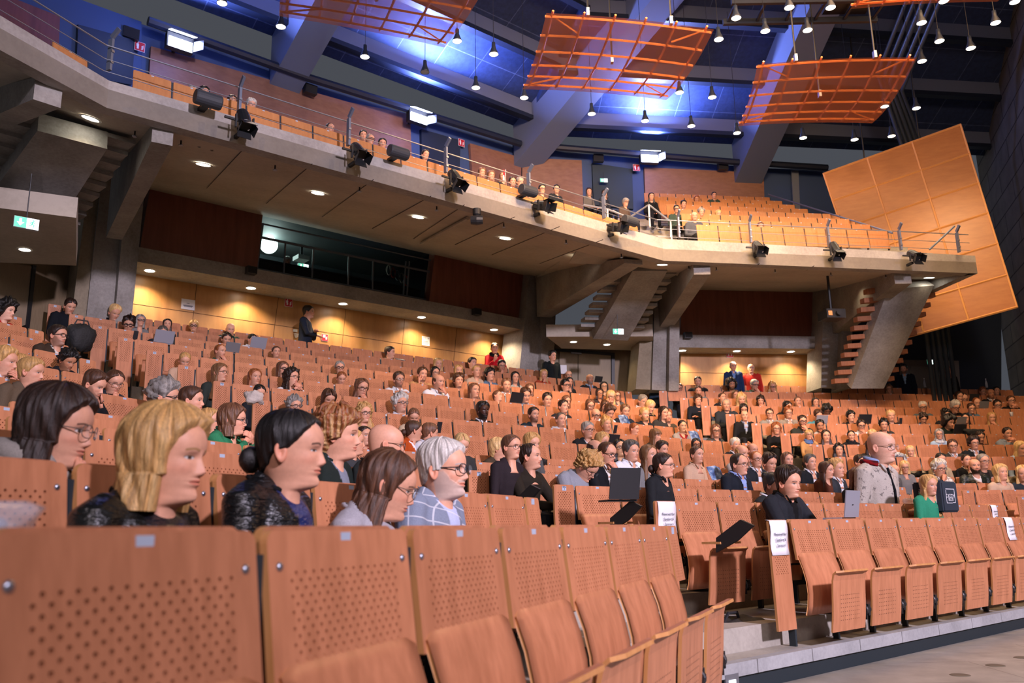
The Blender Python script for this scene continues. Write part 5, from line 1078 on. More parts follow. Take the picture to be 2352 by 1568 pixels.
def person(hc_, floor, rz_body, rz_head, pitch, roll, hs, sex, hstyle, hcol, top, tcol, t2, pose, gl, lod, skin='n', beard=0, label='', group=None, hips=None, standing=False, lids=.15, smile=0, trousers='1b1d24', wide=1.0, matk='c', age=0, eyec=(.05, .03, .02), hi=None, shoes=True, lip=None, bcol=None, handup=None, lift=0.0):
    root_loc = Vector((hc_[0], hc_[1], floor)); Hc = Vector(hc_)-root_loc
    s = hs; Rb = Matrix.Rotation(rz_body, 3, 'Z'); Rh = Matrix.Rotation(rz_head, 3, 'Z') @ Matrix.Rotation(-roll, 3, 'Y') @ Matrix.Rotation(pitch, 3, 'X')
    npR = np.array(Rh); npB = np.array(Rb); H = np.array(Hc)
    seed = int(abs(hc_[0]*1000+hc_[1]*777)) % 9973; rg = np.random.default_rng(seed)
    sk = hexc(SK[skin])*(1+.06*rg.standard_normal()); hcl = hexc(HCOL[hcol])*(1+.08*rg.standard_normal())
    V, Fq, C = head(lod, sk, hcl, sex, beard, None if bcol is None else hexc(HCOL[bcol]), eyec, lip, lids, smile, age)
    # the neck bends: rows below the jaw follow the body, the head follows the gaze
    wgt = np.clip((V[:, 2]+.235)/.115, 0, 1)[:, None]; neck = np.array([0, .028, -.13])
    Vh = (V*s) @ npR.T; piv = H + (neck*s) @ npR.T
    N0 = piv+ (np.array([0, .018, .024+lift])*s) @ npB.T
    Vb = (V*s-neck*s) @ npB.T + piv - (np.array([0, .0, .0])) @ npB.T
    V = (Vh+H)*wgt+Vb*(1-wgt)
    # ---- clothes: torso and sleeves in the body frame with origin N0
    sw = (.178 if sex == 'm' else .155)*s*wide; hip = np.array(hips)-np.array(root_loc) if hips is not None else N0+np.array([0, 0, -.56*s]); hl = (hip-N0) @ npB
    mb = MB(); prof = [(.016, .056, .056), (-.010, .080, .066), (-.034, .122, .080), (-.065, sw/s*.96, .100), (-.13, sw/s*1.05, .122), (-.22, .168*wide, .132), (-.34, .155*wide, .130), (-.46, .158*wide, .138), (-.56, .175*wide, .150)]
    if sex == 'f': prof = [(z, w_*(1 if z > -.1 else .92), d*(1.08 if -.26 < z < -.12 else .95)) for z, w_, d in prof]
    kk = 18; vs = []
    for z, w_, d in prof:
        f = min(1, max(0, -z/.56)); f2 = f**1.1; cx, cy, cz = hl[0]*f2, hl[1]*f2, hl[2]*f if z < 0 else z*s
        vs += [(cx+w_*s*math.sin(2*math.pi*j/kk), cy+d*s*(-math.cos(2*math.pi*j/kk))*(1 if math.cos(2*math.pi*j/kk) > 0 else .85)+.012*s, cz-((.030 if top in ('cr', 'ho', 'tn', 'sc') else .046)*max(0, 1+z/.13)*s*max(0, math.cos(2*math.pi*j/kk)))) for j in range(kk)]
    n_ = len(prof); mb.add(vs, [(i*kk+j, i*kk+(j+1) % kk, (i+1)*kk+(j+1) % kk, (i+1)*kk+j)[::-1] for i in range(n_-1) for j in range(kk)]+[tuple(range(kk)), tuple((n_-1)*kk+j for j in range(kk))[::-1]])
    chin = (H+(np.array([0, -.085, -.112])*s) @ npR.T-N0) @ npB
    ps = POSES[pose]; hands = []; sh = hl[1]*.12
    for sd, (el, wr) in zip((-1, 1), ps):
        S_ = np.array([sd*sw*.98, sh+.012*s, -.072*s+hl[2]*.02]); E_ = S_*np.array([0, 1, 1])+np.array(el)*s*np.array([sw/s/.178, 1, 1])
        if standing and pose == 'lap': E_ = S_+np.array([sd*.05, .03, -.30])*s; W_ = E_+np.array([-sd*.0, -.06, -.26])*s
        elif isinstance(wr, str):
            if wr == 'H': W_ = chin+np.array([sd*.035, -.035, -.055])*s
            elif wr == 'K': W_ = chin+np.array([sd*.085, .03, -.03])*s
            else: W_ = chin+np.array([sd*.045, -.055, -.05])*s
            dd = W_-S_; E_ = (S_+W_)/2+np.array([sd*.07, -.06, -.17])*s
        else: W_ = S_*np.array([0, 1, 1])+np.array(wr)*s
        if handup and sd in handup: W_, E_ = [np.array(q) for q in handup[sd]]
        cuff = W_+(E_-W_)*.10
        mb.tube([tuple(S_+np.array([-sd*.05, 0, .02])*s), tuple(S_), tuple((S_+E_)/2), tuple(E_), tuple((E_+W_)/2), tuple(cuff)], [q*s*(1.0 if sex == 'm' else .88) for q in (.062, .068, .058, .050, .045, .036)], 10)
        fdir = W_-E_; fdir /= np.linalg.norm(fdir)+1e-9
        if wr == 'H': fd = np.array([-sd*.45, .25, .75]); pn = np.array([0, 1, -.2]); cu = .75
        elif wr == 'K': fd = np.array([-sd*.15, .25, 1]); pn = np.array([-sd, .1, 0]); cu = .35
        elif wr == 'C': fd = np.array([-sd*.75, -.1, .55]); pn = np.array([-sd*.2, 1, -.2]); cu = .7
        elif pose == 'phone' and sd == -1: fd = np.array([.2, -.5, .7]); pn = np.array([0, 1, .4]); cu = .5
        elif pose == 'tray': fd = np.array([-sd*.3, -1, .12]); pn = np.array([0, 0, 1]); cu = .15
        else: fd = fdir*.8+np.array([-sd*.2, -.25, 0]); pn = np.array([0, 0, -1]); cu = .35
        hands.append((sd, W_, fd, pn, cu))
    vox = (.021, .015, .0095)[lod]; Vt, Ft = remesh(mb, vox*max(.8, s), 3 if lod == 0 else 5)
    c1, c2 = hexc(tcol), hexc(t2 or tcol); Ct = np.ones((len(Vt), 3))*c1; zz = Vt[:, 2]/s; xx = np.abs(Vt[:, 0]-hl[0]*np.clip(-zz/.56, 0, 1))/s; front = Vt[:, 1] < (hl[1]*np.clip(-zz/.56, 0, 1)-.03*s)
    if top in ('su', 'ja', 'ca'):
        vb = {'su': -.30, 'ja': -.40, 'ca': -.40}[top]; vw = {'su': .055, 'ja': .06, 'ca': .085}[top]; m_ = front & (xx < np.interp(zz, [vb, -.03], [.008, vw])) & (zz > vb); Ct[m_] = c2
        lap = front & (xx >= np.interp(zz, [vb, -.03], [.008, vw])) & (xx < np.interp(zz, [vb, -.2, -.03], [.012, .085, .09])) & (zz > vb)
        if top == 'su': Ct[lap] = c1*.7; Vt[lap, 1] -= .007*s
    Vw = Vt @ npB.T + N0
    # ---- hands joined to the body mesh
    for sd, W_, fd, pn, cu in hands:
        hm = hand_mb(sd, cu, lod); hv = np.array(hm.v)*s*(1.0 if sex == 'm' else .9)
        f_ = fd/np.linalg.norm(fd); p_ = np.array(pn, float); p_ -= f_*p_.dot(f_); p_ /= np.linalg.norm(p_); y_ = -f_; z_ = -p_; x_ = np.cross(y_, z_)
        if lod == 2:
            hm.v = [tuple(v) for v in hv]; hv, hf = remesh(hm, .0036, 3)
        else: hf = hm.f
        B_m = np.stack([x_, y_, z_], 1); hv = hv @ B_m.T + W_; hv = hv @ npB.T + N0; o_ = len(V); V = np.vstack([V, hv]); C = np.vstack([C, np.ones((len(hv), 3))*sk*np.array([1.02, .9, .88])]); Fq = Fq+[tuple(i+o_ for i in f) for f in hf]
    root = obj('person', npmesh('body', V, Fq, C, SKIN)); root.location = root_loc; tag(root, label, 'person', group)
    obj({'su': 'blazer', 'sh': 'shirt', 'ja': 'jacket', 'ca': 'cardigan', 'tn': 'turtleneck'}.get(top, 'sweater'), npmesh('top', Vw, Ft, Ct, CLOTH[matk]), root)
    # collar, scarf
    ncx = lambda r, zoff, op, rr, yo=.012: [tuple(N0+np.array([r*s*math.sin(t_), r*1.05*s*-math.cos(t_)+yo*s, (zoff-.022-.026*math.cos(t_))*s]) @ npB.T) for t_ in np.linspace(op, 2*math.pi-op, 15)]
    def band(nm, mb_, col, mk='c'):
        obj(nm, npmesh(nm, np.array(mb_.v), mb_.f, np.ones((len(mb_.v), 3))*hexc(col), CLOTH[mk]), root)
    if top in ('sh', 'su'):
        mb2 = MB().tube(ncx(.062, .012, .35, 0), .013*s, 6); mb2.tube(ncx(.072, -.008, .32, 0), .011*s, 6)
        for q in (-1, 1): mb2.prism(*[[tuple((N0+np.array([q*a*s, b_*s, c*s]) @ npB.T)) for a, b_, c in tri] for tri in ([(.012, -.074, -.035), (.058, -.066, -.02), (.040, -.100, -.085)], [(.012, -.060, -.035), (.058, -.055, -.02), (.040, -.086, -.085)])])
        band('collar', mb2, t2 if top == 'su' else tcol)
    elif top == 'tn':
        band('collar', MB().tube(ncx(.060, .030, 0, 0), .017*s, 8).tube(ncx(.062, .008, 0, 0), .017*s, 8), tcol)
    elif top == 'sc':
        band('scarf', MB().tube(ncx(.078, .015, 0, 0), .033*s, 9).tube(ncx(.085, -.025, 0, 0), .035*s, 9), t2)
    elif top == 'ho': band('hood', MB().tube(ncx(.092, -.012, .5, 0, .03), .03*s, 8), tcol)
    else: band('neckband', MB().tube(ncx(.067, -.004, 0, 0), .0085*s, 6), t2 if (t2 and top == 'cr') else tcol)
    # legs and shoes
    lm = MB(); fz = 0.0
    if standing:
        for q in (-1, 1):
            h_ = N0+np.array([hl[0]+q*.085*s, hl[1], hl[2]+.05*s]) @ npB.T; k_ = np.array([h_[0]*.9, h_[1], h_[2]*.53]); a_ = np.array([k_[0], k_[1], .08])
            lm.tube([tuple(h_), tuple((h_+k_)/2), tuple(k_), tuple((k_+a_)/2), tuple(a_)], [.098*s, .085*s, .064*s, .06*s, .045*s], 10)
    else:
        for q in (-1, 1):
            h_ = N0+np.array([hl[0]+q*.085*s, hl[1]-.02*s, hl[2]+.06*s]) @ npB.T; k_ = h_+np.array([q*.02, -.33, .0]) @ npB.T; a_ = np.array([k_[0], k_[1], .09])+np.array([0, .02, 0]) @ npB.T
            lm.tube([tuple(h_), tuple((h_+k_)/2), tuple(k_), tuple((k_*.6+a_*.4)), tuple(a_)], [.088*s, .08*s, .060*s, .055*s, .042*s], 8)
    obj('trousers', npmesh('trousers', np.array(lm.v), lm.f, np.ones((len(lm.v), 3))*hexc(trousers), CLOTH['c']), root)
    if shoes:
        sm_ = MB()
        for q in (-1, 1):
            an = np.array(lm.v[(4 + (5 if q > 0 else 0))*(10 if standing else 8)]) ; a_ = np.array([an[0], an[1], .04]); sm_.tube([tuple(a_+np.array([0, .06, 0]) @ npB.T), tuple(a_+np.array([0, -.05, .0]) @ npB.T), tuple(a_+np.array([0, -.17, -.008]) @ npB.T)], [.036, .042, .028], 8)
        obj('shoes', sm_.mesh('shoes', BLACKP, True), root)
    # hair, spectacles
    if hstyle != 'bald':
        Vx, Fx, Cx = hair(hstyle, lod, hcl, seed, None if hi is None else hexc(HCOL[hi])); Vx = (Vx*s*1.0) @ npR.T
        if HAIRS.get({'bun': 'tied', 'pony': 'tied', 'shades': 'tied', 'top': 'tied'}.get(hstyle, hstyle))[3] < -.03: pass
        obj('hair', npmesh('hair', Vx+H, Fx, Cx, HAIR), root)
    if gl:
        fat = (2.0, 1.25, 1.0)[lod]*(1.35 if gl == 'k' else 1); gm = glasses(gl, fat); off = np.array([0, -.002, .0]); gv = (np.array(gm.v)+off)*s
        if gl == 'd' or hstyle == 'shades': gv = gv+np.array([0, .03, .085])*s if hstyle == 'shades' else gv
        gm.v = [tuple(v) for v in gv @ npR.T + H]; go = gm.build('glasses', GFR.get(gl, BLACKP), root)
        if lod == 2 and gl != 'd':
            ln = MB()
            for q in (-1, 1): ln.add([tuple((np.array([q*(.033+.024*math.cos(t_)), -.103, .0015+.019*math.sin(t_)])*s) @ npR.T+H) for t_ in np.linspace(0, 2*math.pi, 16, endpoint=False)], [tuple(range(16))])
            ln.build('lens', LENSM, go)
    return root, dict(H=H, N0=N0, R=npR, B=npB, hands=hands, s=s, loc=root_loc)
def face_rz(p, yaw):
    d = Vector((-p[0], -p[1])).normalized(); a = math.atan2(d.y, d.x)+math.radians(yaw); return a+math.pi/2
def wrap(a): return (a+math.pi) % (2*math.pi)-math.pi
def head_at(px, py, r, off=-.27):
    t = r.t_at(px, off, r.floor+1.0*r.sc) if True else None
    if t is None: return None
    q = r.pt(t, off, r.floor+1.0*r.sc); x, y, d = project(q); return t, Vector((0, 0, CZ))+ray(px, py)*d, d, y
def autorow(px, py, hh, pitch=0):
    best = None
    for key, r in ROWS.items():
        pl, pr = ENDS[key]
        if not (pl-25 < px < pr+30): continue
        h = head_at(px, py, r)
        if h is None: continue
        t, p, d, y = h; y += math.sin(math.radians(max(0, pitch-8)))*.11*F/d; c = abs(y-py)+.35*abs(.245*F/d-hh)
        if best is None or c < best[0]: best = (c, key, y-py, .245*F/d)
    return best
def seated(px, py, hh, yaw, pitch, sex, hs, hcol, top, pose, gl, lab, row=None, lod=None, lean=0.0, off=-.27, **k):
    tp, *tc = top.split(':'); tc = (tc[0] if tc else '333').split('|'); t2 = tc[1] if len(tc) > 1 else None
    key = row or autorow(px, py, hh, pitch)[1]; r = ROWS[key]; t, p, d, _ = head_at(px, py, r, off)
    s = min(1.12, max(.84, hh*d/F/.247)); lod = lod if lod is not None else (0 if hh < 38 else 1)
    rzh = face_rz(p, yaw); base = r.ang(t); rzb = base + max(-.5, min(.5, .4*wrap(rzh-base)))
    hp = r.pt(t, -.17, r.floor+.36*r.sc)
    OCC[key, int((t-(SREF.get(key, t)))//r.pitch)] = 1
    where = '%s block row %s' % ({'L': 'left', 'M': 'middle', 'R': 'right'}[key[0]], NUM[key[1]])
    return person(p, r.floor, rzb, rzh, math.radians(pitch), math.radians(k.pop('roll', 0)), s, sex, hs, hcol, tp, tc[0], t2, pose, gl, lod, label=lab+', '+where, group=None, hips=hp, **k)
def S(line):
    a, lab = line.split('@'); f = a.split(); px, py, hh, yaw, pit = map(float, f[:5]); sex, hs, hcol, top, pose = f[5:10]; gl = ''; kw = {}
    for x in f[10:]:
        if x[0] == 'g': gl = x[1:]
        elif x[0] == 'R': kw['row'] = (x[1], int(x[2:]))
        elif x[0] == 'b': kw['beard'] = int(x[1:])/10
        elif x[0] == 's': kw['skin'] = x[1:]
        elif x[0] == 'm': kw['matk'] = x[1:]
        elif x[0] == 'z': kw['lids'] = int(x[1:])/10
        elif x[0] == 'y': kw['smile'] = int(x[1:])/2
        elif x[0] == 'r': kw['roll'] = float(x[1:])
        elif x[0] == 'h': kw['hi'] = x[1:]
        elif x[0] == 'l': kw['lod'] = int(x[1:])
        elif x[0] == 'o': kw['off'] = float(x[1:])
        elif x[0] == 'n': kw['lift'] = int(x[1:])/100
        elif x[0] == 'a': kw['age'] = int(x[1:])/10
    return seated(px, py, hh, yaw, pit, sex, hs, hcol, top, pose, gl, lab.strip(), **kw)
# ---- the front figures
FRONT = '''
133 985 215 68 8 f bob d sc:8d8780|8d8780 chinR gm RL3 l2 n3 z1 s=n @ woman in glasses and grey knit top, hand at mouth
385 1050 232 62 4 f bob o ca:10110f|15161d lap RL2 l2 n3 ml hy z2 @ blond woman with bob in black leather jacket
672 1035 200 74 3 f bun k ja:0e0f10|1c2a5c lap RL2 l2 n3 ml z4 @ woman with dark low bun in black leather jacket
893 1117 170 88 18 f vlong b cr:a3a0a6 lap gm RL2 l2 n3 hx z3 @ woman with long brown hair in pale blouse, head turned away
1020 1080 178 66 0 m short w ja:7d8698|b5bede lap gk RL2 l2 n3 mp b6 a8 z2 @ grey haired man in black glasses and pale plaid blazer
777 1000 118 80 2 m mop r ja:1c2522|7c8290 lap RL3 l2 n3 hy b1 z2 @ reddish blond man in dark green jacket
888 1022 100 95 6 m bald g cr:2b302f lap gb RL3 l2 n3 @ bald man in thin glasses and grey sweater
'''
for ln_ in FRONT.strip().split('\n'): S(ln_.replace('s=n', ''))
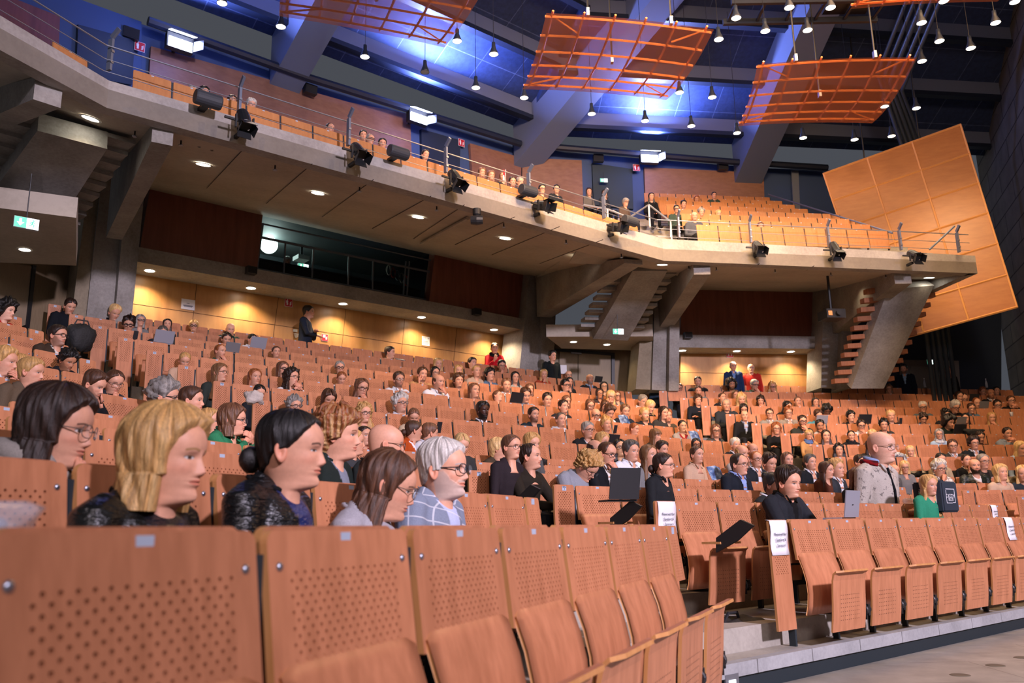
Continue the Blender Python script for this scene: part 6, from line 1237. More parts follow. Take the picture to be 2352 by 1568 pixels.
# px py head-height yaw pitch sex hair colour top pose [options] @ what the person looks like
CROWD = '''
14 714 45 60 5 m afro k cr:b3201c lap sp @ young man with black curly hair in red top
161 704 36 20 25 m short d cr:15181f|d8d8d8 lap b1 n2 @ young man in black sweater looking down by the pier
263 719 37 25 25 m quiff y tn:0c0c0e lap @ blond young man in black turtleneck looking down
295 746 36 0 14 m curly d ja:56695f|20242a phone gk @ curly haired man in grey green jacket holding phone
322 737 27 20 0 f bob g cr:777 lap gk @ grey blond woman in dark glasses in the rearmost rows
384 746 27 5 0 f long d cr:333 lap @ dark haired woman peering over the rearmost seats
373 764 31 10 20 m short s cr:23262c lap @ dark haired man behind the open silver laptop
133 772 50 50 0 m short d ja:3b2f24|d9d4cc lap gk b5 n2 @ man in glasses and brown leather jacket
155 829 44 40 25 m curly k cr:1b1c20 lap st b4 n2 @ man with black curly hair looking down
11 832 66 62 5 m quiff o su:2b2f35|d2d4da clasp n2 @ blond man with hands clasped before his mouth
72 856 56 62 5 m short o cr:5a4c3c lap n2 @ short haired blond man behind the glasses woman
46 842 50 60 0 f long o cr:6a5a48 lap @ golden haired woman half hidden at the far left
216 886 62 60 22 m quiff b cr:131417 cheekL b5 n3 @ brown haired young man in black sweater, hand on cheek
262 878 56 28 22 f bun b sh:2a2c33|ddd chinR gm z5 n2 @ woman with pinned up brown hair and glasses looking down
424 828 37 10 30 f tied o ca:c9a68a|a98a70 lap @ blond woman in beige cardigan bent behind her end panel
379 914 82 75 5 m curly g cr:35383d lap gk n2 @ grey curly haired man in black glasses seen from behind
441 921 58 72 0 m short b cr:3a3d42 lap @ brown haired young man beside the grey curly man
480 970 58 70 -4 f long o cr:b08a70 lap y1 n2 @ blond woman with open mouth left of the green blazer
445 749 27 0 5 f crop o cr:444 lap gk @ short blond woman in glasses in the last row
529 756 29 10 22 m bald g ho:1f3a30 lap b3 @ bald bearded man in dark green jacket looking down
520 779 31 15 20 m short d cr:20242c lap @ young man behind the dark grey laptop
579 780 27 35 15 f tied k sh:d5d5da lap @ dark haired woman behind the grey laptop
506 807 34 45 5 m thin r ca:1f4a36|5a6470 chinL b3 @ reddish haired man in green jacket, hand on cheek
634 809 28 20 0 f tied b cr:777 lap @ brown haired woman alone in front of empty seats
649 848 34 35 0 f bob x cr:556 lap gk @ brown bob woman in thin glasses
780 845 31 10 5 m short g sh:4a7a5a lap gk @ grey haired man in glasses and green shirt
505 856 43 55 0 f vlong l cr:2c3330 lap gm @ long haired woman in dark grey top at the aisle
585 867 40 30 0 f long r cr:7a5a48 lap @ auburn haired young woman
670 868 42 45 -2 f wavy d ca:e0dcd8|0e0e10 clasp gm @ woman in white cardigan and black turtleneck, hands clasped
595 903 39 20 22 f tied k cr:1f2226 lap z5 @ black haired woman with earring looking down
755 916 42 20 28 f bob b cr:2d4038 lap z6 @ brown bob woman with lowered eyes
676 934 42 30 0 m curly g cr:333 lap gk @ grey haired man in dark glasses behind the bun woman
784 869 31 15 25 f tied r cr:d9c4b8 lap z5 @ reddish haired woman looking down in pale top
830 891 43 28 12 f vlong x cr:4a2024 chinL gk z3 @ long curly haired woman in maroon, hand at mouth
896 810 30 70 0 m short d ja:7a8280|ddd lap b1 @ dark haired man in profile before a dark tablet
1006 837 28 20 0 f bob o cr:b0202a lap @ blond woman in red top in an upper row
970 860 33 28 5 m short b sh:b58a5e cheekR b4 @ man in tan shirt with hand at his ear
999 856 28 25 10 f long k cr:2a2a30 lap gm @ black haired woman in glasses behind the tan shirt
1007 877 39 48 5 m fringe b sh:e4e4ea chinL b3 @ balding man in white shirt, fist at mouth
916 873 35 25 0 m quiff b su:dcdfe6|e8e8ee lap b6 gm @ bearded man in glasses and white shirt
1053 875 34 20 0 m mop b cr:5c4a3c lap b1 @ man with shoulder length brown waves
1053 852 27 20 0 f bob o cr:8a7a68 lap @ blond woman above the wavy haired man
1094 853 28 30 0 f tied o cr:c0a890 lap @ blond woman turned right, upper rows
1085 834 28 40 0 m short k ja:16191d|333 lap @ dark haired man in dark jacket near the red jacket
1152 840 28 15 12 m short k cr:101114 chinR gm b3 @ dark man in glasses with hand over his mouth
1125 861 34 35 0 m mop k sh:5a7896 lap @ dark haired man in blue shirt
1183 867 27 20 5 f long k cr:a8b0a8 lap @ dark haired young woman near the pier
1089 898 38 35 -4 f vlong x cr:a08070 lap y2 @ smiling woman with long brown hair
1143 910 28 60 -10 f tied x cr:8a6a58 lap r-14 z5 @ woman with head tilted back and eyes nearly shut
1163 886 31 15 0 m quiff x sh:dfe2e8 lap b4 @ light brown haired man in white shirt
1207 909 34 20 15 m quiff b sh:8aa0b8 lap @ young man behind the black laptop
1216 895 26 30 0 f bob x cr:777 lap @ woman half hidden behind the laptop man
920 928 43 35 -6 m curly w sh:e2e4ea lap gk a5 @ white haired man in glasses and white shirt leaning back
836 950 45 30 0 f wavy o ca:17191f|2a2c34 lap gk @ blond woman in dark glasses and black cardigan
950 957 37 10 32 f tied x cr:c8b090 lap z6 @ woman with brown tied hair bent forward
951 990 47 108 5 f bun b ca:b04a18|eceaf0 lap n2 @ woman with bun, orange top and white collar, turned away
988 996 46 112 5 m short x sh:cfd2da lap n2 @ short haired man turned away right of the bun
1109 944 40 35 0 m quiff k su:23261f|e6e6ea lap sv b9 @ man with tall black hair in dark suit and white shirt
1226 953 35 35 0 m short d ja:1c2d36|16202a lap b7 @ bearded man in navy zip jacket
836 1002 47 40 -2 f tied d tn:7a1420 lap @ dark haired woman in red turtleneck
812 1016 62 92 0 f tied o cr:3a3c40 lap @ pale haired woman in profile behind the reddish blond man
1060 1022 42 15 28 f tied y cr:333 lap z5 @ blond woman looking down behind the plaid blazer
1145 1031 48 80 0 f crop y ja:4a3e30|2a2a2a lap n1 RM6 @ woman with short platinum hair in brown jacket
1175 1027 46 50 0 f tied x cr:2a2226 lap gd @ dark red haired woman with sunglasses pushed into her hair
1222 1020 40 40 5 f bob o cr:555 lap @ blond woman hidden behind the dark sweater man
1219 1049 61 70 -2 m thin d cr:262019|15120e desk b1 l2 a3 RM4 @ dark haired man in dark brown sweater leaning on his desk
1349 1074 62 62 42 m curly o cr:8d9098|dfe2ea cheekL gk l2 n4 z6 RM4 @ curly blond man in grey sweater bent over his desk
1395 1042 54 55 12 m thin b su:16181c|d9d6d2 chinL gk n2 @ man in dark glasses and dark suit, hand at mouth
1367 1032 46 60 5 m fringe d cr:333 lap gm @ balding man behind the dark suit
1384 1014 34 50 5 f bob o cr:776 lap @ blond head behind the balding man
1423 1030 42 25 -6 f long k cr:1c1c20 lap gk sa @ woman with long black hair and black round glasses
1450 1038 48 45 0 m quiff s sh:e6e8ee lap n2 @ man with greying temples in white shirt
1350 988 38 40 3 m short g ja:1b1e22|d8dade lap gk a6 @ grey haired man in glasses and black jacket
1368 953 31 30 15 m bald g sh:48586a cheekR gk b2 @ bald man in glasses and denim, hand on cheek
1393 975 32 30 0 f curly o cr:9a8a78 lap @ young woman with blond curls
1399 948 32 35 25 m curly b sh:d9d9de chinL z5 @ young man with curly brown hair rubbing his nose
1403 911 32 20 10 f long y ja:d8c4a8|1f2a3a cheekR gm @ blond woman with cheek resting on her hand
1355 931 29 20 22 f long x cr:333 lap gm z4 @ brown haired woman in glasses looking down
1389 933 28 25 28 f long b cr:c8c8cc lap z6 @ brown haired woman looking down beside her
1377 904 23 20 5 f bob d cr:332a2a lap gm st @ dark haired woman in thin glasses
1387 889 25 10 0 f long k cr:222 lap gm sa @ black haired woman near the dark tablet
1418 909 22 5 5 f bob x cr:555 lap gk @ woman in glasses behind the blond woman
1355 871 25 30 0 m bald g su:1c2026|9ab0cc lap b7 st @ bald bearded man in dark suit and blue shirt
1306 862 23 15 5 m bald g cr:555 lap gm @ bald man in glasses in the last row
1308 878 23 20 5 f long k cr:222 lap @ dark haired woman right behind black hair and glasses
1299 886 30 40 0 m quiff k sh:e0e2e8 lap gk @ black haired man in black glasses and white shirt
1249 860 24 15 10 f long o cr:b04a30 chinR @ blond woman with hand on chin in the last row
1257 919 31 20 5 m quiff d sh:d5d5da lap @ dark haired man with white collar
1294 934 31 40 0 m short d ja:22262c|d0d4dc lap @ brown haired man turned right in dark jacket
1301 922 26 35 5 f bob x cr:666 lap @ woman partly hidden behind him
1288 964 34 30 0 f tied s ho:c9ccd4 lap @ woman with grey brown tied hair in pale hoodie
1436 945 30 25 8 m quiff l sh:1c2430 desk @ light haired man in navy reading a brochure
1481 953 31 30 0 m quiff o cr:1f242a lap b7 @ young blond man with beard
1493 934 30 35 22 f long y cr:14161a lap z5 @ long blond woman in black looking down
1476 921 31 40 22 m short g sh:d8dce4 lap z5 @ grey haired man in white shirt looking down
1533 956 30 20 0 m quiff r cr:453f33 lap b4 @ reddish haired man in olive sweater
1524 948 30 40 10 f long d cr:333 lap @ dark haired woman behind the olive sweater
1457 985 28 60 12 f tied r cr:c06a48 lap @ reddish haired woman turned right
1567 979 28 25 5 f tied k ca:9a948c|8a1c24 cheekL sa @ woman in grey cardigan and red top, cheek on hand
1506 1001 32 60 5 f bangs l ja:3c382e|4a4438 lap @ long haired woman with fringe in olive jacket
1521 1033 37 45 5 m quiff d cr:9a9ca2 chinL @ dark haired man in grey sweater, hand at face
1491 1047 31 50 -4 f long l cr:777 lap y2 @ smiling young woman with light brown hair
1525 1069 44 76 2 f bun d sh:1f2124 lap gm n2 @ woman with dark bun and thin glasses in black
1599 1022 28 15 0 f bob k cr:111 lap gk st @ woman with black covered hair and glasses
1601 1045 34 45 0 f tied b sh:c8a68a lap @ woman with tied brown hair in pale beige jacket
1511 888 21 0 5 m short k cr:2a3a4a lap sd @ dark skinned young man behind the corner end panel
1560 892 22 5 8 m short b su:1c1f22|c8c8cc clasp gk b4 @ bearded man in glasses and dark suit, hands clasped
1603 877 24 0 3 m short d ja:14161a|8a8078 lap b3 @ man in black jacket at the lit wood wall
1604 898 23 5 8 m short b ja:7a7a78|c8c8cc lap b4 @ man in grey cardigan below the black jacket
1603 920 25 20 0 m mop b cr:1b202a cross n1 @ long haired man in navy sweater, arms crossed
1668 930 28 5 5 m thin g cr:2c3138 desk b1 a8 n1 @ older man with grey moustache in dark sweater
1659 913 23 35 0 f tied b ja:1c1c20|888 lap @ dark haired woman left of the blond curls
1703 917 27 10 15 f wavy y cr:20242c lap z4 @ woman with loose blond curls looking down
1689 906 21 20 18 f long x cr:777 lap z4 @ brown haired woman looking down
1708 940 26 10 25 f long k cr:222 lap z6 @ woman with long black hair looking down
1747 921 24 5 8 f mop d cr:222 clasp @ short dark haired woman, hands over her mouth
1680 884 28 20 0 m afro k cr:101012 lap b8 st @ bearded man with large black afro
1733 884 25 40 10 m short g sh:22352e chinL gk b2 @ grey haired man in dark green with hand on chin
1774 889 23 20 5 f wavy o cr:2a2e34 chinL gk @ woman with blond curls and glasses
1882 890 23 25 15 m short d ja:4a6a72|333 lap @ man bent to a dark laptop in the last row
1710 955 26 10 0 m bald d su:191b1f|9aaac8 lap n1 @ bald man in dark suit and blue shirt at the aisle
1768 951 25 5 0 m short b su:8d8a84|c0c6d4 lap gm @ man in glasses and grey blazer
1811 949 26 15 0 m curly r su:8d8478|e0d4d4 lap gm @ curly haired man in glasses and tan blazer
1808 934 26 40 20 f long k cr:222 lap @ woman with long black hair behind the tan blazer
1832 922 23 20 3 f tied x cr:6a8a90 chinL y2 @ smiling woman with hand on chin
1873 925 23 20 0 f long d cr:444 lap @ dark haired woman right of the smiling woman
1879 955 26 30 18 m quiff b ja:4a8a98|333 lap gk z5 @ curly man in glasses and teal jacket at a laptop
1899 943 24 20 30 m afro k cr:ccc lap z6 sd @ black haired person with head bowed
1843 968 28 20 5 m short d sh:2f332f chinL gk b8 @ bearded man in glasses and dark green sweater
1883 979 27 15 5 m quiff k sh:dcdee4 chinL b6 st @ black haired bearded man with hand before his face
1954 957 25 25 0 m mop k cr:17181b lap @ young man with black fringe in black shirt
1978 978 26 15 8 m quiff d sh:d8dae0 chinL gk @ young man in glasses and white shirt
1783 985 27 10 3 f wavy r cr:131417 cross gm n1 @ woman with long auburn curls in black, arms crossed
1644 990 30 15 3 f bob x cr:3c403f lap gk @ woman with brown bob and glasses in grey sweater
1689 1022 30 35 0 m quiff w su:1a1d24|d5d8e0 lap @ white haired man in dark suit
1704 1041 40 45 8 m fringe o cr:b4aea6 cheekL @ pale balding man with hand at his cheek
1729 1034 30 40 5 m fringe r cr:555 lap @ bald head behind the pale man
1737 1055 33 35 0 m thin r su:23262c|e0e0e6 lap gm @ reddish haired man in thin glasses
1768 1064 43 40 14 m quiff d su:1b2230|dfe2ec lap z4 n1 @ young man with combed hair in navy suit looking down
1699 1067 51 55 2 m thin d su:1b2029|8ea4d8 lap gm n3 @ man in wire glasses, dark suit and blue shirt
1809 1057 33 30 0 f long x cr:5a6468 lap @ woman with long brown hair behind the suits
1858 1000 24 10 -8 f crop y sc:b48a5a|5878b0 cheekL gm n1 @ blond woman in camel coat and blue scarf
1897 1002 29 15 0 f vlong d ja:22201f|889 lap @ woman with very long dark hair
1955 1001 25 8 3 f tied k sc:17191d|1c1e24 lap @ dark haired woman in black scarf
1927 1035 29 10 -6 f wavy k ja:2a3644|ddd lap @ woman with black curls wearing a pale face mask
1862 1063 35 40 -4 m quiff s su:181b20|e6e8ee lap n1 @ tanned man with greying hair in dark suit
1922 1077 43 55 -2 m quiff o su:33373c|dfe0e4 lap n2 @ fair haired man in dark grey suit and white shirt
1899 1080 36 60 5 f vlong b cr:5a3020 lap @ woman with long brown hair behind the fair haired man
1970 1098 40 25 14 f bob x cr:1a1a1c lap y1 @ brown bob woman with red lips
1975 1062 31 45 5 m quiff d su:161a22|444 lap gk @ dark man in glasses behind the fleece jacket
2004 1000 28 -10 5 f long y cr:222 lap @ blond woman half hidden by the bald head
1999 1025 29 20 5 f long d cr:222 lap gk @ dark haired woman in glasses left of the bald head
2030 976 26 10 5 m curly k cr:333 lap b1 @ young man with black curls
2046 956 26 15 0 m quiff y cr:191a1e|e0e0e0 lap @ blond young man in black jacket
2121 962 24 15 25 m curly d sh:7a94b4 phone z5 @ young man in denim bent over a phone
2120 936 25 10 3 m quiff w su:56636a|e0e0e4 lap gk a6 @ white haired man in grey blazer and glasses
2179 970 32 50 15 m afro k cr:16211d lap b7 n1 @ bearded man with black curls in dark green sweater
2173 953 24 30 10 m curly k cr:1c1e22 lap @ black haired man behind the bearded man
2218 961 24 0 5 f long k cr:332 lap @ dark haired woman behind the stickered laptop
2194 935 26 30 22 m curly w cr:17191c lap gk z5 @ white haired man in black looking down
2231 938 24 20 12 m short b sh:56748e lap gm @ man in glasses and blue shirt
2213 915 26 30 22 m thin d cr:3a4248 cheekL gm b5 @ man rubbing his forehead
2203 911 25 30 10 f long d cr:333 lap @ dark haired woman left of the rubbing man
2243 925 24 25 18 m thin r cr:333 lap b2 @ reddish man looking down
2291 931 25 20 5 m short d su:8e8a82|5878a0 chinL gk @ dark haired man in pale grey jacket, hand at mouth
2322 921 24 25 0 m short b cr:111 clasp gd @ man in black with sunglasses on his head
2276 904 23 20 3 m bald d su:1b1c20|dcdce0 lap b4 st @ bald tanned man in dark suit
2289 898 20 20 0 f long k cr:222 lap @ dark haired woman in the last row at the right
2257 899 19 30 12 m quiff r cr:c04a20 cheekL @ man in orange with hand on his face
2278 960 26 15 5 f vlong o cr:8a6a58 chinL @ long blond woman with hand at mouth
2157 998 25 5 0 f bob g sc:9ab4cc|c8ccd0 lap gm @ grey haired woman in chequered pale scarf
2188 1025 31 10 3 m short b su:33352f|e0e0e6 lap gm @ brown haired man in glasses and dark grey suit
2237 1018 30 25 3 m curly d su:141a1e|dcdce2 lap gm @ curly haired man in glasses and black suit
2251 1005 28 25 12 m short d cr:1b1b1d lap b4 @ man with cropped hair behind the curly man
2314 996 28 30 5 m short d ho:7a8490 clasp b2 @ man in grey hoodie, hands before his mouth
2344 1030 34 40 12 f long y cr:9ab0cc lap @ blond woman in pale blue at the right edge
2091 1037 27 5 0 f vlong y cr:dcd8d4 lap @ young woman with long blond hair in white
2220 1058 30 30 -5 f tied d su:16191e|c8b0a0 lap y2 @ smiling dark haired woman in black blazer
2258 1060 36 35 3 f tied g ja:35332f|1c1c1e lap gm @ blond grey woman in glasses and dark jacket
2239 1071 41 18 -4 m bald d ja:16231f|e4e4e8 lap b10 ml n1 @ bald man with long grey beard in leather jacket
2299 1086 38 40 -6 f bob y cr:c4aa94 lap y2 @ smiling blond woman in beige top
2158 1077 38 35 3 m curly w sh:d8d4d0 chinR gk a8 mk n1 @ white haired man in checked shirt, hand at mouth
2161 1056 32 20 10 f tied k ja:a8967a|333 lap @ black haired person behind the checked shirt
2134 1115 43 45 2 f vlong o cr:2f8a68 lap n2 @ blond woman in green top
1812 1110 70 52 6 m quiff d su:24262b|0e0e10 desk l2 n3 RM2 @ young man in dark blazer and black shirt behind the front row
1778 1115 58 60 8 f top k su:2a2d2c|e0e0e4 lap sd n2 RM3 @ dark skinned woman with earring in dark grey suit
2078 1073 27 10 10 f bob y cr:777 lap gm @ blond woman hidden behind the carried box
2055 1080 28 30 5 m bald o cr:555 lap @ bald head behind the carried box
2349 1088 38 10 5 f long y cr:26303a lap @ blond woman cut by the right edge
2042 893 18 5 5 f wavy l cr:554 chinL gm @ woman in glasses in the last row near the stair
536 966 64 78 2 f bob x su:2f7a52|2a5a44 clasp gk n4 l2 hl @ brown haired woman in green blazer, chin on folded hands
'''
def crowd():
    for ln_ in CROWD.strip().split('\n'):
        ln_ = ln_.replace(' wide @', ' @'); S(ln_)
# ---- standing people
def standing(px, py, hh, fr_n, yaw, pitch, sex, hs, hcol, top, pose, gl, lab, floor, body=None, lod=1, **k):
    fr, n = fr_n; p = fr.hit(px, py, n); d = project(p)[2]; s = min(1.15, max(.85, hh*d/F/.247)); tp, *tc = top.split(':'); tc = tc[0].split('|'); rz = face_rz(p, yaw)
    rb = face_rz(p, body) if body is not None else rz
    return person(p, floor, rb, rz, math.radians(pitch), 0, s, sex, hs, hcol, tp, tc[0], tc[1] if len(tc) > 1 else None, pose, gl, lod, label=lab, standing=True, **k)
def stand_all():
    standing(709, 717, 30, (M, 16.35), 80, 0, 'm', 'short', 'k', 'cr:1a2230|dde', 'cross', '', 'standing man in dark navy sweater with arms crossed at the lit wood wall', zt, 75)
    standing(1136, 800, 26, (M, 16.45), 10, 8, 'f', 'tied', 'd', 'sc:a81420|101012', 'phone', '', 'standing woman in red jacket and black scarf holding a camera', zt, 10)
    standing(1235, 815, 25, (M, 16.5), 15, -4, 'f', 'wavy', 'd', 'sc:8a8f90|9aa2a6', 'cross', '', 'standing curly haired woman in silver grey jacket, arms crossed', zt, 10)
    standing(1269, 818, 24, (R, 20.2), 40, 0, 'm', 'quiff', 'k', 'ja:151b1c|101214', 'lap', '', 'standing man in long dark coat by the beige double door', zr, 30)
    standing(1684, 841, 22, (R, 20.65), 15, 5, 'm', 'thin', 'g', 'su:1c3358|6a8ac0', 'lap', 'm', 'standing grey haired man in blue blazer under the fire sign', zr, 10, age=.6)
    standing(1725, 846, 22, (R, 20.6), 5, 2, 'm', 'fringe', 'w', 'cr:b0281f|dcdce2', 'lap', 'm', 'standing grey haired man in red sweater and white collar', zr, 0, age=.6)
    standing(2076, 848, 21, (R, 20.9), -10, 0, 'm', 'quiff', 'k', 'su:141b28|8eb0cc', 'lap', '', 'standing bearded man in navy suit near the grey door', zr, -5, beard=.7)
    standing(2177, 852, 21, (R, 20.9), 5, -5, 'f', 'long', 'r', 'ja:101114|caa08a', 'lap', '', 'standing woman in black with reddish hair at the grey door', zr, 0)
    # the man handing round the cube microphone
    r = ROWS['M', 3]; t, p, d, _ = head_at(2026, 1027, r, -.42)
    root, info = person(p, r.floor, face_rz(p, 60), face_rz(p, 64), math.radians(4), 0, 76*d/F/.247, 'm', 'bald', 'l', 'sh', 'bcb4aa', None, 'tray', 'm', 2, label='standing bald man in flecked cream fleece jacket carrying a dark cube', standing=True, matk='f', skin='p', lids=.3, trousers='16161c', wide=.98)
    s, N0, B = info['s'], info['N0'], info['B']; bw = lambda v: tuple(N0+(np.array(v)*s) @ B.T)
    col = MB().tube([bw((.064*math.sin(q), .014-.066*math.cos(q), .016-.022*math.cos(q))) for q in np.linspace(.3, 6.0, 15)], .017*s, 7); o = obj('shirt_collar', npmesh('shirt_collar', np.array(col.v), col.f, np.ones((len(col.v), 3))*hexc('8fa4cc'), CLOTH['c']), root)
    sc_ = MB().tube([bw((.086*math.sin(q), .022-.080*math.cos(q), -.006-.016*math.cos(q))) for q in np.linspace(.7, 5.6, 15)], .021*s, 7)
    cc = np.where(rng.random((len(sc_.v), 1)) > .5, hexc('8a1018')[None], hexc('121014')[None]); obj('neckerchief', npmesh('neckerchief', np.array(sc_.v), sc_.f, cc, CLOTH['c']), root)
    pip = MB().tube([bw((-.01, -.085-.04*min(1, i/3), -.05-i*.055)) for i in range(10)], .010*s, 6); obj('zip_band', npmesh('zip_band', np.array(pip.v), pip.f, np.ones((len(pip.v), 3))*hexc('121418'), CLOTH['c']), root)
    # the soft cube he carries
    hw = [Vector(N0+B @ h[1])+root.location for h in info['hands']]; c = (hw[0]+hw[1])/2
    f_ = Vector(B @ np.array([0, -1, 0])); f_.z = 0; f_.normalize(); c = c+f_*.165*s+Vector((0, 0, .105*s)); ang = math.atan2(f_.y, f_.x)+math.pi/2
    o = thing('cube_microphone', c, 'dark blue foam cube with white square logo carried by the bald man', 'cube', None, ang); a = .105*s
    bm = bmesh.new(); bmesh.ops.create_cube(bm, size=2*a); bmesh.ops.bevel(bm, geom=bm.edges[:], offset=.014, segments=3, affect='EDGES'); me = bpy.data.meshes.new('cube_body'); bm.to_mesh(me); bm.free(); me.materials.append(mat('cube_foam', (.02, .03, .045), .9)); obj('cube_body', me, o)
    MB().lathe([(0, 0), (.065*s, 0), (.06*s, .02), (0, .02)], (0, 0, a), (0, 0, 1), 16).build('cap', mat('cube_cap', (.012, .015, .02), .7), o)
    for rot in (0, math.pi/2, -math.pi/2, math.pi):
        q = obj('logo', None, o); q.rotation_euler = (0, 0, rot); g = MB(); y = -a-.001; w_ = a*.55
        for (x, z, sx, sz) in ((-w_, 0, .006, 1.5*w_), (w_, .1*w_, .006, 1.6*w_), (0, .9*w_, 2*w_, .006), (-.35*w_, -.75*w_, 1.3*w_, .006), (.7*w_, -.70*w_, .6*w_, .006)): g.box((x, y, z), sx, .002, sz)
        g.build('logo_frame', WHITEP, q); text_mesh(q, 'CATCH', .034*s, (-.006, y, -.1*w_), WHITEP); text_mesh(q, 'BOX', .034*s, (.004, y, -.5*w_), WHITEP)
    # people in the balcony and the control booth
    def bal(fr, n, x, y, hh, yaw, sex, hs, hc__, col, lab, pose='lap', gl='', pitch=8, **k):
        p = fr.hit(x, y, n); d = project(p)[2]; s_ = min(1.1, max(.8, hh*d/F/.247)); rz = face_rz(p, yaw)
        person(p, p.z-.98, fr.a, rz, math.radians(pitch), 0, s_, sex, hs, hc__, 'cr', col, None, pose, gl, 0, label=lab, hips=fr.P(p.dot(fr.u), n+.08, p.z-.58), **k)
    bal(M, 11.55, 577, 241, 26, 20, 'm', 'crop', 'w', '444a55', 'white haired man filming from the front of the balcony', 'phone', age=.5)
    for i, (x, y, hh, yaw, sx, hs, hc__, gl, n) in enumerate(((441, 212, 22, 20, 'm', 'short', 'g', '', 12.3), (468, 214, 24, 30, 'f', 'bob', 'k', '', 11.6), (533, 233, 20, 20, 'f', 'bob', 'd', '', 12.4), (758, 296, 21, 35, 'm', 'thin', 'd', '', 11.6), (834, 312, 20, 10, 'm', 'short', 'k', '', 12.4), (850, 321, 22, 40, 'm', 'thin', 'g', 'k', 11.6), (878, 331, 20, 10, 'm', 'short', 'k', '', 11.6), (977, 356, 20, 30, 'm', 'short', 'd', '', 12.3), (1107, 397, 18, 20, 'f', 'bob', 'x', '', 12.3), (1128, 404, 18, 20, 'f', 'bob', 'x', '', 11.7), (1155, 406, 20, 10, 'f', 'long', 'x', '', 12.2), (1177, 418, 18, 20, 'm', 'short', 'd', '', 11.6), (1194, 419, 20, 35, 'm', 'short', 'g', 'm', 11.6), (1245, 435, 18, 20, 'm', 'short', 'k', 'k', 11.6), (1278, 435, 18, 10, 'm', 'short', 'k', '', 12.6), (1353, 441, 16, 5, 'f', 'bob', 'd', '', 13.6), (1389, 445, 18, 5, 'f', 'bob', 'd', '', 13.6), (1437, 465, 18, 40, 'f', 'crop', 'g', 'k', 12.4))):
        bal(M, n, x, y, hh, yaw, sx, hs, hc__, ['30343c', '5a4a40', '22262c', '6a6660'][i % 4], '%s haired %s behind the middle balcony front, %s head from the left' % ({'g': 'grey', 'k': 'black', 'd': 'dark', 'x': 'brown', 'w': 'white'}[hc__], 'man' if sx == 'm' else 'woman', ORD[i+1 + (i > 1)]), gl=gl)
    for i, (x, y, hh, yaw, sx, hs, hc__, gl, n) in enumerate(((1496, 452, 19, 15, 'f', 'vlong', 'k', '', 19.6), (1554, 481, 17, 10, 'm', 'short', 'k', 'k', 18.2), (1570, 470, 18, 20, 'm', 'quiff', 'k', '', 19.0), (1600, 458, 15, 10, 'f', 'bob', 'r', '', 20.7), (1640, 449, 15, 15, 'm', 'short', 'd', '', 21.4), (1595, 497, 22, 10, 'm', 'bald', 'g', '', 16.9), (1611, 488, 18, 20, 'm', 'curly', 'g', '', 18.0), (1650, 492, 15, 20, 'f', 'bob', 'o', '', 18.2), (1747, 521, 17, 15, 'f', 'bob', 'x', '', 17.0))):
        bal(R, n, x, y, hh, yaw, sx, hs, hc__, ['16181c', '3a4a40', '50545c'][i % 3], '%s %s in the right balcony block, %s head from the left' % ({'g': 'grey haired', 'k': 'black haired', 'd': 'dark haired', 'x': 'brown haired', 'r': 'reddish haired', 'o': 'blond'}[hc__] if hs != 'bald' else 'bald', 'man' if sx == 'm' else 'woman', ORD[sorted((1496, 1554, 1570, 1600, 1640, 1595, 1611, 1650, 1747)).index(x)+1]), gl=gl)
    standing(660, 600, 20, (M, 17.0), 30, 0, 'm', 'crop', 'w', 'cr:2a2a30', 'chinL', '', 'operator in a white cap inside the control booth', 5.29+CZ-.85, 20)
# ------------------------------------------------------------------ things people brought
def row_near(px, py):
    best = None
    for key, r in ROWS.items():
        if not (ENDS[key][0]-10 < px < ENDS[key][1]+10): continue
        t = r.t_at(px)
        if t is None: continue
        e = abs(project(r.pt(t))[1]-py)
        if best is None or e < best[0]: best = (e, key, t)
    return best[1], best[2]
GREYLID = mat('laptop_grey', (.30, .31, .34), .35, .5); SILVER = mat('laptop_silver', (.42, .44, .52), .35, .4)
def laptop(px, py, wpx, m, label, key=None, open_=112, hfac=.66, turn=0, off=.06, mark=None):
    k, t = row_near(px, py)
    if key: k = key; t = ROWS[k].t_at(px)
    r = ROWS[k]; p = r.pt(t, off); d = project(p)[2]; w_ = min(.38, max(.24, wpx*d/F)); o = thing('laptop', (p.x, p.y, r.z+.012), label, 'laptop', None, r.ang(t)+turn)
    MB().box((0, .10, 0), w_, w_*.64, .014).build('base', m, o); a = math.radians(open_-90); h_ = w_*hfac
    lid = MB().box((0, -math.sin(a)*h_/2, math.cos(a)*h_/2+.008), w_, .008, h_, (1, 0, 0), (0, math.cos(a), math.sin(a)), (0, -math.sin(a), math.cos(a))); l = lid.build('lid', m, o)
    MB().box((0, -math.sin(a)*h_/2+.006, math.cos(a)*h_/2+.010), w_*.92, .002, h_*.88, (1, 0, 0), (0, math.cos(a), math.sin(a)), (0, -math.sin(a), math.cos(a))).build('screen', mat('laptop_screen', (.02, .025, .04), .15, emit=.25, ecol=(.5, .6, .8)), l)
    if mark: MB().box((0, -math.sin(a)*h_/2-.006, math.cos(a)*h_/2+.0), w_*.07, .002, w_*.035, (1, 0, 0), (0, math.cos(a), math.sin(a)), (0, -math.sin(a), math.cos(a))).build('emblem', BLACKP, l)
    return o
def thing_on(name, px, py, label, cat, off=.05, key=None, dz=0.0, turn=0):
    k, t = row_near(px, py)
    if key: k = key; t = ROWS[k].t_at(px)
    r = ROWS[k]; p = r.pt(t, off); d = project(r.pt(t, off))[2]; q = Vector((0, 0, CZ))+ray(px, py)*d
    return thing(name, (p.x, p.y, r.z+dz), label, cat, None, r.ang(t)+turn), d
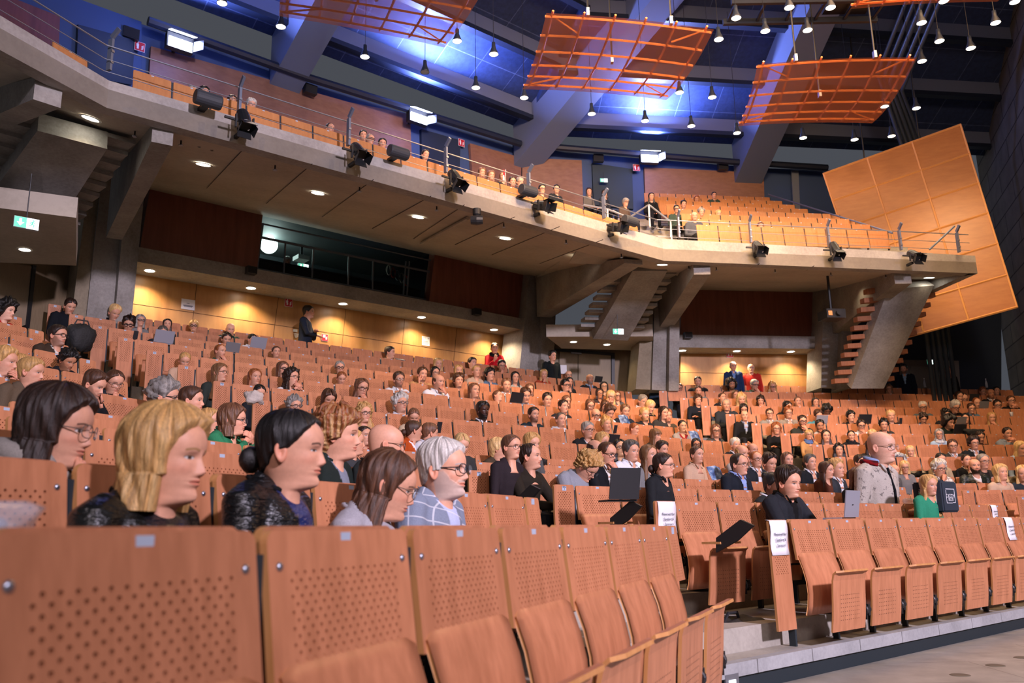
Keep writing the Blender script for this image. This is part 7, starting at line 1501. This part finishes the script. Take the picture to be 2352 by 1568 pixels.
def props():
    for a in ((378, 789, 44, SILVER, 'open silver laptop seen from behind in the upper left rows'), (536, 808, 33, GREYLID, 'open dark grey laptop seen from behind in the upper left rows'), (595, 798, 38, SILVER, 'open pale grey laptop before the dark haired woman in the upper left rows'),
              (1190, 925, 37, BLACKP, 'open black laptop before the young man in the middle block'), (1412, 1018, 40, BLACKP, 'open black laptop before the woman with black round glasses'), (1901, 901, 24, BLACKP, 'dark laptop in the last row beside the bent man'), (1891, 972, 28, SILVER, 'open silver laptop before the teal jacket'),
              (1990, 973, 32, BLACKP, 'open black laptop in front of the young man with black fringe'), (2209, 994, 32, BLACKP, 'large black laptop beside the bearded man in dark green'), (2212, 971, 24, GREYLID, 'grey laptop with stickers behind the large black one'), (2241, 919, 25, BLACKP, 'dark laptop beside the man rubbing his forehead'), (2264, 936, 24, GREYLID, 'grey blue laptop before the reddish man at the right'), (1377, 884, 14, BLACKP, 'small dark tablet beside the woman with black hair and thin glasses')): laptop(*a)
    laptop(1984, 1192, 58, SILVER, 'large silver laptop open on the front row desk beside the young man in blazer', ('M', 1), 100, .86, .06, .10, True)
    laptop(1462, 1190, 50, BLACKP, 'black laptop open on the second row desk by the aisle', ('M', 2), 104, .95, -.35, .12)
    o, d = thing_on('tablet', 924, 828, 'dark blue tablet lying propped before the man in profile', 'tablet'); MB().box((0, .03, .03), .20, .13, .01, None, (0, .9, .4), (0, -.4, .9)).build('tablet_body', mat('navy_cover', (.03, .05, .11), .5), o); MB().box((0, .06, .01), .05, .05, .04).build('stand', BLACK, o)
    for px, py, lab in ((1416, 995, 'black phone propped on a seat back in the middle block'), (1011, 990, 'black phone held up behind the plaid blazer'), (2071, 975, 'black phone lying before the blond young man'), (312, 770, 'black phone held by the man in the grey green jacket')):
        o, d = thing_on('phone', px, py, lab, 'phone', .02); MB().box((0, 0, .065), .066, .008, .13, None, (0, 1, .3), (0, -.3, 1)).build('phone_body', BLACKP, o); MB().box((0, .006, .067), .058, .002, .115, None, (0, 1, .3), (0, -.3, 1)).build('screen', MATS['laptop_screen'], o)
    BRO = mat('blue_brochure', rough=.4, build=lambda nt, b: nt.links.new(ramp(nt, noise(nt, coords(nt, (9, 9, 9)), 1.5, 3), [(.35, (.02, .05, .16)), (.5, (.10, .20, .40)), (.62, (.4, .48, .6))]), b.inputs['Base Color']))
    for px, py, lab in ((1443, 970, 'open blue brochure held by the light haired man in navy'), (1606, 1010, 'open blue brochure on a seat back near the woman in the red top'), (1662, 1101, 'printed brochure on the seat back left of the man in the blue shirt')):
        o, d = thing_on('brochure', px, py, lab, 'brochure', .03)
        for s_ in (-1, 1): MB().prism([(0, .0, .015), (s_*.12, .03, .0), (s_*.12, .10, .15), (0, .07, .165)], [(0, .003, .018), (s_*.12, .033, .003), (s_*.12, .103, .153), (0, .073, .168)]).build('page', BRO, o)
    # reserved signs hung over seat backs
    for px, py, key, wp, lab in ((1783, 1200, ('M', 1), .205, 'white paper reserved sign on the tall end panel of the front row'), (2312, 1187, ('M', 1), .19, 'white paper reserved sign on the front row at the right'), (2279, 1155, ('M', 2), .16, 'white paper reserved sign on the second row at the right'), (1528, 1155, ('M', 2), .20, 'white paper reserved sign hanging from the second row end panel')):
        r = ROWS[key]; t = r.t_at(px); p = r.pt(t, -.006); o = thing('reserved_sign', (p.x, p.y, r.z), lab, 'sign', None, r.ang(t)); h_ = wp*1.12
        mb = MB(); n = 6; V = []
        for i in range(n+1):
            z_ = -h_*i/n; y_ = z_*math.tan(TILT if px > 1800 else .02)-.004-.006*math.sin(i*1.1)
            V += [(-wp/2, y_, z_), (-wp/4, y_-.003, z_), (0, y_-.001, z_), (wp/4, y_-.004, z_), (wp/2, y_, z_)]
        mb.add(V, [(i*5+j, i*5+j+1, (i+1)*5+j+1, (i+1)*5+j)[::-1] for i in range(n) for j in range(4)]); mb.add([(-wp/2, -.004, 0), (wp/2, -.004, 0), (wp/2, .03, .006), (-wp/2, .03, .006)], [(0, 1, 2, 3)]); s_ = mb.build('sheet', WHITEP, o, True)
        so = s_.modifiers.new('t', 'SOLIDIFY'); so.thickness = .0012
        for i, tx in enumerate(('Reserved for', 'Speaker &', 'Sponsors')): zq_ = -h_*(.44+.16*i); text_mesh(o, tx, wp*.135, (0, zq_*math.tan(TILT if px > 1800 else .02)-.017, zq_), INK)
    # bags and clothes
    def lump(mb, c, rx, ry, rz, seed=0, k=16, amp=.10):
        rg = np.random.default_rng(seed); ph = rg.uniform(0, 6, 6); V = []; nu = 9
        for i in range(nu+1):
            for j in range(k):
                a, b_ = math.pi*i/nu, 2*math.pi*j/k; q = 1+amp*(math.sin(3*b_+ph[0]+2*a)+.6*math.sin(5*b_+ph[1]-3*a)+.5*math.sin(4*a+ph[2]))
                e = .75; V.append((c[0]+rx*q*abs(math.sin(a))**e*math.copysign(abs(math.cos(b_))**.8, math.cos(b_)), c[1]+ry*q*abs(math.sin(a))**e*math.sin(b_), c[2]+rz*math.copysign(abs(math.cos(a))**.8, math.cos(a))*-1*q))
        return mb.add(V, [(i*k+j, i*k+(j+1) % k, (i+1)*k+(j+1) % k, (i+1)*k+j) for i in range(nu) for j in range(k)])
    BAG = mat('black_bag_fabric', (.012, .013, .015), .7, build=lambda nt, b: bump(nt, b, noise(nt, coords(nt, (1, 1, 1)), 14, 4), .03, .6))
    r = ROWS['M', 1]; t = r.t_at(1790); p = r.pt(t, .42); o = thing('backpack', (p.x, p.y, r.floor+.002), 'black backpack lying under the front row beside the end panel', 'bag', None, r.ang(t)); lump(MB(), (0, 0, .085), .30, .17, .085, 3).build('bag_body', BAG, o, True); MB().tube([(-.2, -.05, .15), (-.16, -.06, .21), (-.06, -.06, .21), (-.02, -.05, .15)], .012, 6).build('carry_strap', BLACKP, o)
    lump(MB(), (.02, -.12, .06), .2, .05, .05, 5).build('front_pocket', BAG, o, True)
    o, d = thing_on('bag', 183, 800, 'big black bag on the aisle seat left of the tall end panels', 'bag', -.20, ('M', 13)); lump(MB(), (-.04, 0, -.27), .20, .15, .20, 4).build('bag_body', BAG, o, True); MB().tube([(-.15, 0, -.12), (-.1, 0, .0), (.05, 0, .0), (.1, 0, -.12)], .012, 6).build('handle', BLACKP, o)
    FUR = mat('flecked_fur', rough=.95, build=lambda nt, b: nt.links.new(ramp(nt, noise(nt, coords(nt, (1, 1, 1)), 30, 4, .7), [(.42, (.05, .06, .07)), (.52, (.5, .5, .5))]), b.inputs['Base Color']))
    o, d = thing_on('scarf', 2062, 1049, 'flecked grey scarf draped over a seat back near the bald standing man', 'scarf'); m_ = lump(MB(), (0, 0, .03), .17, .06, .05, 8, 16, .2); lump(m_, (.13, -.06, -.07), .035, .03, .10, 9, 12, .2); m_.build('scarf_cloth', FUR, o, True)
    for px, py, lab, c, sx in ((2237, 992, 'black coat heaped on a seat back behind the man with cropped hair', (.012, .013, .014), .24), (2345, 1110, 'olive jacket draped over a seat back at the right edge', (.10, .085, .05), .22), (1215, 1066, 'black padded jacket on the seat behind the dark sweater man', (.012, .012, .014), .20), (1738, 1087, 'black quilted bag on the seat behind the blue shirt', (.02, .02, .025), .10), (587, 922, 'cream jacket hung over the seat beside the woman with earring', (.55, .48, .42), .10)):
        o, d = thing_on('jacket' if 'bag' not in lab else 'bag', px, py, lab, 'jacket' if 'bag' not in lab else 'bag', .03); lump(MB(), (0, 0, .03), sx, .09, .07, int(px), 16, .18).build('folded_cloth', mat('cloth_%d' % px, c, .8, build=lambda nt, b: bump(nt, b, noise(nt, coords(nt, (1, 1, 1)), 12, 4), .04, .6)), o, True)
    CLEAR = mat('clear_plastic', (.85, .9, 1), .08, spec=.8, build=lambda nt, b: b.inputs['Alpha'].__setattr__('default_value', .38))
    r = ROWS['L', 1]; t = r.t_at(30); p = r.pt(t, .16); o = thing('plastic_package', (p.x, p.y, r.z+.0), 'crumpled clear plastic package on the desk behind the nearest seat', 'package', None, r.ang(t)); lump(MB(), (0, 0, .018), .15, .06, .032, 21, 20, .16).build('wrapper', CLEAR, o, True); lump(MB(), (0, 0, .012), .11, .045, .018, 22, 16, .1).build('contents', mat('pale_blue_contents', (.42, .48, .7), .5), o, True)
    for i, (px, py) in enumerate(((2125, 889), (2190, 890), (2267, 892))):
        p = R.hit(px, py, ROWS['R', 15].n+.3); o = thing('water_bottle', (p.x, p.y, ROWS['R', 15].z), 'small glass bottle on the last row desk by the grey door, %s' % ('left', 'middle', 'right')[i], 'bottle', 'bottles on the rear desk'); MB().lathe([(0, 0), (.032, 0), (.034, .1), (.03, .14), (.013, .19), (.013, .23)], (0, 0, 0), (0, 0, 1), 12).build('bottle_glass', CLEAR, o, True); MB().lathe([(.015, .225), (.015, .245), (0, .245)], (0, 0, 0), (0, 0, 1), 10).build('cap', WHITEP, o)
    o, d = thing_on('paper_cup', 2327, 953, 'white paper cup on a seat back at the far right', 'cup', .04); MB().lathe([(0, 0), (.03, 0), (.04, .09), (.042, .10), (.0, .10)], (0, 0, 0), (0, 0, 1), 14).build('cup_body', WHITEP, o, True); MB().lathe([(.043, .095), (.043, .105), (0, .108)], (0, 0, 0), (0, 0, 1), 14).build('lid', WHITEP, o)
    o, d = thing_on('water_bottle', 2112, 1157, 'clear plastic bottle lying on the desk before the green top', 'bottle', .10, ('M', 2)); MB().lathe([(0, 0), (.03, .0), (.034, .03), (.034, .15), (.014, .19), (.014, .21), (0, .21)], (-.1, 0, .036), (1, 0, 0), 12).build('bottle_body', CLEAR, o, True); MB().lathe([(.016, .205), (.016, .22), (0, .22)], (-.1, 0, .036), (1, 0, 0), 10).build('cap', mat('blue_cap', (.1, .2, .5), .4), o)
    p = M.hit(1160, 412, 11.2); o = thing('paper_flag', p, 'small red and white flag stuck up at the balcony front', 'flag', None, M.a); MB().tube([(0, 0, -.05), (.02, 0, .20)], .005, 5).build('stick', WHITEP, o); MB().box((-.02, 0, .11), .05, .004, .14).build('flag_cloth', RED, o); MB().box((-.035, -.003, .02), .03, .004, .1).build('white_tail', WHITEP, o)
    for k_, px in ((1, 1750), (2, 1490), (3, 1255)):
        r = ROWS['M', k_]; t = r.t_at(px)-.02; p = r.pt(t, .03); o = thing('desk_bracket', (p.x, p.y, r.base), 'dark folding desk bracket with wooden flap behind the row %s end panel' % NUM[k_], 'desk', 'folded aisle desks', r.ang(t))
        MB().prism([(-.012, .02, .80), (-.012, .16, .70), (-.012, .34, .62), (-.012, .33, .72), (-.012, .12, .84)], [(.012, .02, .80), (.012, .16, .70), (.012, .34, .62), (.012, .33, .72), (.012, .12, .84)]).build('bracket_plate', BLACK, o)
        MB().box((.10, .37, .685), .24, .16, .016).build('desk_flap', BEECHEDGE, o)
    # round floor boxes and the step light on the stage floor
    for i, (px, py) in enumerate(((2205, 1550), (2286, 1528), (2350, 1510))):
        p = at_z(px, py, 0.0); MB_ = MB().lathe([(0, .004), (.055, .004), (.062, .002), (.064, .0)], (0, 0, 0), (0, 0, 1), 18, 0, False); o = thing('floor_box', p, 'round dark floor box let into the stage floor, %s' % ('nearest', 'middle one', 'farthest')[i], 'floor box', 'floor boxes'); MB_.build('cover', mat('floor_box_cover', (.10, .09, .07), .5), o)
    p = at_z(1680, 1560, 0.09); o = thing('step_light', p, 'small step light panel on the kerb at the bottom edge', 'light', None, ROWS['M', 1].th); MB().box((0, 0, 0), .13, .012, .06).build('frame', STEEL, o); MB().box((0, -.008, -.012), .06, .004, .02).build('lens', mat('step_lens', (1, 1, 1), emit=3, ecol=(.9, .95, 1)), o)
crowd()
stand_all()
props()
build_seats()
